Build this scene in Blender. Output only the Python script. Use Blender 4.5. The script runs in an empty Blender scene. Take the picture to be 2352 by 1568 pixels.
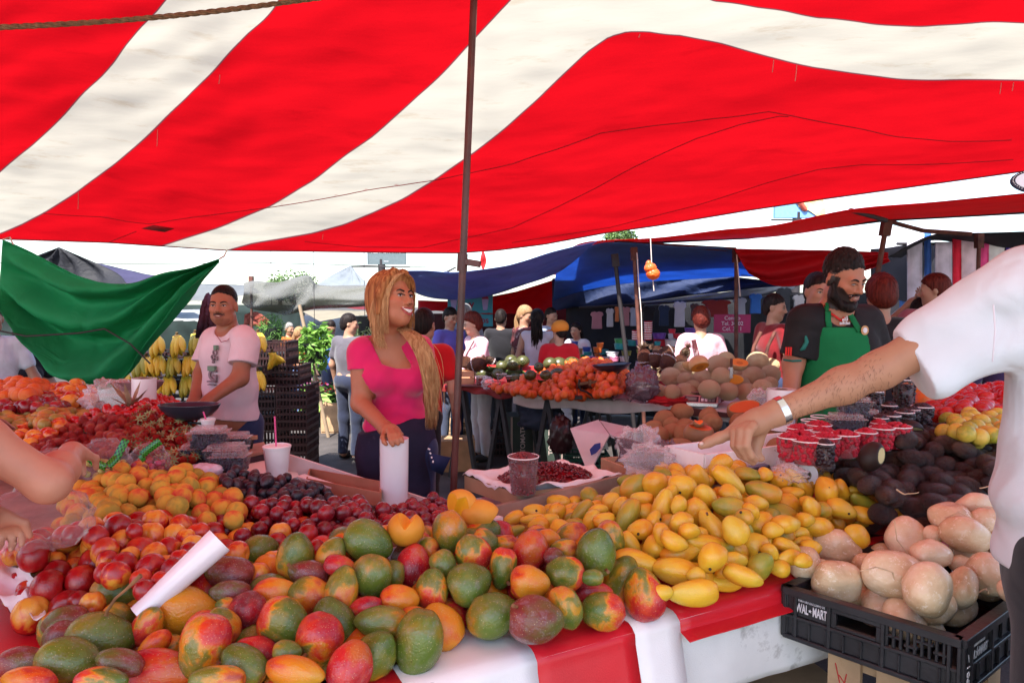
import bpy,math,random
import numpy as np
from mathutils import Vector,Matrix,Euler,noise as mnoise
S=bpy.context.scene
C=S.collection
rng=random.Random(11)
nrng=np.random.default_rng(5)
R=math.radians
PITCH=math.atan(84/1568)
CAMZ=1.6
cd=bpy.data.cameras.new('camera');cam=bpy.data.objects.new('camera',cd);C.objects.link(cam)
cam.location=(0,0,CAMZ);cam.rotation_euler=(math.pi/2-PITCH,0,0)
cd.lens=24;cd.sensor_width=36;cd.clip_end=2000;cd.clip_start=.05
S.camera=cam
SUN_EL,SUN_AZ=R(56),R(203)
w=bpy.data.worlds.new("World");S.world=w;w.use_nodes=True
nt=w.node_tree;bg=nt.nodes['Background']
sky=nt.nodes.new('ShaderNodeTexSky');sky.sky_type='NISHITA';sky.sun_disc=False
sky.sun_elevation=SUN_EL;sky.sun_rotation=SUN_AZ;sky.dust_density=1.2;sky.air_density=1.0;sky.ozone_density=1.0
nt.links.new(sky.outputs[0],bg.inputs[0]);bg.inputs[1].default_value=.15
sd=bpy.data.lights.new('sun','SUN');sd.energy=5.0;sd.angle=R(.5);sd.color=(1,.96,.9)
sun=bpy.data.objects.new('sun',sd);C.objects.link(sun)
sv=Vector((math.sin(SUN_AZ)*math.cos(SUN_EL),math.cos(SUN_AZ)*math.cos(SUN_EL),math.sin(SUN_EL)))
sun.rotation_euler=(-sv).to_track_quat('-Z','Y').to_euler();sun.location=(0,0,30)
S.view_settings.view_transform='Standard';S.view_settings.look='None'
S.view_settings.exposure=1.58;S.view_settings.gamma=1
cy=S.cycles
cy.use_denoising=True
cy.max_bounces=10;cy.diffuse_bounces=3;cy.glossy_bounces=3;cy.transmission_bounces=6;cy.transparent_max_bounces=16
cy.caustics_reflective=False;cy.caustics_refractive=False;cy.sample_clamp_indirect=6
def ray(px,py):
 cx,cyy=(px-1176)/1568,(784-py)/1568
 ca,sa=math.cos(PITCH),math.sin(PITCH)
 return Vector((cx,ca+cyy*sa,-sa+cyy*ca))
def P(px,py,Y):
 d=ray(px,py);return Vector((0,0,CAMZ))+d*(Y/d.y)
def PZ(px,py,z):
 d=ray(px,py);return Vector((0,0,CAMZ))+d*((z-CAMZ)/d.z)
def PX(v):
 ca,sa=math.cos(PITCH),math.sin(PITCH);x,y,z=v[0],v[1],v[2]-CAMZ
 f=y*ca-z*sa;u=y*sa+z*ca
 return 1176+1568*x/f,784-1568*u/f
def tag(o,label=None,cat=None,group=None,kind=None):
 if label:o['label']=label
 if cat:o['category']=cat
 if group:o['group']=group
 if kind:o['kind']=kind
 return o
def thing(name,label,cat,loc=(0,0,0),group=None,rz=0):
 o=bpy.data.objects.new(name,None);C.objects.link(o);o.location=loc;o.rotation_euler.z=rz
 o.empty_display_size=.05
 return tag(o,label,cat,group)
def woff(o):
 v=Vector((0,0,0))
 while o:v+=o.location;o=o.parent
 return v
def link(name,me,parent=None,loc=None):
 o=bpy.data.objects.new(name,me);C.objects.link(o)
 if parent:o.parent=parent
 if loc is not None:o.location=loc
 return o
def copy_tree(o,parent=None):
 kids=[c for c in bpy.data.objects if c.parent==o]if parent is None else list(o.children)
 c=o.copy();C.objects.link(c)
 if parent:c.parent=parent;c.matrix_parent_inverse=o.matrix_parent_inverse
 for k in kids:copy_tree(k,c)
 return c
class MB:
 def __init__(s):s.v=[];s.f=[];s.m=[];s.mi=0
 def add(s,vs,fs):
  n=len(s.v);s.v+=[tuple(v)for v in vs]
  for f in fs:s.f.append(tuple(i+n for i in f));s.m.append(s.mi)
  return s
 def box(s,a,b,M=None):
  x0,y0,z0=a;x1,y1,z1=b
  vs=[Vector(p)for p in((x0,y0,z0),(x1,y0,z0),(x1,y1,z0),(x0,y1,z0),(x0,y0,z1),(x1,y0,z1),(x1,y1,z1),(x0,y1,z1))]
  if M is not None:vs=[M@v for v in vs]
  return s.add(vs,[(0,3,2,1),(4,5,6,7),(0,1,5,4),(1,2,6,5),(2,3,7,6),(3,0,4,7)])
 def bar(s,p,q,w,h=None):
  p,q=Vector(p),Vector(q);h=h or w;d=q-p;L=d.length
  M=Matrix.Translation(p)@d.to_track_quat('Z','Y').to_matrix().to_4x4()
  return s.box((-w/2,-h/2,0),(w/2,h/2,L),M)
 def tube(s,pts,r,n=8,caps=True):
  pts=[Vector(p)for p in pts];m=len(pts)
  rs=[r]*m if isinstance(r,(int,float))else list(r)
  vs,fs=[],[];up=None
  for i in range(m):
   t=(pts[min(i+1,m-1)]-pts[max(i-1,0)])
   if t.length<1e-9:t=Vector((0,0,1))
   t.normalize()
   if up is None:
    a=Vector((1,0,0))if abs(t.x)<.8 else Vector((0,1,0));up=t.cross(a).normalized()
   else:up=(up-t*up.dot(t));up=up.normalized()if up.length>1e-6 else t.orthogonal().normalized()
   b=t.cross(up)
   for k in range(n):
    an=2*math.pi*k/n;vs.append(pts[i]+(up*math.cos(an)+b*math.sin(an))*rs[i])
  for i in range(m-1):
   for k in range(n):
    k2=(k+1)%n;fs.append((i*n+k,i*n+k2,(i+1)*n+k2,(i+1)*n+k))
  if caps:fs.append(tuple(range(n-1,-1,-1)));fs.append(tuple((m-1)*n+k for k in range(n)))
  return s.add(vs,fs)
 def lathe(s,prof,n=24,M=None,sx=1,sy=1):
  vs,fs=[],[]
  for r,z in prof:
   for k in range(n):
    a=2*math.pi*k/n;v=Vector((r*math.cos(a)*sx,r*math.sin(a)*sy,z));vs.append(M@v if M is not None else v)
  for i in range(len(prof)-1):
   for k in range(n):
    k2=(k+1)%n;fs.append((i*n+k,i*n+k2,(i+1)*n+k2,(i+1)*n+k))
  return s.add(vs,fs)
 def ell(s,c,r,M=None,n=16,m=10):
  c=Vector(c);vs,fs=[],[]
  for i in range(m+1):
   t=math.pi*i/m
   for k in range(n):
    a=2*math.pi*k/n;v=Vector((r[0]*math.sin(t)*math.cos(a),r[1]*math.sin(t)*math.sin(a),-r[2]*math.cos(t)))
    vs.append(c+(M@v if M is not None else v))
  for i in range(m):
   for k in range(n):
    k2=(k+1)%n;fs.append((i*n+k,i*n+k2,(i+1)*n+k2,(i+1)*n+k))
  return s.add(vs,fs)
 def grid(s,fn,nu,nv):
  vs=[fn(i/nu,j/nv)for j in range(nv+1)for i in range(nu+1)]
  fs=[(j*(nu+1)+i,j*(nu+1)+i+1,(j+1)*(nu+1)+i+1,(j+1)*(nu+1)+i)for j in range(nv)for i in range(nu)]
  return s.add(vs,fs)
 def prism(s,poly,z0,z1,M=None):
  n=len(poly);vs=[Vector((x,y,z))for z in(z0,z1)for x,y in poly]
  if M is not None:vs=[M@v for v in vs]
  return s.add(vs,[tuple(range(n-1,-1,-1)),tuple(range(n,2*n))]+[(i,(i+1)%n,n+(i+1)%n,n+i)for i in range(n)])
 def mesh(s,name,mats,smooth=True,off=None):
  me=bpy.data.meshes.new(name)
  vs=s.v if off is None else[(v[0]-off[0],v[1]-off[1],v[2]-off[2])for v in s.v]
  me.from_pydata(vs,[],s.f)
  for m in(mats if isinstance(mats,(list,tuple))else[mats]):me.materials.append(m)
  if any(s.m):me.polygons.foreach_set('material_index',s.m)
  if smooth:
   me.polygons.foreach_set('use_smooth',[True]*len(me.polygons))
   if smooth!='all':me.set_sharp_from_angle(angle=R(40))
  me.update();return me
 def build(s,name,mats,parent=None,smooth=True,world=True,mods=None):
  off=woff(parent)if(parent and world)else None
  o=link(name,s.mesh(name,mats,smooth,off),parent)
  return o
def solid(o,t,off=0,bevel=0):
 m=o.modifiers.new('thickness','SOLIDIFY');m.thickness=t;m.offset=off
 if bevel:bev(o,bevel)
 return o
def bev(o,wd=.004,seg=2):
 m=o.modifiers.new('bevel','BEVEL');m.width=wd;m.segments=seg;m.limit_method='ANGLE';return o
def ease(t):return t*t*(3-2*t)
def fbm(p,sc=1,oc=3):
 return mnoise.fractal(Vector(p)*sc,1.0,2.0,oc)
MATS={}
def mat(name,col,rough=.6,var=.12,nsc=8.,bump=0.,bsc=60.,spec=.4,metal=0.,trans=0.,coat=0.,sheen=0.,alpha=1.,ior=1.45,transl=0.,stain=None,objvar=0.,wrink=0.):
 if name in MATS:return MATS[name]
 m=bpy.data.materials.new(name);m.use_nodes=True;t=m.node_tree;b=t.nodes['Principled BSDF'];MATS[name]=m
 N=t.nodes.new;L=t.links.new
 tc=N('ShaderNodeTexCoord')
 out=None
 nz=N('ShaderNodeTexNoise');nz.inputs['Scale'].default_value=nsc;nz.inputs['Detail'].default_value=5;L(tc.outputs['Object'],nz.inputs['Vector'])
 mx=N('ShaderNodeMix');mx.data_type='RGBA'
 c=Vector(col[:3])
 mx.inputs[6].default_value=(*[max(0,v*(1-var))for v in c],1);mx.inputs[7].default_value=(*[min(1,v*(1+var))for v in c],1)
 mr=N('ShaderNodeMapRange');mr.inputs[1].default_value=.3;mr.inputs[2].default_value=.7;L(nz.outputs[0],mr.inputs[0]);L(mr.outputs[0],mx.inputs[0])
 out=mx.outputs[2]
 if stain:
  n2=N('ShaderNodeTexNoise');n2.inputs['Scale'].default_value=stain[1];n2.inputs['Detail'].default_value=8;n2.inputs['Roughness'].default_value=.7;L(tc.outputs['Object'],n2.inputs['Vector'])
  r2=N('ShaderNodeMapRange');r2.inputs[1].default_value=stain[2];r2.inputs[2].default_value=stain[2]+.14;L(n2.outputs[0],r2.inputs[0])
  m2=N('ShaderNodeMix');m2.data_type='RGBA';m2.inputs[7].default_value=(*stain[0],1);L(out,m2.inputs[6]);L(r2.outputs[0],m2.inputs[0]);out=m2.outputs[2]
 if objvar:
  oi=N('ShaderNodeObjectInfo');hs=N('ShaderNodeHueSaturation')
  r3=N('ShaderNodeMapRange');r3.inputs[3].default_value=.5-objvar*.06;r3.inputs[4].default_value=.5+objvar*.06;L(oi.outputs['Random'],r3.inputs[0]);L(r3.outputs[0],hs.inputs[0])
  r4=N('ShaderNodeMapRange');r4.inputs[3].default_value=1+objvar*.35;r4.inputs[4].default_value=1-objvar*.35;L(oi.outputs['Random'],r4.inputs[0]);L(r4.outputs[0],hs.inputs[2])
  L(out,hs.inputs[4]);out=hs.outputs[0]
 L(out,b.inputs['Base Color'])
 b.inputs['Roughness'].default_value=rough;b.inputs['Specular IOR Level'].default_value=spec;b.inputs['Metallic'].default_value=metal
 b.inputs['Transmission Weight'].default_value=trans;b.inputs['Coat Weight'].default_value=coat;b.inputs['Coat Roughness'].default_value=.15
 b.inputs['Sheen Weight'].default_value=sheen;b.inputs['Alpha'].default_value=alpha;b.inputs['IOR'].default_value=ior
 if bump or wrink:
  bn=N('ShaderNodeTexNoise');bn.inputs['Scale'].default_value=bsc;bn.inputs['Detail'].default_value=6;L(tc.outputs['Object'],bn.inputs['Vector'])
  bp=N('ShaderNodeBump');bp.inputs['Strength'].default_value=bump or .01;bp.inputs['Distance'].default_value=.01;L(bn.outputs[0],bp.inputs['Height'])
  last=bp
  if wrink:
   wn=N('ShaderNodeTexNoise');wn.inputs['Scale'].default_value=5;wn.inputs['Detail'].default_value=2;wn.inputs['Distortion'].default_value=1.2;L(tc.outputs['Object'],wn.inputs['Vector'])
   wb=N('ShaderNodeBump');wb.inputs['Strength'].default_value=wrink;wb.inputs['Distance'].default_value=.04;L(wn.outputs[0],wb.inputs['Height']);L(bp.outputs[0],wb.inputs['Normal']);last=wb
  L(last.outputs[0],b.inputs['Normal'])
 if transl:
  tl=N('ShaderNodeBsdfTranslucent');L(out,tl.inputs[0]);ms=N('ShaderNodeMixShader');ms.inputs[0].default_value=transl
  L(b.outputs[0],ms.inputs[1]);L(tl.outputs[0],ms.inputs[2]);L(ms.outputs[0],t.nodes['Material Output'].inputs[0])
 return m
def plastic_film(name,col,a,rough=.12,bump=.6,bsc=14):
 m=bpy.data.materials.new(name);m.use_nodes=True;t=m.node_tree;N=t.nodes.new;L=t.links.new
 b=t.nodes['Principled BSDF'];b.inputs['Base Color'].default_value=(*col,1);b.inputs['Roughness'].default_value=rough;b.inputs['Specular IOR Level'].default_value=.8
 tc=N('ShaderNodeTexCoord');n=N('ShaderNodeTexNoise');n.inputs['Scale'].default_value=bsc;n.inputs['Distortion'].default_value=1.5;n.inputs['Detail'].default_value=4;L(tc.outputs['Object'],n.inputs['Vector'])
 bp=N('ShaderNodeBump');bp.inputs['Strength'].default_value=bump;bp.inputs['Distance'].default_value=.02;L(n.outputs[0],bp.inputs['Height']);L(bp.outputs[0],b.inputs['Normal'])
 tr=N('ShaderNodeBsdfTransparent');ms=N('ShaderNodeMixShader')
 lw=N('ShaderNodeLayerWeight');lw.inputs[0].default_value=.35;L(bp.outputs[0],lw.inputs['Normal'])
 ma=N('ShaderNodeMapRange');ma.inputs[3].default_value=a;ma.inputs[4].default_value=min(1,a+.35);L(lw.outputs['Facing'],ma.inputs[0]);L(ma.outputs[0],ms.inputs[0])
 L(tr.outputs[0],ms.inputs[1]);L(b.outputs[0],ms.inputs[2]);L(ms.outputs[0],t.nodes['Material Output'].inputs[0])
 MATS[name]=m;return m
def ramp(t,src,stops,interp='LINEAR'):
 r=t.nodes.new('ShaderNodeValToRGB');cr=r.color_ramp;cr.interpolation=interp
 while len(cr.elements)<len(stops):cr.elements.new(.5)
 for e,(p,c)in zip(cr.elements,stops):e.position=p;e.color=(*c,1)
 t.links.new(src,r.inputs[0]);return r.outputs[0]
def fruit_mat(name,stops,rough=.35,speck=None,spots=None,bloom=0.,spec=.5,nsc=1.3,bump=.05,bsc=120,zw=.55,coat=0.):
 """blotchy skin: colour runs through STOPS with position and noise, shifted for every fruit"""
 m=bpy.data.materials.new(name);m.use_nodes=True;t=m.node_tree;N=t.nodes.new;L=t.links.new;b=t.nodes['Principled BSDF'];MATS[name]=m
 tc=N('ShaderNodeTexCoord');oi=N('ShaderNodeObjectInfo')
 va=N('ShaderNodeVectorMath');va.operation='ADD';L(tc.outputs['Object'],va.inputs[0])
 cm=N('ShaderNodeCombineXYZ')
 for i,k in enumerate((37.,71.,53.)):
  mm=N('ShaderNodeMath');mm.operation='MULTIPLY';mm.inputs[1].default_value=k;L(oi.outputs['Random'],mm.inputs[0]);L(mm.outputs[0],cm.inputs[i])
 L(cm.outputs[0],va.inputs[1])
 nz=N('ShaderNodeTexNoise');nz.inputs['Scale'].default_value=nsc;nz.inputs['Detail'].default_value=3;nz.inputs['Distortion'].default_value=.4;L(va.outputs[0],nz.inputs['Vector'])
 sx=N('ShaderNodeSeparateXYZ');L(tc.outputs['Object'],sx.inputs[0])
 a1=N('ShaderNodeMath');a1.operation='MULTIPLY_ADD';L(sx.outputs[0],a1.inputs[0]);a1.inputs[1].default_value=zw*.5;L(nz.outputs[0],a1.inputs[2])
 a2=N('ShaderNodeMath');a2.operation='MULTIPLY_ADD';L(oi.outputs['Random'],a2.inputs[0]);a2.inputs[1].default_value=.3;L(a1.outputs[0],a2.inputs[2])
 a3=N('ShaderNodeMath');a3.operation='SUBTRACT';L(a2.outputs[0],a3.inputs[0]);a3.inputs[1].default_value=.15
 out=ramp(t,a3.outputs[0],stops)
 def over(fac,col,o):
  mx=N('ShaderNodeMix');mx.data_type='RGBA';mx.inputs[7].default_value=(*col,1);L(fac,mx.inputs[0]);L(o,mx.inputs[6]);return mx.outputs[2]
 if bloom:
  n3=N('ShaderNodeTexNoise');n3.inputs['Scale'].default_value=2.2;n3.inputs['Detail'].default_value=7;n3.inputs['Roughness'].default_value=.75;L(va.outputs[0],n3.inputs['Vector'])
  r=N('ShaderNodeMapRange');r.inputs[1].default_value=.5;r.inputs[2].default_value=.75;r.inputs[4].default_value=bloom;L(n3.outputs[0],r.inputs[0]);out=over(r.outputs[0],(.34,.27,.33),out)
 if speck:
  vo=N('ShaderNodeTexVoronoi');vo.inputs['Scale'].default_value=speck[1];L(va.outputs[0],vo.inputs['Vector'])
  r=N('ShaderNodeMapRange');r.inputs[1].default_value=.18;r.inputs[2].default_value=.08;r.inputs[4].default_value=speck[2];L(vo.outputs['Distance'],r.inputs[0]);out=over(r.outputs[0],speck[0],out)
 if spots:
  n2=N('ShaderNodeTexNoise');n2.inputs['Scale'].default_value=spots[1];n2.inputs['Detail'].default_value=6;n2.inputs['Roughness'].default_value=.8;L(va.outputs[0],n2.inputs['Vector'])
  r=N('ShaderNodeMapRange');r.inputs[1].default_value=spots[2];r.inputs[2].default_value=spots[2]+.05;r.inputs[4].default_value=.9;L(n2.outputs[0],r.inputs[0]);out=over(r.outputs[0],spots[0],out)
 L(out,b.inputs['Base Color']);b.inputs['Roughness'].default_value=rough;b.inputs['Specular IOR Level'].default_value=spec;b.inputs['Coat Weight'].default_value=coat;b.inputs['Coat Roughness'].default_value=.2
 b.inputs['Subsurface Weight'].default_value=0
 bn=N('ShaderNodeTexNoise');bn.inputs['Scale'].default_value=bsc*.1;bn.inputs['Detail'].default_value=4;L(va.outputs[0],bn.inputs['Vector'])
 bp=N('ShaderNodeBump');bp.inputs['Strength'].default_value=bump*3;bp.inputs['Distance'].default_value=.05;L(bn.outputs[0],bp.inputs['Height']);L(bp.outputs[0],b.inputs['Normal'])
 return m
def text_part(name,s,size,M,m,parent,ext=.0012,bold=False,sx=1.):
 cu=bpy.data.curves.new('lettering','FONT');cu.body=s;cu.size=size;cu.extrude=ext/2;cu.align_x='CENTER';cu.align_y='CENTER'
 if bold:cu.offset=size*.02
 to=bpy.data.objects.new('lettering',cu);C.objects.link(to)
 me=bpy.data.meshes.new_from_object(to.evaluated_get(bpy.context.evaluated_depsgraph_get()))
 bpy.data.objects.remove(to);me.materials.clear();me.materials.append(m)
 me.transform(M@Matrix.Diagonal((sx,1,1,1)))
 if parent:me.transform(Matrix.Translation(-woff(parent)))
 return link(name,me,parent)
def frame(o,x,y):
 x=Vector(x).normalized();z=x.cross(Vector(y)).normalized();y=z.cross(x)
 return Matrix.Translation(Vector(o))@Matrix((x,y,z)).transposed().to_4x4()
class SDF:
 """smooth union of round cones and ellipsoids, then cuts; meshed on a regular grid"""
 def __init__(s):s.p=[];s.cuts=[];s.disp=None
 def cone(s,a,b,r1,r2,k=.03):s.p.append(('c',np.array(a,float),np.array(b,float),r1,r2,k));return s
 def chain(s,pts,rs,k=.03):
  for i in range(len(pts)-1):s.cone(pts[i],pts[i+1],rs[i],rs[i+1],k)
  return s
 def ell(s,c,r,M=None,k=.03,neg=False):
  s.p.append(('n' if neg else 'e',np.array(c,float),np.array(r,float),None if M is None else np.array(M.to_3x3()),None,k));return s
 def inflated(s,t,keep=None):
  n=SDF()
  for i,p in enumerate(s.p):
   if keep is not None and i not in keep:continue
   if p[0]=='c':n.p.append(('c',p[1],p[2],p[3]+t,p[4]+t,p[5]))
   elif p[0]=='e':n.p.append(('e',p[1],p[2]+t,p[3],None,p[5]))
  return n
 def cut(s,pt,nrm):s.cuts.append(('h',np.array(pt,float),np.array(Vector(nrm).normalized(),float)));return s
 def carve(s,fn):s.cuts.append(('f',fn));return s
 def mesh(s,h):
  lo=np.full(3,1e9);hi=np.full(3,-1e9);bbs=[]
  for p in s.p:
   if p[0]=='c':
    r=max(p[3],p[4]);a=np.minimum(p[1],p[2])-r;b=np.maximum(p[1],p[2])+r
   else:
    r=p[2]if p[3]is None else np.full(3,p[2].max());a=p[1]-r;b=p[1]+r
   bbs.append((a,b))
   if p[0]!='n':lo=np.minimum(lo,a);hi=np.maximum(hi,b)
  lo-=3*h;hi+=3*h;n=np.ceil((hi-lo)/h).astype(int)+1
  F=np.full(n,.5,np.float32)
  ax=[lo[i]+h*np.arange(n[i])for i in range(3)]
  for p,(a,b)in zip(s.p,bbs):
   m=p[5]+4*h
   i0=np.maximum(np.floor((a-m-lo)/h).astype(int),0);i1=np.minimum(np.ceil((b+m-lo)/h).astype(int)+1,n)
   if(i1<=i0).any():continue
   sl=tuple(slice(i0[i],i1[i])for i in range(3))
   X=ax[0][sl[0]][:,None,None];Y=ax[1][sl[1]][None,:,None];Z=ax[2][sl[2]][None,None,:]
   if p[0]=='c':
    d=p[2]-p[1];L2=max((d*d).sum(),1e-12);x,y,z=X-p[1][0],Y-p[1][1],Z-p[1][2]
    t=np.clip((x*d[0]+y*d[1]+z*d[2])/L2,0,1)
    D=np.sqrt((x-t*d[0])**2+(y-t*d[1])**2+(z-t*d[2])**2)-(p[3]+(p[4]-p[3])*t)
   else:
    x,y,z=X-p[1][0],Y-p[1][1],Z-p[1][2]
    if p[3]is not None:
     M=p[3];x,y,z=(M[0,0]*x+M[1,0]*y+M[2,0]*z,M[0,1]*x+M[1,1]*y+M[2,1]*z,M[0,2]*x+M[1,2]*y+M[2,2]*z)
    r=p[2];k0=np.sqrt((x/r[0])**2+(y/r[1])**2+(z/r[2])**2);k1=np.sqrt((x/r[0]**2)**2+(y/r[1]**2)**2+(z/r[2]**2)**2)
    D=k0*(k0-1)/np.maximum(k1,1e-6)
   G=F[sl];k=p[5]
   if p[0]=='n':D=-D;q=np.maximum(k-np.abs(G-D),0)/k;F[sl]=np.maximum(G,D)+q*q*k*.25
   else:q=np.maximum(k-np.abs(G-D),0)/k;F[sl]=np.minimum(G,D)-q*q*k*.25
  X,Y,Z=ax[0][:,None,None],ax[1][None,:,None],ax[2][None,None,:]
  if s.disp is not None:F+=s.disp(X,Y,Z).astype(np.float32)
  for c in s.cuts:
   if c[0]=='h':F=np.maximum(F,(X-c[1][0])*c[2][0]+(Y-c[1][1])*c[2][1]+(Z-c[1][2])*c[2][2])
   else:F=np.maximum(F,c[1](X,Y,Z))
  return surfnet(F.astype(np.float32),lo,h)
def surfnet(F,lo,h):
 n=np.array(F.shape);c=n-1
 P_=np.zeros((*c,3),np.float32);cnt=np.zeros(c,np.int32)
 def cor(i,j,k):return F[i:i+c[0],j:j+c[1],k:k+c[2]]
 for a in range(3):
  for u in(0,1):
   for v in(0,1):
    o=[0,0,0];o[(a+1)%3]=u;o[(a+2)%3]=v;e=list(o);e[a]=1
    A,B=cor(*o),cor(*e);m=(A<0)!=(B<0)
    idx=np.nonzero(m);t=A[idx]/(A[idx]-B[idx]);cnt[idx]+=1
    for q in range(3):P_[idx[0],idx[1],idx[2],q]+=o[q]+(t if q==a else 0)
 act=np.nonzero(cnt>0);ids=np.full(c,-1,np.int32);ids[act]=np.arange(len(act[0]))
 V=(np.stack(act,1)+P_[act]/cnt[act][:,None])*h+lo
 fs=[]
 for a in range(3):
  b1,b2=(a+1)%3,(a+2)%3
  s0=[slice(None)]*3;s1=[slice(None)]*3;s0[a]=slice(0,-1);s1[a]=slice(1,None)
  A,B=F[tuple(s0)]<0,F[tuple(s1)]<0
  ii=np.stack(np.nonzero(A!=B),1);ii=ii[(ii[:,b1]>0)&(ii[:,b2]>0)&(ii[:,b1]<c[b1])&(ii[:,b2]<c[b2])]
  if len(ii)==0:continue
  q=[]
  for du,dv in((-1,-1),(0,-1),(0,0),(-1,0)):
   j=ii.copy();j[:,b1]+=du;j[:,b2]+=dv;q.append(ids[j[:,0],j[:,1],j[:,2]])
  q=np.stack(q,1);ins=A[tuple(ii.T)];q[~ins]=q[~ins][:,::-1];fs.append(q)
 return V,np.concatenate(fs)
def np_mesh(name,V,Fq,mats,parent=None,colour=None):
 off=np.array(woff(parent))if parent else np.zeros(3)
 me=bpy.data.meshes.new(name)
 me.vertices.add(len(V));me.vertices.foreach_set('co',(V-off).astype(np.float32).ravel())
 me.loops.add(Fq.size);me.loops.foreach_set('vertex_index',Fq.astype(np.int32).ravel())
 me.polygons.add(len(Fq));me.polygons.foreach_set('loop_start',np.arange(0,Fq.size,4,dtype=np.int32))
 me.polygons.foreach_set('use_smooth',np.ones(len(Fq),bool))
 me.update(calc_edges=True);me.validate()
 for m in(mats if isinstance(mats,(list,tuple))else[mats]):me.materials.append(m)
 if colour is not None:
  at=me.color_attributes.new('tone','FLOAT_COLOR','POINT');at.data.foreach_set('color',np.concatenate([colour,np.ones((len(colour),1))],1).astype(np.float32).ravel())
 return link(name,me,parent)
def tone_mat(name,rough=.5,bump=.15,bsc=180,spec=.35):
 """colour stored on the mesh itself (skin tone, beard, lips, cloth trims)"""
 m=bpy.data.materials.new(name);m.use_nodes=True;t=m.node_tree;b=t.nodes['Principled BSDF'];N=t.nodes.new;L=t.links.new
 at=N('ShaderNodeAttribute');at.attribute_name='tone';tc=N('ShaderNodeTexCoord')
 nz=N('ShaderNodeTexNoise');nz.inputs['Scale'].default_value=25;nz.inputs['Detail'].default_value=4;L(tc.outputs['Object'],nz.inputs['Vector'])
 mr=N('ShaderNodeMapRange');mr.inputs[3].default_value=.86;mr.inputs[4].default_value=1.1;L(nz.outputs[0],mr.inputs[0])
 mx=N('ShaderNodeVectorMath');mx.operation='SCALE';L(at.outputs['Color'],mx.inputs[0]);L(mr.outputs[0],mx.inputs['Scale']);L(mx.outputs[0],b.inputs['Base Color'])
 b.inputs['Roughness'].default_value=rough;b.inputs['Specular IOR Level'].default_value=spec
 bn=N('ShaderNodeTexNoise');bn.inputs['Scale'].default_value=bsc;L(tc.outputs['Object'],bn.inputs['Vector'])
 bp=N('ShaderNodeBump');bp.inputs['Strength'].default_value=bump;bp.inputs['Distance'].default_value=.004;L(bn.outputs[0],bp.inputs['Height']);L(bp.outputs[0],b.inputs['Normal'])
 MATS[name]=m;return m
m_ground=mat('asphalt',(.055,.046,.043),.9,.35,3.5,bump=.5,bsc=60,stain=((.16,.14,.12),14,.62))
g=MB();g.grid(lambda u,v:((u-.5)*600,(v-.35)*600,0),24,24)
tag(g.build('ground',m_ground),kind='structure')
g=MB();g.box((-30,-30,-.2),(30,-.75,.012));tag(g.build('bounce_slab',mat('bounce_slab_pale',(.42,.40,.37),.85,.15,2,bump=.2,bsc=30),None,False),kind='structure')  # unseen pale slab added behind the camera to bounce sunlight forward
EDGE=[(-2600,500),(-900,528),(-300,541),(0,548),(247,556),(368,564),(521,574),(632,575),(784,577),(924,579),(1050,580),(1148,573),(1250,560),(1390,534),(1511,517),(1720,482),(1892,456),(2094,428),(2352,392),(2700,350),(3300,290)]
def lerp_poly(pts,x):
 for(a,b),(c,d)in zip(pts,pts[1:]):
  if x<=c:return b+(d-b)*(x-a)/(c-a)
 return pts[-1][1]
W1=[(-700,1000),(-300,640),(0,397),(70,340),(150,262),(205,205),(262,140),(320,63),(362,25),(390,-6),(520,-150),(700,-330),(2600,-900),(2600,-520),(1100,-240),(720,-130),(640,0),(628,18),(600,50),(570,78),(510,142),(425,233),(340,310),(255,385),(180,440),(100,490),(50,516),(0,537),(-120,575),(-300,640)]
W2=[(368,566),(430,545),(500,522),(620,474),(720,415),(800,352),(850,318),(940,240),(1010,173),(1085,98),(1130,52),(1172,5),(1210,-60),(1290,-130),(1400,-135),(1500,-75),(1640,0),(1740,22),(1880,45),(2000,53),(2120,57),(2352,56),(2800,40),(3600,20),(3600,190),(2800,190),(2352,188),(2200,185),(2000,174),(1870,159),(1760,135),(1660,105),(1560,78),(1490,71),(1440,73),(1400,85),(1350,120),(1300,165),(1230,230),(1176,277),(1090,348),(1000,412),(930,453),(860,488),(790,515),(720,535),(640,550),(580,559),(540,570),(521,576),(440,640)]
def sdist(poly,X,Y):
 d=np.full(X.shape,1e9);ins=np.zeros(X.shape,bool);n=len(poly)
 for i in range(n):
  (ax,ay),(bx,by)=poly[i],poly[(i+1)%n]
  ex,ey=bx-ax,by-ay;t=np.clip(((X-ax)*ex+(Y-ay)*ey)/(ex*ex+ey*ey),0,1)
  d=np.minimum(d,(X-ax-t*ex)**2+(Y-ay-t*ey)**2)
  c=((ay>Y)!=(by>Y))&(X<(bx-ax)*(Y-ay)/((by-ay)or 1e-9)+ax);ins^=c
 return np.where(ins,-1,1)*np.sqrt(d)
SEAMS=[[(100,488),(230,496),(345,511),(470,493),(620,474),(820,438),(1000,411),(1180,370),(1380,305),(1490,290),(1640,268),(1766,255),(1830,267),(1960,292),(2060,308),(2180,317),(2352,319)],[(700,553),(830,566),(970,566),(1060,545),(1176,520),(1330,450),(1480,375),(1600,315),(1700,282),(1790,266),(1832,268)],[(1176,555),(1400,520),(1600,470),(1760,420),(1880,388),(1980,377),(2150,372),(2352,363)],[(248,555),(345,515)]]
def canopy_depth(px,py):
 e=lerp_poly(EDGE,px);h0=(700-e)/1568
 Ye=5.5-1.0*max(0,min(1,(px-1100)/1300));ze=CAMZ+h0*Ye
 s=(700-py)/1568
 rise=.30-.05*max(0,min(1,(px-1200)/1200))
 return(ze+rise*Ye-CAMZ)/(s+rise)
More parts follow.
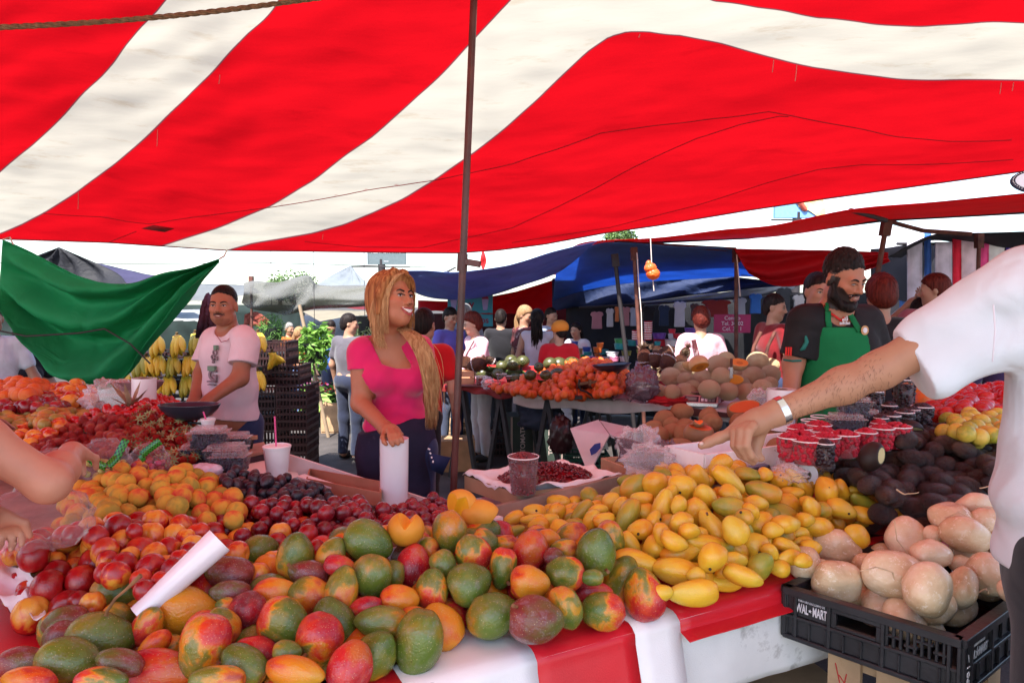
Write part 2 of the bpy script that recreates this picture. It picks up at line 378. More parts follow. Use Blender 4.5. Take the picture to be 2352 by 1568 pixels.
def cpoint(x,y,f=1):
 p=P(x,y,canopy_depth(x,y));wr=.006*math.sin((x*.55+y*1.5)*.045+2*fbm((x*.004,y*.004,0)))*max(0,1-abs(x-300)/900)
 p.z+=f*(wr+.02*fbm((x*.003,y*.003,3)));return p
NX,NY=180,84
xs=np.concatenate([np.linspace(-2600,-60,30)[:-1],np.linspace(-60,2420,NX),np.linspace(2420,3300,20)[1:]])
cv,stripe,seam=[],[],[]
gx=np.zeros((NY+1,len(xs)));gy=gx.copy()
for j in range(NY+1):
 for i,x in enumerate(xs):
  e=lerp_poly(EDGE,x);y=e+(-420-e)*(j/NY)**1.0
  gx[j,i],gy[j,i]=x,y
D1,D2=sdist(W1,gx,gy),sdist(W2,gx,gy);DS=np.minimum(D1,D2)
SM=np.full(gx.shape,1e9)
for sl in SEAMS:
 for(ax,ay),(bx,by)in zip(sl,sl[1:]):
  ex,ey=bx-ax,by-ay;t=np.clip(((gx-ax)*ex+(gy-ay)*ey)/(ex*ex+ey*ey),0,1);SM=np.minimum(SM,np.hypot(gx-ax-t*ex,gy-ay-t*ey))
V=[]
for j in range(NY+1):
 for i in range(len(xs)):
  x,y=gx[j,i],gy[j,i];f=min(1,j/8)
  V.append(cpoint(x,y,f))
nc=len(xs)
K=14
top=V[-nc:]
for k in range(1,K+1):
 for i in range(nc):
  a=top[i];t=k/K;V.append(Vector((a.x*(1-.05*t)+.0*t,a.y+(-.4-a.y)*t,a.z+.15*math.sin(t*math.pi)-.28*t)))
nr=NY+1+K
Fq=[(j*nc+i,j*nc+i+1,(j+1)*nc+i+1,(j+1)*nc+i)for j in range(nr-1)for i in range(nc-1)]
me=bpy.data.meshes.new('canopy');me.from_pydata([tuple(v)for v in V],[],Fq)
me.polygons.foreach_set('use_smooth',[True]*len(Fq))
ext=lambda A:np.concatenate([A.ravel(),np.tile(A[-1],K)])
for nm,A in(('stripe',ext(DS)),('seam',np.concatenate([SM.ravel(),np.full(K*nc,1e3)]))):
 at=me.attributes.new(nm,'FLOAT','POINT');at.data.foreach_set('value',np.clip(A,-300,300).astype(np.float32))
def canopy_material():
 m=bpy.data.materials.new('canopy_cloth');m.use_nodes=True;t=m.node_tree;N=t.nodes.new;L=t.links.new;t.nodes.remove(t.nodes['Principled BSDF'])
 a=N('ShaderNodeAttribute');a.attribute_name='stripe';se=N('ShaderNodeAttribute');se.attribute_name='seam';tc=N('ShaderNodeTexCoord')
 def noise(sc,det=6,ro=.6,stretch=None):
  n=N('ShaderNodeTexNoise');n.inputs['Scale'].default_value=sc;n.inputs['Detail'].default_value=det;n.inputs['Roughness'].default_value=ro
  if stretch:mp=N('ShaderNodeMapping');mp.inputs['Scale'].default_value=stretch;mp.inputs['Rotation'].default_value=(0,0,.5);L(tc.outputs['Object'],mp.inputs[0]);L(mp.outputs[0],n.inputs['Vector'])
  else:L(tc.outputs['Object'],n.inputs['Vector'])
  return n.outputs[0]
 def mrange(src,a0,a1,b0=0.,b1=1.):r=N('ShaderNodeMapRange');r.inputs[1].default_value=a0;r.inputs[2].default_value=a1;r.inputs[3].default_value=b0;r.inputs[4].default_value=b1;L(src,r.inputs[0]);return r.outputs[0]
 def mix(f,A,B):
  x=N('ShaderNodeMix');x.data_type='RGBA'
  for k,v in((0,f),(6,A),(7,B)):
   if isinstance(v,tuple):x.inputs[k].default_value=(*v,1)
   elif isinstance(v,float):x.inputs[k].default_value=v
   else:L(v,x.inputs[k])
  return x.outputs[2]
 white=mix(mrange(noise(3,7,.7,(1,3.5,1)),.56,.74),(.40,.365,.30),(.33,.275,.20))
 red=mix(mrange(noise(2.2,7,.7,(1,3,1)),.58,.78),(.365,.0026,.006),(.27,.002,.0045))
 col=mix(mrange(a.outputs['Fac'],-.6,.6),white,red)
 ab=N('ShaderNodeMath');ab.operation='ABSOLUTE';L(a.outputs['Fac'],ab.inputs[0])
 col=mix(mrange(ab.outputs[0],1.0,2.2,.9,0.),col,(.10,.02,.03))
 col=mix(mrange(se.outputs['Fac'],.5,1.6,.75,0.),col,(.22,.004,.01))
 bn=N('ShaderNodeBump');bn.inputs['Strength'].default_value=.07;bn.inputs['Distance'].default_value=.03;L(noise(7,4,.5,(1,4,1)),bn.inputs['Height'])
 b2=N('ShaderNodeBump');b2.inputs['Strength'].default_value=.5;b2.inputs['Distance'].default_value=.5;L(noise(.55,3,.5,(1,1.8,1)),b2.inputs['Height']);L(bn.outputs[0],b2.inputs['Normal']);bn=b2
 d=N('ShaderNodeBsdfDiffuse');tl=N('ShaderNodeBsdfTranslucent')
 for b in(d,tl):L(col,b.inputs[0]);L(bn.outputs[0],b.inputs['Normal'])
 ms=N('ShaderNodeMixShader');ms.inputs[0].default_value=.55;L(d.outputs[0],ms.inputs[1]);L(tl.outputs[0],ms.inputs[2])
 L(ms.outputs[0],t.nodes['Material Output'].inputs[0]);return m
me.materials.append(canopy_material())
canopy=link('canopy',me);tag(canopy,'huge red and white striped cloth canopy stretched over the fruit stall','canopy')
m_hem=mat('canopy_hem',(.16,.02,.025),.8)
hm=MB();hm.tube([V[i]+Vector((0,0,-.004))for i in range(0,nc)],.006,5);hm.build('hem',m_hem,canopy)
def on_canopy(px,py,dz=-.006):return cpoint(px,py,min(1,max(0,(lerp_poly(EDGE,px)-py)/95)))+Vector((0,0,dz))
m_seam=mat('seam_thread',(.26,.006,.012),.9)
for sl in SEAMS:
 hm=MB();q=[]
 for(ax,ay),(bx,by)in zip(sl,sl[1:]):n=max(2,int(abs(bx-ax)/25));q+=[on_canopy(ax+(bx-ax)*i/n,ay+(by-ay)*i/n,-.008)for i in range(n)]
 hm.tube(q,.0027,5);hm.build('seam',m_seam,canopy)
pt=MB();pt.add([on_canopy(*q,-.03)for q in((325,514),(352,506),(400,516),(378,524))],[(0,1,2,3)]);solid(pt.build('patch',mat('patch_cloth',(.35,.006,.012),.8),canopy),.003)
m_str=mat('string',(.6,.5,.45),.9)
for(x,y,l)in((505,168,22),(362,295,48),(180,440,60),(742,535,22),(1777,140,30),(1830,150,40),(2300,190,30),(2328,190,22),(1470,74,8)):
 th=MB();a=on_canopy(x,y);th.tube([a,a+Vector((-.002,0,-.09*l/100)),a+Vector((-.006,0,-.19*l/100))],.0022,5);th.build('loose_thread',mat('red_thread',(.5,.12,.1),.9),canopy)
m_rope=mat('rope',(.16,.10,.05),.9,.4,60,bump=.5,bsc=200)
rp=MB();a,b=P(-120,68,2.3),P(760,-8,2.5);N_=150
for q in range(3):
 rp.tube([a.lerp(b,i/N_)+Vector((0,math.cos(i*.5+q*2.094),math.sin(i*.5+q*2.094)))*.0045+Vector((0,0,-.02*math.sin(math.pi*i/N_)))for i in range(N_+1)],.0052,6)
tag(rp.build('rope',m_rope),'twisted brown rope running across the underside of the striped canopy','rope')
m_pole=mat('pole_paint',(.075,.022,.018),.38,.4,9,spec=.5,stain=((.20,.09,.06),30,.66),bump=.1)
pt0,pt1=P(1041,1140,2.72),P(1089,-15,2.72);d=(pt1-pt0).normalized();foot=pt0+d*((0-pt0.z)/d.z);head=pt0+d*((2.93-pt0.z)/d.z)
pole=thing('tent_pole','slim dark red steel pole standing behind the fruit and holding up the striped canopy','pole',foot)
pm=MB();pm.tube([foot,head],.0142,16);pm.build('shaft',m_pole,pole)
cl=P(1062,600,2.72);pm=MB();pm.bar(cl,P(1103,607,2.70),.026,.026);bev(pm.build('bracket',m_pole,pole),.003)
pm=MB();pm.tube([cl-d*.04,cl+d*.03],.021,14);pm.build('collar',m_pole,pole)
pm=MB();pm.lathe([(.0,.0),(.07,.0),(.07,.008),(.018,.012)],16,Matrix.Translation(foot));pm.build('base_plate',m_pole,pole)
TZ=.80
m_wood=mat('raw_wood',(.42,.27,.15),.75,.3,6,bump=.25,bsc=40,stain=((.22,.12,.06),9,.6))
m_plank=mat('grey_plank',(.34,.22,.16),.8,.3,7,bump=.3,bsc=35)
m_dark=mat('dark_frame',(.03,.03,.034),.5,.3,8)
front=[PZ(x,y,TZ)for x,y in((760,1640),(960,1573),(1220,1490),(1450,1425),(1560,1395),(1770,1335),(1985,1285))]
A_=front[0];fd=(front[-1]-front[2]).normalized()
outline=[Vector((-1.75,.95,TZ)),Vector((-.9,.95,TZ)),Vector((-.45,1.22,TZ))]+front[1:]+[front[-1]+fd*1.6,front[-1]+fd*1.6+Vector((-1.0,1.9,0)),Vector((1.25,3.45,TZ)),Vector((.75,2.95,TZ)),Vector((-.05,2.6,TZ)),Vector((-.52,2.62,TZ)),Vector((-1.0,3.12,TZ)),Vector((-1.36,3.5,TZ)),Vector((-3.6,4.7,TZ)),Vector((-4.2,3.0,TZ))]
table=thing('market_table','wide low trestle table under the red and white cloth carrying all the near fruit','table',(-.2,2.2,0))
tm=MB();tm.prism([(v.x,v.y)for v in outline],TZ-.06,TZ-.004);tm.build('tabletop',m_plank,table,smooth=False)
for(x,y)in((-.25,1.6),(.62,2.15),(1.7,2.7),(2.4,3.1),(-1.5,1.3),(-.55,2.4),(-1.3,3.3),(-3.4,3.4),(1.0,2.95),(2.0,4.2)):
 tm=MB();tm.bar((x,y,0),(x,y,TZ-.06),.045);tm.build('leg',m_dark,table,smooth=False)
m_red=mat('red_vinyl',(.58,.012,.022),.32,.1,5,spec=.45,bump=.12,bsc=300,stain=((.35,.008,.012),18,.66))
m_wht=mat('white_vinyl',(.80,.76,.75),.45,.05,6,bump=.12,bsc=300,stain=((.52,.45,.42),11,.63))
m_dirty=mat('dirty_white_cloth',(.72,.70,.68),.6,.1,5,bump=.15,bsc=300,stain=((.30,.27,.25),7,.58))
cloth=thing('tablecloth','glossy red and white striped vinyl cloth covering the table and hanging over its front','tablecloth',(0,1.7,TZ))
cz=TZ+.002
inner=lambda p,k:Vector((p.x-fd.y*k,p.y+fd.x*k,cz+.006))
nrm=Vector((fd.y,-fd.x,0))
def along(px):
 best=min(range(400),key=lambda i:abs(PX(front[1]+fd*(-.9+i*.008))[0]-px));return front[1]+fd*(-.9+best*.008)
cuts=[(400,None),(1228,'w'),(1452,'r'),(1552,'w'),(1990,'r')]
def drape(name,x0,x1,drop,mt,z0=0,out=.012,back=1.2):
 a,b=along(x0),along(x1);n=max(3,int((b-a).length/.04))
 prof=[(-back,.004),(-.30,.004),(-.06,.004),(-.018,.003),(-.004,-.003),(out*.8,-.016),(out,-.04)]+[(out+.006*k,-.04-(drop-.04)*k/6)for k in range(1,7)]
 m=MB()
 def fn(u,v):
  i=v*(len(prof)-1);k=min(int(i),len(prof)-2);f=i-k;o=prof[k][0]*(1-f)+prof[k+1][0]*f;dz=prof[k][1]*(1-f)+prof[k+1][1]*f
  p=a.lerp(b,u);wv=.006*fbm((p.x*6,p.y*6,dz*3))if o>0 else 0
  return Vector((p.x,p.y,TZ+z0+dz))+nrm*(o+wv*min(1,-dz*8))
 m.grid(fn,n,(len(prof)-1)*2);o=m.build(name,mt,cloth,'all');return solid(o,.0015,1)
drape('white_stripe',930,1228,.165,m_wht);drape('red_stripe',1228,1452,.18,m_red);drape('white_stripe',1452,1556,.185,m_wht)
drape('red_stripe',560,930,.17,m_red);drape('red_stripe',1556,2060,.052,m_red);drape('red_stripe',2060,2900,.06,m_red)
m=MB();m.prism([(v.x,v.y)for v in outline[:3]+[inner(front[1],.1),Vector((-.9,2.1,0)),Vector((-2.2,1.9,0))]],cz,cz+.002);m.build('red_stripe',m_red,cloth,smooth=False)
skirt=thing('table_skirt','long dirty white cloth hanging below the striped cloth at the front of the table','cloth',(.4,1.8,TZ))
def skirt_sheet():
 a,b=along(1080),along(2900);m=MB()
 def fn(u,v):
  p=a.lerp(b,u);low=.20+.035*math.sin(u*2.2)+.02*u
  wv=.008*fbm((u*9,v*1.2,7));return Vector((p.x,p.y,TZ-.012-low*v))+nrm*(.004+wv*v)
 m.grid(fn,90,12);return solid(m.build('sheet',m_dirty,skirt,'all'),.0015,-1)
skirt_sheet()
TK=.0026
def sphere_mesh(fn,n=24,m=16):
 b=MB();vs=[]
 for i in range(m+1):
  t=math.pi*i/m
  for k in range(n):a=2*math.pi*k/n;vs.append(fn(t,a))
 fs=[(i*n+k,(i+1)*n+k,(i+1)*n+(k+1)%n,i*n+(k+1)%n)for i in range(m)for k in range(n)]
 b.add(vs,fs);return b
def wob(p,s,amp,seed):return p*(1+amp*fbm(p*s+Vector((seed,seed*1.7,-seed)),1,2))
def mango_fn(tap,bend,beak,flat,seed):
 def f(t,a):
  x=math.cos(t);r=math.sin(t)*(1+tap*x)
  p=Vector((x,r*math.cos(a),r*math.sin(a)*flat));p.y+=-bend*x*x+bend*.4
  if x<-.6:p.y+=beak*(-x-.6)**1.5*2
  if x>.9:p.x-=(x-.9)*.7
  return wob(p,1.1,.07,seed)
 return f
def stone_fn(cleft,tip,dim,seed):
 def f(t,a):
  r=1-dim*math.exp(-(t/.33)**2)+tip*math.exp(-((math.pi-t)/.28)**2)
  d=min(abs(a),abs(a-2*math.pi));r-=cleft*math.exp(-(d/.22)**2)*math.sin(t)**.6
  return wob(Vector((r*math.sin(t)*math.cos(a),r*math.sin(t)*math.sin(a),r*math.cos(t)*.95)),.9,.05,seed)
 return f
def lathe_fn(prof,seed=0,amp=.05):
 def f(t,a):
  u=t/math.pi;r,z=prof(u);return wob(Vector((z,r*math.cos(a),r*math.sin(a))),1.2,amp,seed)
 return f
SH={}
def shape(key,fn,mats,n=24,m=16):
 SH[key]=fn;return fn
KENT=[mango_fn(.06+.04*i,.05,.05,.94,i*3.1)for i in range(5)]
ATA=[mango_fn(.16,.12+.04*i,.16,.9,20+i*2.3)for i in range(5)]
NEC=[stone_fn(.10,.03,.22,40+i)for i in range(4)]
PEA=[stone_fn(.09,.13,.16,50+i)for i in range(4)]
PLU=[stone_fn(.03,.0,.08,60+i)for i in range(3)]
FIG=[lathe_fn(lambda u:(math.sin(math.pi*u)*(1-.35*(1-u)**2*1.2),math.cos(math.pi*u)*1.15),70+i)for i in range(3)]
AVO=[lathe_fn(lambda u:(math.sin(math.pi*u)*(1-.33*(1-u)**1.6),math.cos(math.pi*u)*1.32),80+i,.06)for i in range(4)]
PEAR=[lathe_fn(lambda u:(math.sin(math.pi*u)*(1-.5*(1-u)**1.3),math.cos(math.pi*u)*1.3),85+i,.05)for i in range(3)]
STRAW=[lathe_fn(lambda u:(math.sin(math.pi*u)**.8*(1-.45*u**1.2)*1.05,math.cos(math.pi*u)*1.2),90+i,.08)for i in range(3)]
ORA=[stone_fn(.0,.0,.06,100+i)for i in range(3)]
TOM=[lathe_fn(lambda u:(math.sin(math.pi*u)**.9,math.cos(math.pi*u)*1.25),110+i,.06)for i in range(3)]
ROUND=[lathe_fn(lambda u:(math.sin(math.pi*u),math.cos(math.pi*u)*1.04),120+i,.03)for i in range(3)]
def jic(seed):
 def f(t,a):
  r=1+.045*math.cos(a*4+seed)*math.sin(t)**2-.16*math.exp(-((math.pi-t)/.5)**2)+.10*math.exp(-(t/.22)**2)
  return wob(Vector((r*math.sin(t)*math.cos(a),r*math.sin(t)*math.sin(a),r*math.cos(t)*.92)),.8,.10,seed)
 return f
JIC=[jic(130+i*2.2)for i in range(5)]
G_,Y_,O_,M_,R_,P_c='g','y','o','m','r','p'
spk=((.66,.50,.24),10,.6)
dk=((.035,.02,.012),6,.67)
FM={'g':fruit_mat('mango_green_skin',[(0,(.055,.10,.012)),(.5,(.11,.16,.02)),(.72,(.22,.18,.022)),(.9,(.50,.20,.015))],.2,spk,dk,.3),'y':fruit_mat('mango_turning_skin',[(.2,(.08,.13,.015)),(.45,(.20,.18,.02)),(.56,(.52,.24,.015)),(.72,(.55,.13,.015)),(.9,(.30,.03,.02))],.2,spk,dk,.18),'o':fruit_mat('mango_orange_skin',[(.2,(.56,.25,.014)),(.5,(.62,.20,.012)),(.7,(.58,.08,.012)),(.9,(.36,.015,.018))],.2,spk,dk,.08),'m':fruit_mat('mango_blushed_skin',[(.25,(.08,.13,.015)),(.42,(.20,.17,.02)),(.5,(.58,.22,.012)),(.62,(.60,.055,.016)),(.85,(.40,.012,.022))],.2,spk,dk,.18),'r':fruit_mat('mango_red_skin',[(.2,(.48,.10,.015)),(.42,(.52,.025,.022)),(.65,(.36,.010,.020)),(.9,(.16,.02,.025))],.2,spk,dk,.35),'p':fruit_mat('mango_purple_skin',[(.25,(.10,.11,.02)),(.45,(.14,.065,.022)),(.65,(.17,.028,.024)),(.9,(.24,.035,.022))],.26,spk,dk,.5),'a':fruit_mat('small_mango_skin',[(.2,(.66,.43,.04)),(.5,(.74,.42,.025)),(.8,(.70,.31,.02))],.2,None,((.09,.03,.008),3.5,.655),.0,nsc=1.0),'ag':fruit_mat('small_green_mango_skin',[(.2,(.26,.27,.03)),(.5,(.42,.30,.025)),(.8,(.62,.28,.02))],.27,None,((.10,.04,.01),3.5,.65),.0),'nr':fruit_mat('nectarine_red_skin',[(.2,(.24,.004,.006)),(.6,(.40,.008,.010)),(.9,(.56,.05,.015))],.15,((.6,.25,.12),40,.25),None,.0,coat=.3),'nm':fruit_mat('nectarine_mixed_skin',[(.3,(.34,.006,.010)),(.48,(.48,.018,.010)),(.56,(.62,.12,.014)),(.75,(.70,.30,.035))],.22,((.6,.25,.12),40,.2),None,.0,coat=.3,nsc=1.6),'no':fruit_mat('nectarine_orange_skin',[(.25,(.48,.03,.012)),(.42,(.64,.15,.018)),(.7,(.72,.32,.04))],.22,None,None,.0,coat=.3,nsc=1.6),'pe':fruit_mat('peach_skin',[(.2,(.36,.28,.05)),(.42,(.58,.36,.05)),(.6,(.64,.31,.045)),(.78,(.60,.15,.04)),(.95,(.48,.05,.04))],.75,None,None,.0,spec=.15,nsc=1.2),'pl':fruit_mat('plum_skin',[(.25,(.12,.003,.007)),(.55,(.20,.004,.010)),(.85,(.32,.008,.014))],.2,None,None,.22,coat=.3),'fi':fruit_mat('dark_plum_skin',[(.25,(.010,.007,.012)),(.55,(.022,.010,.018)),(.85,(.07,.015,.018))],.35,None,None,.3),'av':fruit_mat('avocado_skin',[(.25,(.036,.022,.019)),(.6,(.060,.035,.028)),(.9,(.10,.05,.032))],.27,None,None,.0,bump=.22,bsc=110,spec=.5),'gu':fruit_mat('guava_skin',[(.25,(.30,.30,.03)),(.45,(.55,.42,.05)),(.8,(.68,.46,.07))],.4,None,dk,.0),'to':fruit_mat('tomato_skin',[(.25,(.42,.010,.008)),(.6,(.58,.018,.012)),(.9,(.64,.04,.014))],.18,None,None,.0,coat=.4),'ta':fruit_mat('tangerine_skin',[(.25,(.66,.09,.012)),(.6,(.72,.12,.012)),(.9,(.74,.17,.014))],.32,None,None,.0,bump=.12,bsc=300),'or':fruit_mat('orange_skin',[(.25,(.66,.12,.012)),(.6,(.72,.17,.016)),(.9,(.66,.09,.014))],.35,None,None,.0,bump=.12,bsc=300),'ap':fruit_mat('apple_skin',[(.25,(.15,.004,.008)),(.6,(.24,.006,.012)),(.9,(.32,.03,.03))],.2,None,None,.0,coat=.5),'pr':fruit_mat('pear_skin',[(.2,(.28,.22,.04)),(.5,(.42,.27,.05)),(.75,(.50,.20,.04)),(.95,(.40,.08,.03))],.45,None,dk,.0),'st':fruit_mat('strawberry_skin',[(.25,(.46,.008,.010)),(.6,(.62,.018,.015)),(.9,(.68,.09,.03))],.2,((.60,.28,.06),7,.5),None,.0,bump=.3,bsc=90),'ji':fruit_mat('jicama_skin',[(.2,(.76,.58,.38)),(.5,(.68,.48,.29)),(.8,(.54,.34,.18))],.26,None,((.82,.68,.52),3.2,.56),.0,bump=.04,bsc=60,nsc=1.8),'me':fruit_mat('melon_rind',[(.25,(.88,.68,.40)),(.6,(.92,.66,.37)),(.9,(.88,.58,.31))],.75,((.66,.46,.27),14,.6),None,.0,bump=.3,bsc=200,spec=.2),'ma':fruit_mat('mamey_skin',[(.25,(.42,.22,.11)),(.6,(.48,.25,.125)),(.9,(.38,.17,.08))],.9,None,None,.0,bump=.2,bsc=250,spec=.1),'pa':fruit_mat('papaya_skin',[(.25,(.62,.22,.02)),(.6,(.66,.17,.02)),(.9,(.42,.16,.03))],.45,None,dk,.0),}
m_stem=mat('fruit_stem',(.22,.10,.04),.7,.3,40)
m_scar=mat('fruit_scar',(.05,.03,.015),.8,.3,40)
def fruit_meshes(key,fns,mats,n=24,m=16):
 r={}
 for mk in mats:
  for i,fn in enumerate(fns):r[mk,i]=sphere_mesh(fn,n,m).mesh(key,FM[mk],'all')
 return r
CR=Vector((1,0,0));CU=Vector((0,math.sin(PITCH),math.cos(PITCH)));CF=Vector((0,math.cos(PITCH),-math.sin(PITCH)))
def orient(ang,tilt=0,spin=0):
 a=R(ang);x=CR*math.cos(a)+CU*math.sin(a);x=(x*math.cos(tilt)-CF*math.sin(tilt)).normalized()
 z=x.cross(CU if abs(x.dot(CU))<.95 else CR).normalized();y=z.cross(x);M=Matrix((x,y,z)).transposed()
 return M@Matrix.Rotation(spin,3,'X')
def place(name,me,c,M,s):
 o=link(name,me);o.location=c;o.rotation_euler=M.to_euler();o.scale=s;return o
PILES=[]
def idw(ctrl):
 def z(x,y):
  sw=sz=0
  for a,b,c in ctrl:q=1/((a-x)**2+(b-y)**2+400)**1.5;sw+=q;sz+=q*c
  return sz/sw
 return z
WORDS='first second third fourth fifth sixth seventh eighth ninth tenth eleventh twelfth thirteenth fourteenth fifteenth sixteenth seventeenth eighteenth nineteenth twentieth'.split()
WORDS+=['twenty-'+w_ for w_ in WORDS[:9]]
def row_labels(items,noun,pile,band):
 """items: (object, px, py, colour words). Front row first; counted from the left inside a row"""
 rest=sorted(items,key=lambda i:-i[2]);r=0
 while rest:
  y0=rest[0][2];row=[i for i in rest if i[2]>y0-band];rest=[i for i in rest if i[2]<=y0-band]
  row.sort(key=lambda i:i[1])
  for k,(o,x,y,col)in enumerate(row):
   rn='front' if r==0 else 'back' if not rest else WORDS[r]
   o['label']=f"{col} {noun}, {WORDS[k] if k < len(WORDS) else 'last'} from left in the {rn} row of the {pile}"
  r+=1
def unproj(tile,zx,zy):return tile[0]+zx*tile[2],tile[1]+zy*tile[2]
TA,TB,TC,TD=(0,1148.4,.26854),(574.2,1148.4,.26854),(1148.4,1148.4,.26854),(1720.4,1148.4,.26854)
TE,TF=(1148.4,861.3,.26879),(1720.4,794.7,.26879)
def hand_pile(name,cat,group,entries,meshes,nvar,ctrl,words,noun,pile,band,flat=.97,stems=()):
 """fruit set out one by one: (tile, x, y, long half axis, short half axis, angle, colour)"""
 z=idw(ctrl);out=[]
 for e in entries:
  t,zx,zy,a,b,ang,c=e;px,py=unproj(t,zx,zy);p=PZ(px,py,z(px,py));d=(p-cam.location).length*math.cos(math.atan2(abs(px-1176),1568))
  k=t[2]*d/1568;out.append([p,a*k,b*k,ang,c,px,py])
 out.sort(key=lambda i:i[0].y)
 for i,q in enumerate(out):
  dr=(q[0]-cam.location).normalized();rq=(q[1]*q[2])**.5
  for _ in range(12):
   hit=max((((w_[0]-q[0]).length,w_)for w_ in out[:i]),key=lambda h:.84*((h[1][1]*h[1][2])**.5+rq)-h[0],default=None)
   if not hit:break
   need=.84*((hit[1][1]*hit[1][2])**.5+rq)-hit[0]
   if need<.001:break
   st=min(.02,need*.8+.002);f=1+st/(q[0]-cam.location).length;q[0]=q[0]+dr*st;q[1]*=f;q[2]*=f;rq*=f
   if q[0].z<TZ+q[2]*.9:q[0].z=TZ+q[2]*.9
 items=[]
 for i,(p,a,b,ang,c,px,py)in enumerate(out):
  rr=random.Random(i*7+3);fl=rr.random()<.5
  M=orient(ang+(180 if fl else 0),rr.uniform(-.35,.35),rr.uniform(0,6.28))
  o=place(name,meshes[c,rr.randrange(nvar)],p,M,(a*1.02,b,b*flat));tag(o,'',cat,group)
  items.append((o,px,py,words[c]));PILES.append((p,b))
 row_labels([(o,x,y,w_)for o,x,y,w_ in items],noun,pile,band)
 return items
def heap(name,label,cat,group,poly,ctrl,meshes,mk,nvar,r,layers=2,n=160,pack=1.72,sink=1.15,jit=.25,rv=.08,stretch=(1,1,1),flatlie=False,tries=5000,seed=1,avoid=True,upright=False,xup=False):
 """fruit heaped at random: poly in picture pixels, ctrl = heights of the heap's surface"""
 rg=random.Random(seed);z=idw(ctrl);done=[];objs=[]
 x0,x1=min(p[0]for p in poly),max(p[0]for p in poly);y0,y1=min(p[1]for p in poly),max(p[1]for p in poly)
 def inside(x,y):
  c=False
  for(ax,ay),(bx,by)in zip(poly,poly[1:]+poly[:1]):
   if(ay>y)!=(by>y)and x<(bx-ax)*(y-ay)/(by-ay)+ax:c=not c
  return c
 near=[q for q in PILES]if avoid else[]
 for ly in range(layers):
  for _ in range(tries):
   if len(objs)>=n:break
   x,y=rg.uniform(x0,x1),rg.uniform(y0,y1)
   if not inside(x,y):continue
   p=PZ(x,y,z(x,y));p.z+=rg.uniform(-jit,jit)*r-ly*sink*r;p+=CF*(ly*r*.9)
   rr=r*rg.uniform(1-rv,1+rv)
   if any((p-q).length_squared<((rr+s)*pack/2)**2 for q,s in done):continue
   if any((p-q).length_squared<((rr+s)*.86)**2 for q,s in near):continue
   done.append((p,rr))
   if flatlie:M=Euler((rg.uniform(0,6.3),rg.uniform(-.45,.45),rg.uniform(0,6.3))).to_matrix()
   elif xup:M=(Euler((rg.uniform(-1.1,1.1),rg.uniform(-1.1,1.1),rg.uniform(0,6.3))).to_matrix())@Matrix.Rotation(-math.pi/2,3,'Y')
   elif upright:M=Euler((rg.uniform(-.5,.5),rg.uniform(-.5,.5),rg.uniform(0,6.3))).to_matrix()
   else:M=Euler((rg.uniform(0,6.3),rg.uniform(0,6.3),rg.uniform(0,6.3))).to_matrix()
   o=place(name,meshes[rg.choice(mk),rg.randrange(nvar)],p,M,(rr*stretch[0],rr*stretch[1],rr*stretch[2]));tag(o,label,cat,group);objs.append(o)
 PILES.extend(done);return objs
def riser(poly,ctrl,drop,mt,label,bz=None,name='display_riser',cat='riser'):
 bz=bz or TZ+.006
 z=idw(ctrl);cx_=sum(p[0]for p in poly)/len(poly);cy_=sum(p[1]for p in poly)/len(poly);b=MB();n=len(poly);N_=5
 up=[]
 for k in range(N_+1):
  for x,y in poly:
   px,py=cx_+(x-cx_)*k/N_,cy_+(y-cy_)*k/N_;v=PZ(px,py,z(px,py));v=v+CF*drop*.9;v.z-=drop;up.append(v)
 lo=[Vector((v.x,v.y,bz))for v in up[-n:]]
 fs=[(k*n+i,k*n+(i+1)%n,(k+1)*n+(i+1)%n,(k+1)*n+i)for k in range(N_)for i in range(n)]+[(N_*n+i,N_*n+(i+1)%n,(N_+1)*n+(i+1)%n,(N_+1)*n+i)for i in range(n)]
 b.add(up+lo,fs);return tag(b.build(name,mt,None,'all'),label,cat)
m_card=mat('cardboard',(.36,.22,.12),.85,.2,9,bump=.1,bsc=80)
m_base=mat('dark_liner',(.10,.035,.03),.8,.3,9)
kent=fruit_meshes('mango',KENT,'gyomrp',30,20)
KL=[(TA,*e)for e in((1005,780,200,168,0,G_),(565,1040,200,135,10,P_c),(510,1190,160,125,60,P_c),(1010,1030,150,130,-20,Y_),(865,1190,262,228,0,G_),(590,1365,245,185,-5,G_),(205,1390,205,125,0,P_c),(240,1545,245,110,0,O_),(1030,1385,190,115,-15,P_c),(870,1545,205,120,0,M_),(1350,1475,290,175,0,R_),(1265,1070,170,120,60,M_),(1320,1240,145,95,40,O_),(1420,1250,155,95,10,Y_),(1595,950,290,208,-15,O_),(1740,1245,248,202,75,M_),(1910,1085,172,130,-70,Y_),(2110,965,182,155,60,R_),(1970,625,200,148,-15,P_c),(1970,790,160,105,-10,P_c),(1930,890,85,60,0,Y_),(2190,1295,170,135,-30,R_),(2090,1405,200,155,-30,G_),(1860,1535,220,115,0,Y_))]
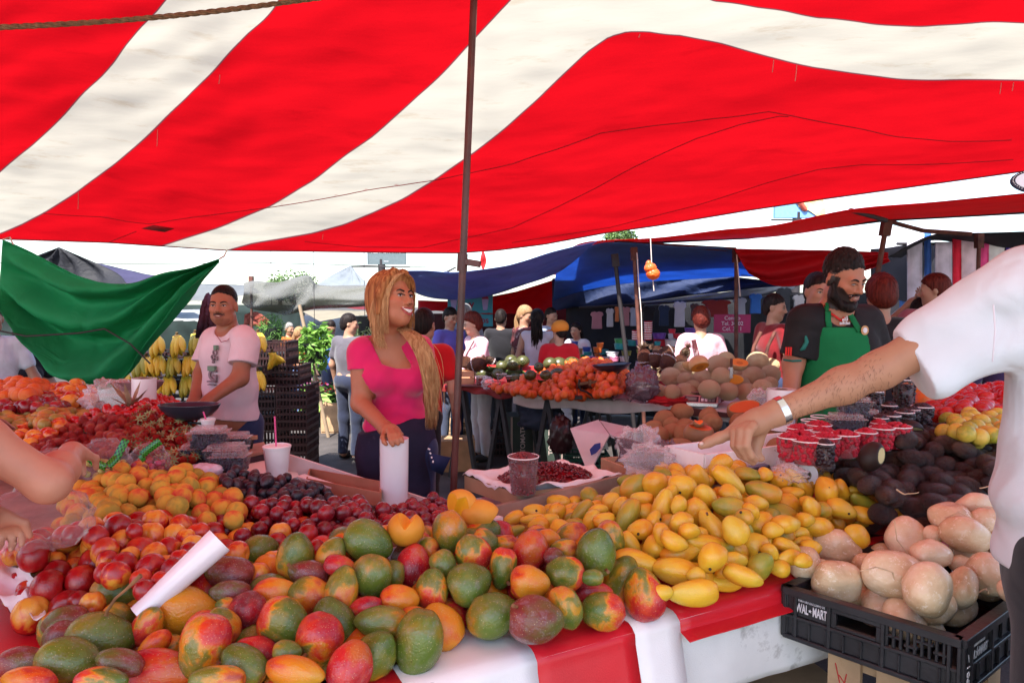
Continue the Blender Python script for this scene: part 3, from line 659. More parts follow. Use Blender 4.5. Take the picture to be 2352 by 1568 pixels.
KL+=[(TB,*e)for e in((390,470,205,168,80,Y_),(700,455,145,128,60,Y_),(1010,355,208,168,-25,G_),(1705,280,178,152,85,G_),(1505,420,115,98,0,Y_),(1395,565,178,148,80,R_),(1905,460,165,148,-60,M_),(2020,350,125,95,-30,Y_),(500,635,168,118,-15,P_c),(770,560,135,92,-10,R_),(1040,655,192,166,90,G_),(210,785,172,122,10,O_),(520,820,178,158,-30,Y_),(785,755,183,138,80,Y_),(1215,630,105,112,0,G_),(1660,560,135,102,-60,G_),(1555,755,166,140,80,M_),(1880,705,186,172,20,G_),(2160,580,168,118,80,M_),(985,920,148,95,15,R_),(1275,840,160,120,-10,O_),(300,1045,218,192,-20,M_),(720,1060,222,162,-60,G_),(1130,1050,218,135,-10,G_),(1405,985,125,78,0,Y_),(1715,985,158,132,-45,R_),(1640,1145,192,168,-45,O_),(2080,980,216,192,20,G_),(585,1190,204,196,70,M_),(1070,1315,204,178,60,Y_),(860,1430,204,184,70,R_),(1440,1300,264,208,80,G_),(380,1465,252,125,0,O_),(320,1290,115,92,0,G_))]
KL+=[(TC,*e)for e in((265,430,168,156,80,R_),(820,440,208,172,80,G_),(960,320,155,108,-65,Y_),(255,705,166,150,0,O_),(560,625,164,138,-10,M_),(545,425,115,98,0,Y_),(415,335,100,88,0,O_),(310,1020,217,202,0,P_c),(560,915,178,142,-70,Y_),(800,790,155,92,0,R_),(880,950,184,164,-20,M_),(1225,800,213,174,-75,M_),(1020,700,234,154,65,Y_),(50,375,105,75,0,Y_),(460,480,90,80,0,P_c),(790,660,95,66,0,G_))]
KW={'g':'green','y':'green and yellow','o':'orange','m':'red and green','r':'crimson','p':'purplish'}
KZ=[(950,1500,.855),(1400,1400,.855),(1150,1450,.855),(60,1500,.87),(400,1540,.86),(250,1460,.89),(300,1370,.88),(500,1400,.92),(700,1420,.90),(830,1240,.98),(670,1280,.96),(1050,1220,.97),(1370,1270,.96),(1200,1330,.93),(900,1330,.95),(750,1520,.86),(1000,1400,.90),(1480,1370,.86),(1220,1260,.95)]
mangoes=hand_pile('mango','mango','large mangoes heaped along the front of the table',KL,kent,5,KZ,KW,'mango','front mango heap',46)
def stem_on(o,pts,r0=.004,r1=.003,nm='stem'):
 b=MB();b.tube(pts,[r0]+[r1]*(len(pts)-2)+[r0*1.1],7);s=b.mesh(nm,m_stem,True);q=link(nm,s,o);q.matrix_parent_inverse=Matrix.LocRotScale(o.location,o.rotation_euler,o.scale).inverted();return q
def at_pix(items,px,py):return min(items,key=lambda i:(i[1]-px)**2+(i[2]-py)**2)[0]
def toward(o,px,py,k=1.):v=P(px,py,1)-cam.location;return cam.location+v.normalized()*((o.location-cam.location).length*k)
o=at_pix(mangoes,*unproj(TA,865,1190));o['label']='big green mango with a long dry stem rising from its top'
stem_on(o,[toward(o,*unproj(TA,905,1010),.985),toward(o,*unproj(TA,915,950),.975),toward(o,*unproj(TA,990,835),.96),toward(o,*unproj(TA,1080,760),.95),toward(o,*unproj(TA,1205,640),.94)],.005,.0032)
for(t,cx_,cy_,sx_,sy_,ex,ey)in((TB,500,635,400,612,325,548),(TC,310,1020,165,915,112,900),(TC,820,440,905,590,925,612),(TA,1265,1070,1215,1235,1225,1250),(TB,1395,565,1405,690,1412,706),(TB,585,1190,490,1305,440,1350),(TB,2160,580,2205,700,2212,712),(TA,205,1390,135,1445,140,1475),(TB,390,470,405,460,412,440),(TB,860,1430,860,1438,856,1445)):
 o=at_pix(mangoes,*unproj(t,cx_,cy_));b_=min(o.scale)
 a1,a2=toward(o,*unproj(t,sx_,sy_),1-b_*.55/o.location.length),toward(o,*unproj(t,ex,ey),1-b_*.95/o.location.length);stem_on(o,[a1,a1.lerp(a2,.6),a2],.0045,.0033)
low=lambda c,d:[(x,y,z_-d)for x,y,z_ in c]
KP=[(60,1560),(110,1470),(180,1420),(300,1425),(370,1370),(480,1300),(620,1270),(800,1240),(1000,1235),(1200,1225),(1400,1240),(1440,1330),(1400,1400),(1250,1430),(1120,1420),(1000,1470),(900,1530),(700,1560)]
kf=heap('mango','','mango','large mangoes heaped along the front of the table',KP,low(KZ,.05),kent,'gymrpo',5,.05,2,95,1.5,1.0,.3,.08,(1.15,.95,.93),True,6000,21)
for q in kf:q['label']='large mango half hidden under the topmost mangoes of the front heap'
ata=fruit_meshes('small_mango',ATA,['a','ag'],28,18)
A_1,A_2='a','ag'
AL=[(TE,*e)for e in((115,1220,92,66,20,A_1),(300,1165,102,76,-10,A_1),(485,1175,88,80,60,A_1),(290,1235,120,60,0,A_1),(330,1280,95,66,10,A_1),(700,1170,128,78,45,A_2),(545,1320,118,88,-20,A_1),(790,1230,98,78,60,A_1),(950,1080,90,76,60,A_1),(1030,1120,92,64,50,A_1),(890,1235,95,66,20,A_1),(1090,1210,172,106,62,A_2),(1145,960,138,96,50,A_2),(1330,945,124,106,85,A_1),(1560,960,122,118,0,A_1),(1215,1055,98,66,0,A_1),(1395,1125,154,106,75,A_1),(1240,1170,90,80,0,A_1),(1525,1110,86,66,60,A_1),(1755,1035,118,98,-60,A_1),(1545,1275,112,102,60,A_1),(1700,1190,152,108,-50,A_1),(1880,770,118,76,50,A_1),(1700,870,112,84,-50,A_1),(1950,890,167,88,-40,A_1),(2110,845,112,66,-5,A_2),(2265,850,66,62,0,A_1),(1970,1015,102,78,-30,A_1),(2230,970,142,74,-8,A_2),(1960,1130,142,92,-5,A_2),(2190,1095,116,66,-10,A_1),(1200,1320,110,100,10,A_1),(1380,1355,96,80,90,A_1),(1830,1330,192,108,-60,A_1),(2010,1325,128,112,-50,A_1),(2215,1260,128,108,0,A_1),(2150,1165,86,66,-50,A_1),(80,1345,134,66,20,A_2),(2320,1190,86,66,0,A_2),(420,1250,90,70,30,A_1),(640,1290,90,70,10,A_2),(1620,1330,95,75,0,A_1),(2080,1220,90,70,30,A_2),(1310,1240,90,70,60,A_1),(1450,1020,90,70,60,A_1),(840,1160,85,70,20,A_1))]
AL+=[(TC,*e)for e in((1110,375,114,84,-50,A_1),(1310,405,108,98,60,A_1),(1490,350,124,76,-25,A_1),(1170,520,192,104,-15,A_1),(1545,440,188,94,15,A_1),(1740,365,164,84,-10,A_1),(1505,605,192,134,-10,A_1),(1815,495,138,124,60,A_1),(1660,790,212,118,3,A_1),(1890,700,182,90,-10,A_1),(2075,645,164,94,-15,A_1),(2180,400,134,118,-40,A_1),(2230,560,124,112,60,A_2),(2010,515,124,72,-10,A_1),(1390,790,90,80,0,A_1),(2290,375,92,76,90,A_1),(1700,285,82,56,0,A_1),(1680,645,80,66,0,A_1),(1930,600,90,70,0,A_1),(680,310,80,60,20,A_1))]
AL+=[(TF,*e)for e in((40,1092,62,58,90,A_2),(130,1097,66,62,0,A_1),(270,1160,108,88,-40,A_1),(430,1170,152,80,-50,A_1),(120,1247,152,94,-15,A_2),(370,1252,104,62,5,A_1),(60,1342,114,66,-10,A_1),(340,1370,124,104,-30,A_1),(505,1335,72,66,0,A_1),(655,1245,128,106,80,A_1),(790,1228,94,66,-60,A_1),(845,1132,138,70,0,A_1),(1040,1197,104,92,-60,A_1),(900,1242,80,56,0,A_1),(780,1392,128,92,-20,A_1),(530,1385,104,80,-60,A_1),(970,1437,114,78,-20,A_1),(1000,1372,192,84,-38,A_2),(1130,1335,124,62,-15,A_1),(1320,1427,132,88,-10,A_1),(270,1440,172,94,-20,A_2),(110,1500,124,108,-30,A_1),(310,1520,124,94,0,A_1),(480,1480,80,72,0,A_1),(620,1405,80,70,0,A_2),(200,1300,80,60,0,A_1))]
AL+=[(TD,*e)for e in((590,237,132,98,-10,A_1),(920,302,108,98,-30,A_1),(320,392,118,74,-20,A_1),(460,365,88,60,0,A_1),(530,402,94,74,0,A_1),(350,492,114,66,0,A_1),(260,580,88,82,0,A_1),(200,260,90,70,10,A_1),(440,290,80,60,0,A_1),(180,440,80,60,-40,A_1),(460,520,80,60,0,A_1))]
AW={'a':'yellow','ag':'greenish yellow'}
AZ=[(1560,1390,.85),(1660,1360,.85),(1780,1310,.85),(1552,1311,.89),(1460,1280,.90),(1640,1250,.94),(1300,1180,.90),(1180,1190,.88),(1400,1160,.94),(1450,1120,.98),(1560,1120,1.02),(1660,1080,1.05),(1750,1090,1.02),(1850,1110,.99),(1950,1110,.96),(2050,1170,.90),(1960,1220,.88),(1800,1190,.95),(1700,1180,.99),(1560,1200,.98),(1860,1250,.88),(1750,1260,.90)]
smalls=hand_pile('small_mango','mango','small yellow mangoes heaped beside the large ones',AL,ata,5,AZ,AW,'small mango','yellow mango heap',40,.92)
for(t,cx_,cy_,sx_,sy_,ex,ey)in((TC,1660,790,1465,800,1420,792),(TE,1830,1330,1775,1195,1768,1178)):
 o=at_pix(smalls,*unproj(t,cx_,cy_));a1,a2=toward(o,*unproj(t,sx_,sy_),.99),toward(o,*unproj(t,ex,ey),.98);stem_on(o,[a1,a1.lerp(a2,.5),a2],.0035,.0028)
for(t,x,y)in((TE,1185,1350),(TE,1400,1225),(TE,1540,1000),(TE,310,1158),(TE,2050,1155),(TC,1793,608),(TC,2220,447),(TF,683,1212),(TF,865,1437),(TF,1072,1275),(TF,1186,1357),(TF,270,1112),(TF,203,1500),(TD,390,310),(TE,1745,1195),(TC,1185,283),(TE,2325,1253)):
 px,py=unproj(t,x,y);o=at_pix(smalls,px,py);r_=min(o.scale);c_=toward(o,px,py,1-r_*.9/o.location.length);b=MB();b.ell((0,0,0),(.0042,.0042,.0042),None,8,6)
 q=link('stem_scar',b.mesh('stem_scar',m_scar,'all'),o);v=(c_-o.location);Ms=Matrix.LocRotScale(o.location,o.rotation_euler,o.scale);lv=Ms.inverted()@c_;lv=lv.normalized()*.985
 q.matrix_parent_inverse=Ms.inverted();q.location=Ms@lv
AP=[(1170,1200),(1300,1150),(1420,1130),(1480,1075),(1600,1080),(1700,1060),(1860,1100),(2000,1100),(2060,1170),(2000,1190),(1900,1200),(1880,1230),(1800,1290),(1650,1330),(1560,1340),(1450,1260),(1300,1220)]
af=heap('small_mango','small yellow mango half hidden under the topmost ones of the yellow heap','mango','small yellow mangoes heaped beside the large ones',AP,low(AZ,.035),ata,['a','a','ag'],5,.036,2,110,1.5,1.0,.3,.08,(1.3,.95,.9),True,6000,22)
riser(AP,AZ,.13,m_base,'dark lined riser under the yellow mango heap')
nec=fruit_meshes('nectarine',NEC,['nr','nm','no'],28,20)
n1,n2,n3='nr','nm','no'
NL=[(TA,x,y,r,r*.96,90,c)for x,y,r,c in((565,330,118,n3),(295,480,135,n1),(265,410,122,n2),(780,250,112,n2),(1010,235,116,n1),(1325,190,113,n2),(1285,312,122,n3),(1500,300,102,n3),(1540,225,102,n3),(1045,365,112,n2),(820,320,104,n2),(800,395,102,n3),(560,400,128,n1),(590,480,126,n2),(700,505,112,n3),(820,540,136,n1),(900,435,112,n3),(1060,560,112,n1),(1200,437,126,n1),(1320,475,112,n3),(1445,430,114,n2),(1290,592,130,n2),(990,640,118,n2),(705,695,140,n1),(415,745,144,n1),(490,625,112,n1),(390,605,112,n3),(165,650,122,n2),(190,712,116,n1),(255,770,104,n1),(215,830,86,n1),(125,465,94,n2),(110,510,86,n1),(100,590,78,n1),(265,978,150,n2),(570,922,147,n1),(790,890,104,n3),(1700,292,102,n1),(1620,452,90,n1),(1650,395,98,n3),(1540,510,90,n1),(2030,457,106,n3),(2180,452,104,n1),(2230,392,86,n3),(2210,642,104,n2),(1150,265,70,n1),(1190,240,64,n1),(330,360,112,n1),(620,300,86,n1),(1230,770,86,n1),(1480,600,104,n1),(1385,705,96,n1),(920,520,90,n2),(470,530,90,n2),(640,580,90,n3),(1420,560,90,n2),(900,620,90,n1),(300,640,90,n2),(680,880,100,n1),(560,800,100,n2),(1110,480,85,n3),(1210,680,95,n1),(1590,330,85,n2),(1700,520,90,n1),(1800,420,90,n2))]
NL+=[(TB,x,y,r,r*.96,90,c)for x,y,r,c in((260,282,92,n3),(495,297,92,n1),(230,372,92,n1),(60,442,98,n1),(195,532,98,n2),(60,640,104,n2),(110,392,70,n3),(250,480,86,n1),(330,400,80,n2),(570,420,80,n1),(120,520,80,n3))]
NZ=[(70,1400,.845),(150,1395,.85),(110,1340,.90),(30,1330,.87),(190,1335,.91),(70,1270,.95),(270,1280,.96),(330,1200,1.0),(270,1215,1.0),(210,1210,1.0),(430,1240,.96),(350,1300,.94),(560,1270,.93),(640,1230,.93),(700,1225,.93),(600,1320,.90)]
nects=hand_pile('nectarine','nectarine','nectarines heaped on the left of the table',NL,nec,4,NZ,{'nr':'glossy dark red','nm':'red and yellow','no':'orange'},'nectarine','nectarine heap',34,1)
NP=[(20,1400),(10,1330),(40,1270),(120,1230),(270,1195),(420,1195),(560,1225),(700,1200),(720,1260),(560,1300),(420,1330),(250,1380),(130,1410)]
nf=heap('nectarine','nectarine half hidden under the topmost ones of the left heap','nectarine','nectarines heaped on the left of the table',NP,low(NZ,.035),nec,['nr','nm','no'],4,.036,2,80,1.5,1.0,.3,.08,(1,1,1),False,6000,23)
riser(NP,NZ,.12,m_base,'dark lined riser under the nectarine heap')
PR_=.032
pea=fruit_meshes('peach',PEA,['pe'],22,16)
PZc=[(150,1200,.93),(330,1210,.95),(480,1190,.93),(200,1130,.97),(330,1110,1.0),(440,1110,.98),(520,1120,.96),(400,1085,1.02),(300,1085,1.03),(240,1090,1.0)]
pk=heap('peach','downy orange peach with a red blush','peach','peaches heaped behind the nectarines',PP:=[(140,1205),(160,1140),(230,1095),(320,1078),(430,1090),(520,1100),(548,1150),(540,1200),(470,1225),(380,1205),(260,1215)],PZc,pea,['pe'],4,PR_,3,230,1.56,1.0,.5,.10,seed=3)
def heap_labels(objs,col,noun,pile,band):
 row_labels([(o,*PX(o.location),col)for o in objs],noun,pile,band)
heap_labels(pk,'downy orange','peach','peach heap',24)
plu=fruit_meshes('plum',PLU,['pl'],20,14)
PLZ=[(520,1210,.92),(620,1220,.91),(750,1230,.91),(900,1200,.90),(1000,1170,.91),(620,1160,.96),(750,1160,.96),(860,1160,.94),(960,1165,.92),(1000,1200,.90)]
pls=heap('plum','small glossy dark red plum','plum','dark red plums heaped in front of the plastic roll',LP:=[(490,1200),(540,1165),(600,1150),(700,1158),(790,1145),(850,1155),(880,1172),(930,1160),(1000,1145),(1045,1160),(1060,1190),(1030,1235),(900,1235),(800,1250),(700,1250),(600,1240),(520,1235)],PLZ,plu,['pl'],3,.025,3,290,1.58,1.0,.5,.10,seed=4)
heap_labels(pls,'glossy dark red','plum','plum heap',18)
fig=fruit_meshes('dark_plum',FIG,['fi'],18,14)
figs=heap('dark_plum','small purple black plum','plum','purple black plums heaped beside the peaches',FP:=[(500,1100),(540,1085),(600,1090),(680,1105),(740,1125),(765,1150),(700,1165),(610,1162),(560,1170),(545,1140),(520,1125)],[(520,1090,.99),(600,1095,.99),(700,1115,.96),(760,1150,.92),(600,1160,.93),(560,1160,.94)],fig,['fi'],3,.0225,3,170,1.56,1.0,.4,.12,seed=5)
heap_labels(figs,'purple black','small plum','dark plum heap',16)
riser(PP,PZc,.115,m_base,'dark lined riser under the peach heap');riser(LP,PLZ,.085,m_base,'dark lined riser under the dark red plums');riser(FP,[(520,1090,.99),(600,1095,.99),(700,1115,.96),(760,1150,.92),(600,1160,.93)],.085,m_base,'dark lined riser under the purple black plums')
m_leaf=mat('berry_leaf',(.26,.29,.12),.7,.4,30,objvar=.6)
stw=fruit_meshes('strawberry',STRAW,['st'],16,12)
cap=MB()
for k in range(7):
 a=k*.898;ca,sa=math.cos(a),math.sin(a);cap.add([(1.18,0,0),(1.12,.5*ca-.22*sa,.5*sa+.22*ca),(1.0+.12*(k%3),1.35*ca,1.35*sa),(1.12,.5*ca+.22*sa,.5*sa-.22*ca)],[(0,1,2,3)])
cap.tube([(1.1,0,0),(1.6,.1,.1)],.09,5)
cap_me=cap.mesh('leaf_cap',m_leaf,False)
SZ=[(60,1010,1.0),(110,1000,1.02),(200,970,1.07),(250,950,1.1),(330,920,1.13),(420,940,1.10),(440,1000,1.04),(380,1060,1.0),(300,1010,1.05),(200,1030,1.0),(430,1060,.99)]
sb=heap('strawberry','bare ripe red strawberry','strawberry','strawberries without leaves on the left of the heap',[(55,1020),(120,985),(230,945),(290,940),(320,1000),(280,1040),(200,1045),(120,1045)],SZ,stw,['st'],3,.022,3,170,1.62,1.0,.5,.2,seed=6,avoid=False)
for o in sb:o['label']='ripe red strawberry in the leafless left part of the strawberry heap'
sb2=heap('strawberry','ripe red strawberry with a dull green leaf cap in the right part of the heap','strawberry','strawberries with leaf caps on the right of the heap',[(280,945),(330,905),(390,915),(440,950),(455,1000),(445,1060),(380,1075),(330,1050),(300,1010)],SZ,stw,['st'],3,.0195,3,260,1.62,1.0,.5,.2,xup=True,seed=7,avoid=False)
def to_stuff(objs,name,label,cat,mt):
 b=MB()
 for o in objs:
  M=Matrix.LocRotScale(o.location,o.rotation_euler,o.scale);b.add([M@v.co for v in o.data.vertices],[tuple(p.vertices)for p in o.data.polygons]);bpy.data.objects.remove(o)
 return tag(b.build(name,mt,None,'all'),label,cat,None,'stuff')
allb=sorted(sb+sb2,key=lambda o:o.location.y-.5*o.location.z);far=set(allb[285:]);sb2=[o for o in sb2 if o not in far]
if far:to_stuff(list(far),'strawberries','strawberries packed at the back and underneath the strawberry heap','strawberries',FM['st'])
for i,o in enumerate(sb2):
 if i%5!=4:q=link('leaf_cap',cap_me,o)
riser([(40,1020),(120,985),(230,940),(330,900),(390,912),(445,950),(458,1000),(448,1065),(380,1080),(280,1050),(120,1045)],SZ,.07,m_base,'dark riser under the strawberry heap')
riser([(-260,900),(-60,885),(110,880),(205,885),(240,935),(230,955),(120,985),(60,1020),(-60,1020),(-300,1000)],[(0,900,1.05),(60,885,1.08),(110,905,1.05),(0,1000,.95),(100,960,1.0),(220,940,1.0)],.10,m_card,'cardboard riser under the pears and apples')
ora=fruit_meshes('orange',ORA,['or'],18,14);app=fruit_meshes('apple',NEC,['ap'],18,14);per=fruit_meshes('pear',PEAR,['pr'],18,14)
gp={('or',i):ora['or',i]for i in range(3)}
ob=heap('orange','orange on the far left corner of the table','orange','oranges heaped at the far left corner',[(-60,905),(0,885),(40,875),(100,885),(115,900),(80,912),(0,915)],[(0,900,1.12),(60,885,1.15),(110,905,1.1)],gp,['or'],3,.04,3,46,1.5,seed=8,avoid=False)
heap_labels(ob,'round','orange','far left orange heap',14)
ob=heap('peach','large pinkish orange peach','peach','large peaches heaped by the green tarp',[(110,900),(140,885),(180,882),(205,900),(210,925),(160,928),(120,915)],[(160,890,1.13),(200,920,1.08),(130,915,1.08)],{('no',i):nec['no',i]for i in range(4)},['no'],4,.043,2,24,1.5,seed=9,avoid=False)
heap_labels(ob,'pinkish orange','large peach','green tarp heap',14)
ob=heap('apple','dark red apple','apple','dark red apples heaped behind the pears',[(-40,925),(20,908),(80,905),(150,915),(240,935),(200,945),(100,935),(0,945),(-40,945)],[(0,925,1.08),(80,910,1.1),(220,938,1.04)],app,['ap'],4,.037,3,70,1.5,seed=10,avoid=False)
heap_labels(ob,'dark red','apple','apple heap',12)
ob=heap('pear','dull yellow pear','pear','yellow pears heaped behind the strawberries',[(-40,960),(0,940),(90,935),(160,938),(215,945),(190,962),(120,968),(60,985),(0,990)],[(0,955,1.06),(100,940,1.08),(200,950,1.05),(50,980,1.03)],per,['pr'],3,.032,3,80,1.5,flatlie=True,seed=12,avoid=False)
heap_labels(ob,'dull yellow','pear','pear heap',12)
ob=heap('nectarine','pale pink nectarine','nectarine','pale nectarines left of the strawberries',[(0,1000),(60,985),(120,965),(160,968),(110,1000),(70,1020),(20,1030)],[(0,1000,1.0),(60,995,1.02),(140,970,1.05)],{('no',i):nec['no',i]for i in range(4)},['no'],4,.034,3,60,1.5,seed=13,avoid=False)
heap_labels(ob,'pinkish','nectarine','heap left of the strawberries',14)
AVP=[(1905,1085),(1925,1050),(1990,1020),(2030,995),(2100,985),(2200,990),(2310,1015),(2315,1060),(2310,1100),(2270,1120),(2220,1160),(2150,1190),(2080,1175),(2030,1150),(1990,1115)]
avo=fruit_meshes('avocado',AVO,['av'],24,18)
AVZ=[(1950,1060,1.0),(2080,1000,1.08),(2200,1010,1.07),(2290,1060,1.02),(2050,1110,.98),(2200,1110,.98),(2100,1170,.92),(2250,1160,.92),(1910,1090,.97)]
ob=heap('avocado','dark avocado','avocado','dark avocados heaped beside the yellow mangoes',[(1905,1085),(1925,1050),(1990,1020),(2030,995),(2100,985),(2200,990),(2310,1015),(2315,1060),(2310,1100),(2270,1120),(2220,1160),(2150,1190),(2080,1175),(2030,1150),(1990,1115)],AVZ,avo,['av'],4,.038,3,150,1.56,1.0,.45,.08,flatlie=True,seed=14)
riser(AVP,AVZ,.14,m_base,'dark riser under the avocado heap')
riser([(2125,990),(2130,925),(2180,905),(2330,885),(2420,900),(2420,1010),(2330,1005),(2220,1010)],[(2130,985,1.06),(2220,960,1.08),(2320,990,1.08),(2320,890,1.12)],.12,m_card,'cardboard riser under the guavas and tomatoes')
heap_labels(ob,'dark purplish brown','avocado','avocado heap',26)
gua=fruit_meshes('guava',ROUND,['gu'],18,14)
ob=heap('guava','yellow guava','guava','yellow guavas heaped behind the avocados',[(2125,985),(2160,970),(2220,955),(2300,955),(2330,1000),(2260,1005),(2180,1000)],[(2130,985,1.08),(2220,960,1.12),(2320,990,1.1)],gua,['gu'],3,.034,3,80,1.55,seed=15)
heap_labels(ob,'yellow','guava','guava heap',14)
tom=fruit_meshes('tomato',TOM,['to'],18,14)
ob=heap('tomato','ripe red tomato','tomato','red tomatoes heaped behind the guavas',[(2130,935),(2180,915),(2230,895),(2310,888),(2330,950),(2240,958),(2160,955)],[(2140,935,1.1),(2230,910,1.14),(2320,890,1.16),(2300,950,1.1)],tom,['to'],3,.037,3,80,1.55,flatlie=True,seed=16)
heap_labels(ob,'ripe red','tomato','tomato heap',13)
pap=fruit_meshes('papaya',PEAR,['pa'],18,14)
ob=heap('papaya','orange papaya','papaya','orange papayas behind the berry cups',[(2060,925),(2080,890),(2140,895),(2175,905),(2150,930),(2100,940)],[(2070,920,1.1),(2160,910,1.1)],pap,['pa'],3,.065,1,7,1.4,flatlie=True,seed=17,avoid=False)
heap_labels(ob,'big orange','papaya','papaya heap',16)
m_cut=tone_mat('cut_fruit',.5,.1,60,.3)
def cut_fruit(name,label,cat,group,c,r,M,planes,skin,flesh,pit=None,h=.0022):
 """an ellipsoid with wedges taken out; planes = list of (point, normal) pairs, a wedge is what lies outside both"""
 s=SDF().ell((0,0,0),r,None,.01)
 W=[[(Vector(a),Vector(n).normalized())for a,n in w_]for w_ in planes]
 for w_ in W:
  def f(X,Y,Z,w_=w_):
   d=None
   for a,n in w_:
    q=-((X-a.x)*n.x+(Y-a.y)*n.y+(Z-a.z)*n.z);d=q if d is None else np.maximum(d,q)
   return-d
  s.carve(f)
 V_,F_=s.mesh(h)
 e=np.abs(np.sqrt(((V_/np.array(r))**2).sum(1))-1);fl=e>.06
 col=np.where(fl[:,None],np.array(flesh),np.array(skin)+(.12*np.sin(V_*60).sum(1)/3)[:,None]*np.array(skin))
 if pit:col[fl&(np.linalg.norm(V_-np.array(pit[0]),axis=1)<pit[1])]=pit[2]
 Vw=V_@np.array(M.to_3x3()).T+np.array(c)
 o=thing(name,label,cat,c,group);np_mesh('body',Vw,F_,m_cut,o,col);return o
I3=Matrix.Identity(3)
yl,fo=(.66,.28,.03),(.80,.36,.012)
def at_z(px,py,z):return PZ(px,py,z)
cut_fruit('cut_mango','orange and green mango with a notch cut from its top','mango',None,PZ(932,1214,1.0),(.050,.048,.046),I3,[[((.004,0,.012),(1,0,.8)),((.004,0,.012),(-1,0,.9))]],(.62,.24,.02),fo)
cut_fruit('cut_mango','yellow mango cut open at the top into a zigzag crown','mango',None,PZ(1060,1158,1.0),(.050,.045,.042),orient(-25),[[((0,-.01,.016),(.6,-.3,1)),((0,.0,.016),(-.7,-.3,1))],[((-.03,-.01,.004),(-.9,-.4,.7))]],yl,fo)
cut_fruit('cut_mango','yellow mango with a lens shaped slice cut from its right end','mango',None,PZ(1104,1182,.97),(.060,.046,.044),orient(-8),[[((.034,0,0),(1,-.75,-.2))]],yl,fo)
av_s,av_f=(.022,.012,.01),(.62,.54,.26)
cut_fruit('halved_avocado','halved avocado showing its pale flesh and brown stone','avocado',None,PZ(2092,985,1.1),(.050,.037,.037),orient(-12),[[((0,-.012,.004),(.1,-.8,.6))]],av_s,av_f,((.004,-.012,.006),.0165,(.30,.15,.07)))
cut_fruit('nicked_avocado','dark avocado with a pale wedge cut from its upper left side','avocado',None,PZ(2002,1048,1.08),(.054,.040,.040),orient(62),[[((.012,-.022,.022),(.3,-.5,.85))]],av_s,av_f)
m_film=plastic_film('clear_film',(.50,.42,.44),.06,.07,.4)
m_film2=plastic_film('milky_film',(.85,.76,.78),.22,.10,.5,9)
m_clear=plastic_film('clear_plastic',(.40,.34,.34),.07,.06,.12,20);m_lid=plastic_film('clear_lid',(.62,.52,.53),.22,.07,.5,30)
m_filmgrey=plastic_film('grey_film',(.16,.10,.12),.72,.2,.7,9)
m_roll=mat('milky_roll',(.78,.73,.75),.16,.06,3,spec=.6,bump=.4,bsc=9,coat=.5)
m_core=mat('roll_core',(.20,.13,.09),.8)
m_inner_shade=mat('inner_shade_black',(.015,.012,.014),.9)
m_paper=mat('white_paper',(.82,.76,.75),.8,.04,6,bump=.1,bsc=30,wrink=.4)
m_foam=mat('styrofoam',(.84,.80,.79),.55,.03,30,bump=.08,bsc=220)
m_steel=mat('steel',(.6,.6,.62),.25,.1,5,metal=1)
m_pan=mat('enamel_pan',(.022,.022,.034),.28,.2,6,coat=.3)
m_iron=mat('cast_iron',(.02,.018,.018),.45,.3,20,bump=.2)
m_pinkbox=mat('white_carton',(.74,.66,.65),.7,.06,7)
m_boxred=mat('carton_print_red',(.42,.01,.02),.6)
def axes_between(a,b):
 d=Vector(b)-Vector(a);return Matrix.Translation(Vector(a))@d.to_track_quat('Z','Y').to_matrix().to_4x4(),d.length
def roll(label,a,b,r,r2=None,cat='plastic roll',mt=None,flare=0):
 M,L_=axes_between(a,b);o=thing('plastic_bag_roll',label,cat,a);r2=r2 or r
 p=MB();n=40;prof=[(r*.42,0),(r,0)]+[(r+(r2-r)*t+.0012*math.sin(t*40),L_*t)for t in(.1,.25,.4,.55,.7,.85,1)]+[(r2*.9,L_*1.001),(r*.42,L_*.995)]
 p.lathe(prof,32,M);p.build('film',mt or m_roll,o)
 p=MB();p.lathe([(r*.30,-.002),(r*.42,-.002),(r*.42,L_*1.002),(r*.30,L_*1.002),(r*.30,-.002)],24,M);p.build('core',m_core,o)
 p=MB();p.lathe([(.0,L_*.9),(r*.30,L_*.9)],20,M);p.lathe([(.0,L_*.1),(r*.30,L_*.1)],20,M);p.build('hollow',m_inner_shade,o)  # black discs stand in for the shade deep inside the core
 return o
r_=P(905,1174,2.5);roll('upright milky plastic bag roll held under the hand of the woman in pink',r_,P(905.5,1006,2.5),.0525)
o=roll('milky plastic bag roll leaning between the nectarines and the mangoes',PZ(318,1412,.90),PZ(505,1240,1.035),.0245,.034)
roll('upright pink tinted plastic roll behind the strawberries',P(331,940,3.35),P(331,868,3.35),.0555)
roll('milky plastic roll lying on its side with its hollow core showing',P(1852,1091,2.40),P(1800,1066,2.62),.042)
roll('upright milky plastic roll behind the pointing arm',P(1793,985,2.95),P(1795,893,2.95),.060)
def cup(name,label,cat,c,h,rt,rb,mt,group=None,rim=True,lid=False,wall=.0015):
 o=thing(name,label,cat,c,group);M=Matrix.Translation(c)
 p=MB();p.lathe([(0,0),(rb,0),(rt,h),(rt-wall,h),(rb-wall,wall),(0,wall)],28,M);p.build('wall',mt,o)
 if rim:p=MB();p.tube([Vector(c)+Vector((rt*math.cos(a*math.pi/14),rt*math.sin(a*math.pi/14),h))for a in range(29)],.0022,6,False);p.build('rim',m_rimc if mt is m_clear else mt,o)
 if lid:p=MB();p.lathe([(rt*1.03,h-.008),(rt*1.05,h),(rt*.9,h+.004),(rt*.88,h-.001),(0,h-.001)],28,M);p.build('lid',mt,o)
 return o
m_rimc=mat('cup_rim',(.86,.78,.78),.15,.03,4,spec=.7)
m_straw=mat('pink_straw',(.75,.10,.28),.35,.05,4)
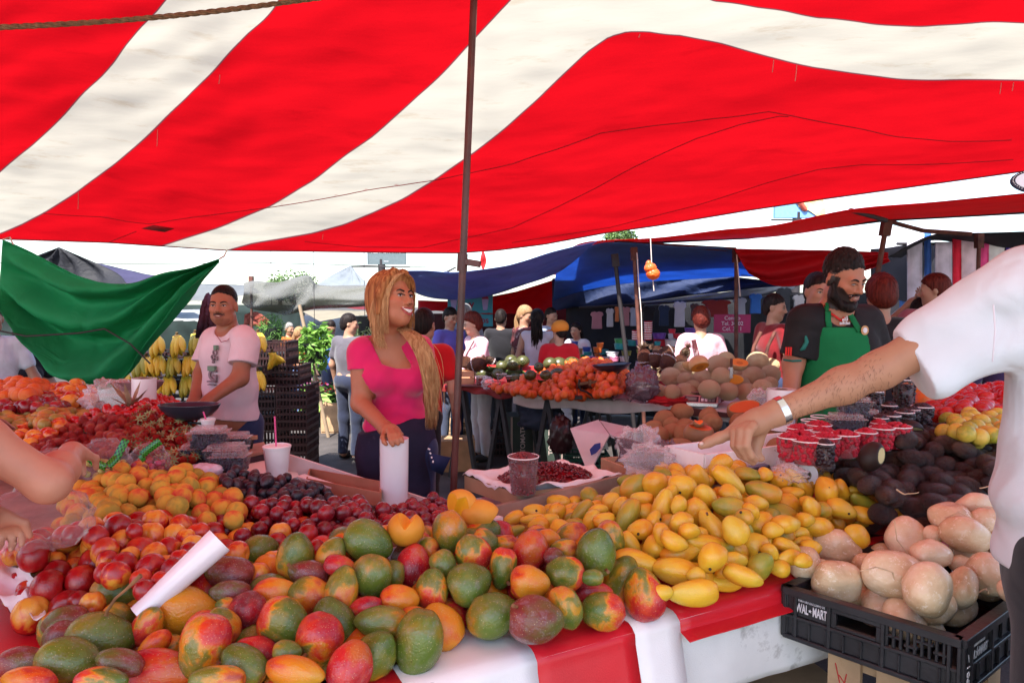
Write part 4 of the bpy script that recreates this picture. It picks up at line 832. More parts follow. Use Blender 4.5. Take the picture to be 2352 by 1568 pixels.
def drink(label,slabel,px,pyb,pyt,Y,rpx,sx,sy):
 c=P(px,pyb,Y);k=Y/1568;h=(pyb-pyt)*k;o=cup('foam_cup',label,'cup',c,h,rpx*k,rpx*k*.74,m_foam,lid=True)
 p=MB();p.tube([c+Vector((.0,0,h*.3)),P(sx,sy,Y)],.0035,10,False);tag(p.build('drinking_straw',m_straw),slabel,'straw')
drink('white foam cup with a lid beside the purple black plums','pink drinking straw standing in the white foam cup',637,1094,1022,2.72,31,631,956)
drink('white foam cup half hidden behind the berry boxes','pink drinking straw in the cup behind the berry boxes',478,985,962,3.0,16,466,942)
def berry_mass(name,label,c,sx,sy,h,r,mt,n,seed,round_=False,flat=.35,group=None):
 rg=random.Random(seed);p=MB()
 p.box((-sx*.82,-sy*.82,0),(sx*.82,sy*.82,h*.86),Matrix.Translation(c))if not round_ else p.lathe([(0,0),(sx*.80,0),(sx*.92,h*.9),(0,h*.95)],16,Matrix.Translation(c))
 for _ in range(n):
  if round_:
   a=rg.uniform(0,6.28);top=rg.random()<.55
   if top:q=sx*.97*math.sqrt(rg.random());z=h*(1+flat*(1-(q/sx)**2)*.5)
   else:z=rg.uniform(.02,1)*h;q=sx*(.78+.19*z/h)
   v=(q*math.cos(a),q*math.sin(a),z)
  else:
   f=rg.randrange(3)
   v=(rg.uniform(-sx,sx)*.95,rg.uniform(-sy,sy)*.95,h*rg.uniform(.95,1.1))if f==0 else(rg.uniform(-sx,sx)*.9,-sy*.86,rg.uniform(0,h))if f==1 else(rg.choice((-1,1))*sx*.86,rg.uniform(-sy,sy)*.9,rg.uniform(0,h))
  rr=r*rg.uniform(.85,1.15);p.ell(Vector(c)+Vector(v),(rr,rr,rr),None,8,6)
 return tag(p.build(name,mt,None,'all'),label,'berries',group,'stuff')
m_blueb=mat('blueberry_skin',(.022,.022,.045),.45,.5,90)
m_blackb=mat('blackberry_skin',(.016,.007,.012),.3,.4,90,spec=.6)
m_rasp=mat('raspberry_skin',(.50,.014,.035),.4,.25,60,bump=.6,bsc=260)
m_aril=mat('pomegranate_seed',(.16,.006,.010),.18,.4,70,spec=.7)
def clamshell(px,pyb,Y,wpx,label,inside='blueberries',rz=0.,hh=.062):
 c=P(px,pyb,Y);w_=wpx*Y/1568/2;d_=w_*.72;h=hh;o=thing('berry_box',label,'box',c,rz=rz)
 p=MB();a,b=.82,1.0
 lo=[(-w_*a,-d_*a,0),(w_*a,-d_*a,0),(w_*a,d_*a,0),(-w_*a,d_*a,0)];hi=[(-w_*b,-d_*b,h),(w_*b,-d_*b,h),(w_*b,d_*b,h),(-w_*b,d_*b,h)]
 p.add(lo+hi,[(0,1,2,3),(0,1,5,4),(1,2,6,5),(2,3,7,6),(3,0,4,7)]);p.build('tray',m_clear,o,False,False)
 p=MB();p.box((-w_*1.06,-d_*1.06,h),(w_*1.06,d_*1.06,h+.004));bev(p.build('flange',m_lid,o,False,False),.002)
 p=MB();p.box((-w_*.86,-d_*.86,h+.004),(w_*.86,d_*.86,h+.020));bev(p.build('lid',m_lid,o,False,False),.006)
 berry_mass('blueberries' if inside=='blueberries' else 'blackberries',f'dark {inside} inside the {label}'[:90],c+Vector((0,0,.003)),w_*.88,d_*.88,h*.84,.0065,m_blueb if inside=='blueberries' else m_blackb,110,int(px))
 return o
clamshell(474,1024,2.88,54,'small clear berry box on top at the back',rz=.1)
clamshell(462,1062,2.70,82,'clear berry box at the bottom left of the pile',rz=.15)
clamshell(541,1038,2.80,66,'clear berry box behind the grey board',rz=.1)
clamshell(521,1066,2.62,84,'clear berry box at the front of the pile',rz=.05)
clamshell(481,1027,2.66,82,'clear berry box resting on two others',rz=.1)
clamshell(530,1082,2.60,80,'lowest clear berry box beside the packet',rz=.05)
clamshell(1941,997,2.62,76,'clear berry box standing on the raspberry cups',rz=-.1)
clamshell(1993,985,2.75,46,'small clear berry box behind the raspberry cups',rz=-.1)
clamshell(1960,957,2.66,68,'topmost clear berry box under the pointing arm',rz=-.05)
def berry_cup(zx,zy,wz,kind,label,h=.085,dy=0):
 px,py=unproj(TF,zx,zy);z=.99+.0*zy;Y=2.35+(830-zy)*.0016+dy;rt=wz*.26879*Y/1568/2;t=P(px,py,Y);c=t-Vector((0,0,h))
 cup('berry_cup',label,'cup',c,h,rt,rt*.78,m_clear,'clear plastic cups of berries')
 if kind:berry_mass('raspberries' if kind=='r' else 'blackberries',('red raspberries filling the ' if kind=='r' else 'blackberries filling the ')+label,c+Vector((0,0,.002)),rt*.94,rt*.94,h*.86,.0085,m_rasp if kind=='r' else m_blackb,130,int(zx),True,.5)
pos=['front left','middle left','far left','second row left','second row middle']
for q in((350,775,205,'r','cup of raspberries nearest the foam box'),(440,748,245,'r','cup of raspberries second from the foam box'),(435,697,218,'r','cup of raspberries beside the wrist'),(490,800,255,'r','half hidden cup of raspberries by the crumpled bag'),(595,668,214,'r','cup of raspberries at the back left'),(620,720,214,'r','cup of raspberries left of the berry box'),(655,770,240,'r','tall cup of raspberries at the front left'),(810,748,250,'r','tall cup of raspberries at the front middle'),(1000,732,180,'r','cup of raspberries beside the avocados'),(1135,697,200,'r','cup of raspberries right of the berry box'),(1110,655,130,'r','small cup of raspberries at the back'),(1265,682,232,'r','cup of raspberries behind the halved avocado'),(650,828,145,'b','cup of blackberries in front of the raspberries'),(1130,612,115,'b','cup of blackberries at the left of its group'),(1225,592,130,'b','second cup of blackberries in its group'),(1330,563,152,'b','heaped cup of blackberries in the middle of its group'),(1400,542,112,'b','cup of blackberries behind the heaped one'),(1480,515,172,'b','cup of blackberries at the right end of its group'),(1200,505,120,'b','cup of blackberries at the back of its group')):berry_cup(*q)
berry_cup(1325,282,190,'b','tallest cup of blackberries standing above the others',.13);berry_cup(1070,385,150,'b','tall cup of blackberries hidden by the pointing arm',.12)
berry_cup(520,632,140,None,'empty clear cup behind the raspberries');berry_cup(615,600,165,None,'empty clear cup beside the green apron')
riser([(1800,1010),(1830,975),(1950,945),(2060,925),(2140,930),(2140,985),(2050,1000),(1930,1040),(1840,1060)],[(1840,1000,.93),(2000,960,.96),(2100,950,.97)],.06,m_card,'cardboard box under the berry cups',name='carton',cat='carton')
def bag(label,c,r,seed,mt=None,amp=.55,n=36,m=24,name='plastic_bag',cat='plastic bag',sc=2.2):
 p=MB();vs=[]
 for i in range(m+1):
  t=math.pi*i/m
  for k in range(n):
   a=2*math.pi*k/n;d=Vector((math.sin(t)*math.cos(a),math.sin(t)*math.sin(a),-math.cos(t)))
   f=1+amp*(abs(fbm(d*sc+Vector((seed,0,0)),1,3))*1.1-.25)+.06*fbm(d*9,1,2);f=max(.3,f)
   vs.append(Vector(c)+Vector((d.x*r[0]*f,d.y*r[1]*f,max(d.z,-.75)*r[2]*f)))
 p.add(vs,[(i*n+k,i*n+(k+1)%n,(i+1)*n+(k+1)%n,(i+1)*n+k)for i in range(m)for k in range(n)])
 return tag(p.build(name,mt or m_film2,None,'all'),label,cat)
bag('crumpled clear plastic bag heaped beside the mamey fruit',P(1470,1025,2.72),(.085,.07,.075),1)
bag('crumpled clear plastic bag lying in front of the foam box',P(1490,1058,2.55),(.095,.07,.055),2)
bag('dark grey plastic sheet crumpled against the foam box',P(1538,1050,2.66),(.06,.06,.06),3,m_filmgrey)
bag('crumpled clear bag around the lying plastic roll',P(1850,1050,2.50),(.085,.075,.085),4,m_film)
bag('clear bag crumpled below the lying plastic roll',P(1812,1088,2.36),(.06,.05,.03),5)
bag('cloudy plastic bag with pale popcorn shapes behind the pears',P(250,912,3.5),(.12,.1,.085),6)
bag('crumpled silvery bag beside the digital scale',P(1745,915,3.3),(.05,.05,.045),7)
bag('clear bag hanging open in the hand on the left',P(90,1190,1.72),(.125,.09,.085),8,m_film,.22)
bag('crumpled red and orange printed plastic bag behind the peaches',P(330,1088,2.5),(.07,.05,.022),9,mat('red_print',(.45,.03,.03),.3,.5,22),.6)
bag('pale blue and pink soft plastic packet beside the dark plums',P(468,1080,2.5),(.068,.05,.026),10,mat('packet',(.62,.56,.66),.25,.25,14,spec=.7,bump=.3,bsc=20),.25)
p=MB();p.grid(lambda u,v:P(1410,1003,2.72).lerp(P(1530,1070,2.5),u)+Vector((0,.0,-.10*v+.03*math.sin(u*3)))+Vector((.02,-.03,0))*math.sin(v*3+u*4),14,8);solid(tag(p.build('plastic_sheet',m_filmgrey,None,'all'),'grey brown plastic sheet hanging below the crumpled bags','plastic sheet'),.001)
def check_mat():
 m=bpy.data.materials.new('green_check');m.use_nodes=True;t=m.node_tree;b=t.nodes['Principled BSDF']
 tc=t.nodes.new('ShaderNodeTexCoord');c=t.nodes.new('ShaderNodeTexChecker');c.inputs['Scale'].default_value=1;mp=t.nodes.new('ShaderNodeMapping');mp.inputs['Scale'].default_value=(16,4,1)
 t.links.new(tc.outputs['UV'],mp.inputs[0]);t.links.new(mp.outputs[0],c.inputs[0]);c.inputs[1].default_value=(.03,.30,.03,1);c.inputs[2].default_value=(.008,.06,.012,1)
 t.links.new(c.outputs[0],b.inputs[0]);b.inputs['Roughness'].default_value=.2;return m
m_check=check_mat()
def strap(parent,pts,w_):
 pts=[Vector(q)for q in pts];n=16;vs=[]
 for i in range(n+1):
  f=i/n*(len(pts)-1);k=min(int(f),len(pts)-2);c=pts[k].lerp(pts[k+1],f-k);d=(pts[k+1]-pts[k]).normalized();s_=d.cross(CF).normalized()*w_
  vs+=[c-s_,c+s_]
 p=MB();p.add(vs,[(2*i,2*i+1,2*i+3,2*i+2)for i in range(n)]);o=p.build('checked_band',m_check,parent,'all');uv=o.data.uv_layers.new()
 for l in o.data.loops:i=l.vertex_index;uv.data[l.index].uv=((i//2)/n,i%2)
 solid(o,.001)
def grape_bag(label,c,r,seed,straps,tone):
 o=thing('grape_bag',label,'bag of grapes',Vector(c));b=bag('',c,r,seed,m_film,.25);b.name='film';b.parent=o;b.matrix_parent_inverse=Matrix.Translation(-Vector(c))
 if 'category' in b:del b['category']
 for s_ in straps:strap(o,s_,.013)
 rg=random.Random(seed);gm=gmesh[tone]
 for i in range(26):
  a,q,h=rg.uniform(0,6.28),math.sqrt(rg.random())*.8,rg.uniform(-.55,.15)
  g_=link('grape',gm);g_.location=Vector(c)+Vector((r[0]*q*math.cos(a),r[1]*q*math.sin(a)-.01,r[2]*h));g_.rotation_euler=(rg.uniform(0,3),rg.uniform(0,3),0);tag(g_,f'grape inside the {label}','grape',f'grapes in the {label}')
gmesh={}
for k,cl in(('green',(.42,.40,.10)),('red',(.35,.05,.07))):
 b=MB();b.ell((0,0,0),(.011,.011,.014),None,12,9);gmesh[k]=b.mesh('grape',mat(k+'_grape_skin',cl,.25,.15,40,spec=.6,coat=.3,objvar=.5),'all')
grape_bag('open bag with a tall clear hood',P(243,1062,2.36),(.085,.06,.085),21,[[P(186,1035,2.30),P(215,1060,2.27),P(243,1073,2.26)],[P(248,1070,2.26),P(268,1050,2.28),P(290,1008,2.30)]],'green')
grape_bag('bag half hidden by the forearm',P(135,1062,2.42),(.10,.06,.05),22,[],'green')
grape_bag('bag with a folded green band',P(342,1062,2.42),(.07,.06,.07),23,[[P(325,1045,2.33),P(345,1028,2.33),P(368,1012,2.33)],[P(322,1055,2.33),P(330,1048,2.33)]],'red')
m_board=mat('pink_white_board',(.70,.60,.57),.6,.12,6,stain=((.50,.30,.27),8,.6))
p=MB();A0,A1=P(655,1040,2.85),P(1015,1170,2.56);A1.z=A0.z-.13
p.add([A0,A1,A1-Vector((0,0,.10)),A0-Vector((0,0,.14))],[(0,1,2,3)]);solid(tag(p.build('edge_board',m_board,None,False),'long pinkish white board standing along the inner edge of the table','board'),.012)
def open_box(name,label,cat,F,Lc,Rc,h,mt,th=.006,inner=None,bz=None,group=None):
 """open box from the ground corners: nearest corner F, left corner L, right corner R"""
 F,Lc,Rc=Vector(F),Vector(Lc),Vector(Rc);bz=F.z if bz is None else bz
 for v in(F,Lc,Rc):v.z=bz
 B=Lc+Rc-F;o=thing(name,label,cat,(F+B)/2,group);q=[F,Rc,B,Lc]
 p=MB();p.add([v for v in q],[(0,1,2,3)]);solid(p.build('bottom',mt,o,False),th)
 for i in range(4):
  a,b=q[i],q[(i+1)%4];p=MB();p.bar(a+Vector((0,0,h/2)),b+Vector((0,0,h/2)),h,th)if False else p.add([a,b,b+Vector((0,0,h)),a+Vector((0,0,h))],[(0,1,2,3)]);solid(p.build('side_panel',mt,o,False),th,0)
 return o
m_cartin=mat('carton_brown',(.40,.17,.10),.8,.15,8)
open_box('carton','brown and white open carton at the back of the plum heap','carton',P(875,1162,2.42),P(705,1100,2.62),P(872,1140,2.58),.05,m_cartin)
p=MB();p.bar(P(690,1092,2.66),P(872,1150,2.45),.04,.006);tag(p.build('carton_flap',m_pinkbox,None,False),'white carton flap slanting down towards the plastic roll','carton flap')
o=thing('weighing_board','flat grey wooden board on a black base beside the foam cup','board',P(583,1050,2.85));p=MB();q=[PZ(x,y,.93)for x,y in((548,1055),(618,1040),(606,1020),(552,1030))]
p.prism([(v.x,v.y)for v in q],.93,.942);p.build('board',m_plank,o,False);p=MB();p.prism([(v.x,v.y)for v in q],.87,.928);p.build('base',m_pan,o,False)
p=MB();q=[PZ(x,y,.90)for x,y in((560,1095),(690,1100),(668,1055),(575,1060))];p.prism([(v.x,v.y)for v in q],.83,.902);tag(p.build('foam_tray',m_foam,None,False),'white foam tray under the foam cup','tray')
for lab,a,b,h in(('white carton edge with red print behind the large mangoes',(885,1292),(965,1255),.07),('white carton corner with a red edge below the cut mangoes',(1070,1232),(1150,1206),.06)):
 o=thing('carton',lab,'carton',PZ(*a,.90));A0,A1=PZ(*a,.91),PZ(*b,.91);p=MB();p.bar(A0,A1,.02,h);p.build('panel',m_pinkbox,o,False)
 d_=(A1-A0).normalized();Mf=frame((A0+A1)/2+Vector((0,0,.0))-d_.cross(Vector((0,0,1)))*-.0-Vector((0,.0125,0)),d_,(0,0,1));p=MB();p.box((-.05,h*.36,-.001),(.05,h*.48,.001),Mf);p.build('print_band',m_boxred,o,False)
 text_part('printed_letter','O',.05,Mf@Matrix.Translation((-.01,0,.001)),m_boxred,o,bold=True)
p=MB();p.grid(lambda u,v:PZ(-20,1200,.93).lerp(PZ(62,1425,.85),v)+Vector((.10*(u-.5)+.02*math.sin(v*9),.02*math.sin(u*5+v*7),.035*fbm((u*3,v*5,2))+.02*u)),14,30);solid(tag(p.build('tissue_paper',m_paper,None,'all'),'crumpled white tissue paper lining the left edge of the nectarine heap','paper'),.0008)
p=MB();q=[PZ(x,y,.815)for x,y in((350,1470),(520,1480),(560,1568),(330,1568))];p.prism([(v.x,v.y)for v in q],.808,.81);tag(p.build('paper_sheet',m_paper,None,False),'flat white paper sheet showing between the front mangoes','paper')
zt=.85
F_,L_c,R_c=PZ(1189,1166,zt),PZ(1068,1122,zt),PZ(1432,1130,zt)
tr=open_box('seed_tray','cardboard tray lined with white paper and heaped with pomegranate seeds','tray',F_,L_c,R_c,.055,m_card,.005)
B_c=L_c+R_c-F_;ce=(F_+B_c)/2
p=MB()
def inside_shape(u,v):
 q=F_.lerp(R_c,u).lerp(L_c.lerp(B_c,u),v);e=max(abs(u-.5),abs(v-.5))*2;z=.01+.075*max(0,e-.55)/.45
 out=(q-ce)*.10*max(0,e-.8)*5*.35;z+=.022*fbm((u*5,v*5,4))*max(0,e-.4)
 if e>.93:z-=.05*(e-.93)/.07*(.6+.8*fbm((u*3,v*3,9)))
 return q+out+Vector((0,0,z+.002))
p.grid(inside_shape,44,34);solid(p.build('paper_liner',m_paper,tr,'all'),.0008)
rg=random.Random(5);p=MB()
for _ in range(620):
 a,q=rg.uniform(0,6.28),math.sqrt(rg.random());u,v=.53+.41*q*math.cos(a),.52+.40*q*math.sin(a);pt_=F_.lerp(R_c,u).lerp(L_c.lerp(B_c,u),v);h=.050+.055*(1-q*q)+rg.uniform(-.003,.006)
 p.ell(pt_+Vector((0,0,h)),(.0055*rg.uniform(.8,1.3),.0055,.0045*rg.uniform(.8,1.2)),None,6,5)
p.grid(lambda u,v:F_.lerp(R_c,.14+.8*u).lerp(L_c.lerp(B_c,.14+.8*u),.1+.8*v)+Vector((0,0,.036+.060*max(0,1-((u-.5)**2+(v-.5)**2)*4))),16,16)
tag(p.build('pomegranate_seeds',m_aril,None,'all'),'heap of dark red pomegranate seeds in the paper lined tray','seeds',None,'stuff')
cc=P(1202,1132,2.50);cup('seed_cup','clear plastic cup of pomegranate seeds standing in the tray','cup',cc,.138,.0575,.046,m_clear);berry_mass('pomegranate_seeds','dark red pomegranate seeds filling the clear cup',cc+Vector((0,0,.003)),.053,.053,.125,.0052,m_aril,480,3,True,.35)
p=MB();A0,A1=P(1130,1185,2.45),P(1480,1098,2.62);p.bar(A0,A1,.022,.07);tag(p.build('crate_board',m_plank,None,False),'weathered wooden board between the seed tray and the yellow mangoes','board')
mam=fruit_meshes('mamey',ATA[:3],['ma'],22,16)
MP=[(1478,1000),(1500,965),(1560,945),(1640,935),(1720,945),(1790,990),(1800,1035),(1700,1050),(1620,1050),(1540,1030)]
MZ=[(1500,1000,.98),(1640,950,1.06),(1780,1000,.99),(1640,1040,.96)]
mb=heap('mamey','brown mamey','mamey fruit','brown mamey fruit heaped in the wooden box',MP,MZ,mam,['ma'],3,.052,2,26,1.6,1.0,.4,.08,(1.25,1,1),True,seed=31,avoid=False)
heap_labels(mb,'rough brown','mamey fruit','mamey heap',24)
cut_fruit('cut_mamey','brown mamey fruit with an orange slit around its top','mamey fruit',None,PZ(1605,996,1.03),(.068,.055,.055),I3,[[((0,0,.034),(.1,-.2,1)),((0,0,.043),(0,0,-1))]],(.30,.15,.07),(.75,.13,.03))
cut_fruit('mamey_piece','small orange wedge of mamey lying on a whole one','mamey fruit',None,PZ(1604,971,1.09),(.024,.020,.020),I3,[[((0,0,.002),(.5,-.3,1)),((0,0,.002),(-.5,-.3,1))]],(.30,.15,.07),(.80,.16,.03))
cut_fruit('mamey_slice','long orange slice of fruit above the pointing hand','fruit slice',None,P(1710,934,3.0),(.072,.03,.026),orient(8),[[((0,0,-.002),(0,-.35,1))]],(.36,.2,.09),(.80,.10,.03))
open_box('wooden_box','low wooden box holding the mamey fruit','box',P(1500,1062,2.70),P(1383,1012,3.05),P(1830,1045,2.95),.05,m_wood,.012,bz=.86)
open_box('foam_box','white styrofoam box with a notched rim in front of the mamey fruit','box',P(1618,1090,2.45),P(1528,1078,2.60),P(1895,1068,2.72),.075,m_foam,.014)
p=MB();p.box((-.04,-.018,0),(.04,.018,.012),frame(P(1740,1076,2.40),(1,.2,.12),(0,1,0)));bev(tag(p.build('black_case',m_pan,None,False),'small shiny black case lying behind the yellow mangoes','case'),.004)
def pan_scale(label,px,py,Y,wpx,mt,tilt=.0):
 c=P(px,py,Y);r=wpx*Y/1568/2;o=thing('pan_scale',label,'scale',Vector((c.x,c.y,TZ)))
 M=Matrix.Translation(c)@Matrix.Rotation(tilt,4,'Y')@Matrix.Diagonal((1,.62,1,1));p=MB()
 p.lathe([(0,-.062),(r*.35,-.058),(r*.7,-.038),(r*.92,-.008),(r,.012),(r*.97,.012),(r*.9,-.004),(r*.66,-.034),(0,-.055)],36,M);p.build('pan',mt,o)
 p=MB();p.tube([c+Vector((-r*.5,0,-.03)),c+Vector((-r*.1,0,-.07)),c+Vector((r*.35,0,-.075)),c+Vector((r*.55,0,-.025))],.006,8);p.tube([c+Vector((0,0,-.07)),c+Vector((0,0,-.16))],.008,8);p.build('cradle',m_iron,o)
 p=MB();p.bar(c+Vector((-.02,.02,-.16)),c+Vector((.28,.06,-.15)),.022,.016);p.build('beam',m_wood,o,False)
 p=MB();p.tube([c+Vector((.26,.06,-.15)),c+Vector((.25,.05,-.22)),c+Vector((.17,.04,-.26)),c+Vector((.15,.04,-.32))],.007,8);p.box((-.09,-.05,-.36),(.09,.05,-.33),Matrix.Translation(c));p.build('stand',m_iron,o)
pan_scale('dark blue enamel pan of a scale in front of the man in the pink shirt',435,934,3.05,142,m_pan)
pan_scale('brown metal pan of a scale behind the pink plastic roll',318,880,3.55,116,mat('brown_pan',(.20,.11,.11),.4,.2,6))
p=MB();c=P(300,935,3.2)
for k in range(11):
 a=k*.57+.2;t_=Vector((math.cos(a)*.09,math.sin(a)*.05,.05+.03*(k%3)));s_=t_.cross(Vector((0,0,1))).normalized()*.009;p.add([c-s_,c+s_,c+t_*.6+s_*1.4,c+t_*1.1,c+t_*.6-s_*1.4],[(0,1,2,3,4)])
tag(p.build('dry_leaves',mat('dry_leaf',(.28,.17,.10),.8,.3,30),None,False),'tuft of dry brown leaves in front of the upright pink roll','leaves')
m_crate=mat('black_plastic',(.018,.018,.021),.38,.25,12,spec=.5,bump=.12,bsc=60,stain=((.07,.065,.066),10,.62))
m_ink=mat('white_print',(.62,.60,.62),.6,.15,60)
cu_=Vector((.69,-.72,0)).normalized();cv_=Vector((.80,.60,0)).normalized()
Lc=PZ(1765,1330,.81)+nrm*.055;Lc.z=.668;LW,LD,LH=.43,.62,.145
crate=thing('produce_crate','black folding plastic crate full of jicamas beside the man in white','crate',Lc+cu_*LW/2+cv_*LD/2)
def crate_side(o0,d,L_,hole,text):
 n_=d.cross(Vector((0,0,1)))
 M=frame(o0,d,(0,0,1))
 if M.to_3x3().col[2].dot(n_)<0:pass
 p=MB();t=.012
 def bx(x0,x1,y0,y1,z0=-t,z1=0.):p.box((x0*L_,y0*LH,z0),(x1*L_,y1*LH,z1),M)
 bx(0,1,.86,1.,-.02,.010);bx(0,1,0,.08,-t,.006);bx(0,1,.42,.48,-t,.005)
 for x in(0,.07,.28,.59,.93):bx(x,x+.02,.08,.86,-t,.006)
 bx(.98,1,.0,1.,-t,.008)
 bx(.0,.98,.08,.42,-t,-.004)
 for k in range(9):bx(.06+k*.104,.07+k*.104,.08,.40,-.004,.004)
 bx(0,.28,.48,.86,-t,-.003)
 if hole:
  bx(.30,.60,.76,.86);bx(.30,.33,.48,.76);bx(.56,.60,.48,.76);bx(.33,.56,.48,.54)
  for k in range(9):bx(.61+k*.037,.626+k*.037,.48,.86)
  for a,b,c_ in((.61,.69,.64),(.71,.78,.56),(.77,.86,.7),(.86,.93,.6)):bx(a,b,c_,c_+.05)
 else:bx(.22,.98,.48,.86,-t,-.004);[bx(.3+k*.1,.31+k*.1,.5,.84,-.004,.003)for k in range(6)]
 bev(p.build('side_panel',m_crate,crate,False),.0015,1)
 for s_,sz,x,y,bd,sx in text:
  text_part('lettering',s_,sz,M@Matrix.Translation((x*L_,y*LH,.0005)),m_ink,crate,bold=bd,sx=sx)
crate_side(Lc,cu_,LW,True,[('PARA USO EXCLUSIVO DE',.0085,.18,.80,False,.72),('WAL',.036,.122,.65,True,.42),('\u2605',.012,.172,.65,False,1),('MART',.036,.232,.65,True,.40)])
Nc=Lc+cu_*LW
crate_side(Nc,cv_,LD,False,[('PARA USO EXCLUSIVO DE',.0085,.16,.74,False,.8),('WAL\u2605MART',.030,.16,.58,True,.7)])
crate_side(Nc+cv_*LD,-cu_,LW,True,[]);crate_side(Lc+cv_*LD,-cv_,LD,False,[])
Mn=frame(Nc+cv_*.016+Vector((0,0,LH*.36)),(0,0,1),-cv_);text_part('lettering','TIPO 1',.020,Mn@Matrix.Translation((0,0,.0095)),m_ink,crate,bold=True)
p=MB();p.add([Lc,Nc,Nc+cv_*LD,Lc+cv_*LD],[(0,1,2,3)]);solid(p.build('bottom',m_crate,crate,False),.006)
jm=fruit_meshes('jicama',JIC,['ji'],30,22)
JL=[(TD,x,y,a*.9,b*1.08,g_,'ji')for x,y,a,b,g_ in((745,415,206,152,-5),(470,610,150,126,75),(750,690,250,165,-25),(1050,590,206,126,-20),(1360,330,194,164,0),(1560,460,196,126,-5),(1845,300,208,164,-15),(1720,150,178,150,0),(1240,880,278,176,-10),(1535,760,240,212,80),(1820,745,195,135,85),(2030,630,190,182,0),(2050,190,172,120,0),(1580,290,86,80,0),(1950,60,202,130,0),(2110,370,105,92,0),(1820,550,112,84,0),(1280,550,104,80,0),(1300,650,90,70,90),(2200,500,120,100,0),(2260,760,130,110,0))]
JZ=[(1920,1260,.84),(1840,1310,.82),(1920,1335,.82),(2000,1310,.81),(2050,1385,.81),(2085,1240,.88),(2135,1350,.87),(2215,1230,.93),(2180,1190,.96),(2240,1160,1.0),(2260,1315,.86),(2140,1270,.90),(2200,1400,.79),(1960,1430,.75),(1910,1410,.76)]
jl=hand_pile('jicama','jicama','pale brown jicamas piled in the black crate',JL,jm,5,JZ,{'ji':'pale brown'},'jicama','crate pile',40,.9)
jf=heap('jicama','pale brown jicama half hidden low in the black crate','jicama','pale brown jicamas piled in the black crate',[(1800,1345),(1960,1285),(2090,1240),(2200,1190),(2320,1180),(2330,1330),(2240,1390),(2150,1430),(1960,1390)],low(JZ,.05),jm,['ji'],5,.055,2,30,1.5,1,.3,.1,(1.1,1,.9),True,4000,33)
for pts in([(2055,1195),(2060,1240),(2085,1270),(2093,1296)],[(1975,1310),(2010,1302),(2050,1312),(2057,1335)],[(2235,1190),(2200,1175),(2170,1190)],[(2240,1160),(2290,1170),(2310,1180)],[(2240,1362),(2265,1352),(2270,1362)],[(1800,1308),(1805,1290),(1820,1282)],[(2250,1120),(2280,1115),(2310,1098)],[(2110,1130),(2080,1135),(2060,1125)]):
 b=MB();v=[P(x,y,1.70)for x,y in pts];o=min((i[0]for i in jl),key=lambda i:min((PX(i.location)[0]-pts[-1][0])**2+(PX(i.location)[1]-pts[-1][1])**2,1e9));k=o.location.y-max(o.scale)*.9
 n_=14;v=[]
 for i in range(n_+1):
  x_=i/n_*(len(pts)-1);a_=min(int(x_),len(pts)-2);t_=ease(x_-a_);v.append(P(pts[a_][0]*(1-t_)+pts[a_+1][0]*t_,pts[a_][1]*(1-t_)+pts[a_+1][1]*t_+1.0*math.sin(i*.8),k-.012-.006*math.sin(i*.9)))
 b.tube(v,[.0013+.0012*i/n_ for i in range(n_+1)],6);q=link('root',b.mesh('root',mat('root_skin',(.60,.42,.26),.8,.2,30),True),o);q.matrix_parent_inverse=Matrix.LocRotScale(o.location,o.rotation_euler,o.scale).inverted()
stand=thing('pallet_stand','rough wooden pallet crate standing on end under the black jicama crate','stand',Vector((Lc.x+.3,Lc.y+.15,0)))
S0=Lc+cu_*.09+cv_*.07;S0.z=0
for k,w_ in((0,.085),(.125,.08),(.235,.10)):
 p=MB();a=S0+cu_*k;p.box((0,0,0),(w_,.018,.655),frame(a,cu_,cv_));p.build('slat',m_wood,stand,False)
for k in(.12,.34,.52):p=MB();p.box((0,0,0),(.085,.018,.655),frame(S0+cu_*.335+cv_*k,cv_,-cu_));p.build('slat',m_wood,stand,False)
for zz in(.05,.60):p=MB();p.box((0,.02,zz),(.335,.06,zz+.045),frame(S0,cu_,cv_));p.box((0,.45,zz),(.335,.49,zz+.045),frame(S0,cu_,cv_));p.build('crossbar',m_wood,stand,False)
m_chalk=mat('red_crayon',(.45,.03,.03),.9)
p=MB();Mf=frame(S0+Vector((0,0,.5)),cu_,(0,0,1))
for pts in([(.02,.11),(.035,.05),(.055,.02)],[(.015,.02),(.03,-.02),(.045,.06),(.05,.09)],[(.03,.08),(.065,.04),(.075,.0)]):p.tube([Mf@Vector((x,y,.001))for x,y in pts],.0016,5)
p.build('crayon_mark',m_chalk,stand)
def carton(label,c,sx,sy,sz,rz,mt=None,name='carton'):
 o=thing(name,label,'carton',c,rz=rz);p=MB();p.box((-sx/2,-sy/2,0),(sx/2,sy/2,sz));bev(p.build('box',mt or m_card,o,False,False),.004);return o
c=P(1818,1548,2.05);c.z=.0
o=carton('white labelled carton lying under the table beside the pallet',Vector((c.x,c.y,0)),.34,.28,.42,.25)
p=MB();p.box((-.16,-.143,.24),(.16,-.1405,.40));p.build('label_panel',m_pinkbox,o,False,False)
def loc_text(o,s,size,M,m,bold=False):me=text_part('lettering',s,size,M,m,None,bold=bold);me.parent=o;return me
m_blk=mat('black_print',(.02,.02,.02),.6)
rot180=Matrix.Rotation(math.pi/2,4,'X')@Matrix.Rotation(math.pi,4,'Z')
for i,s in enumerate(('CHOICE SOC','14 T03:47','16')):loc_text(o,s,.022,Matrix.Translation((.0,-.1432,.27+.032*i))@rot180,m_blk)
p=MB()
for k in range(24):p.box((-.08+k*.007,-.1438,.355),(-.08+k*.007+.002+.002*(k%3==0),-.1430,.385))
p.build('barcode',m_blk,o,False,False)
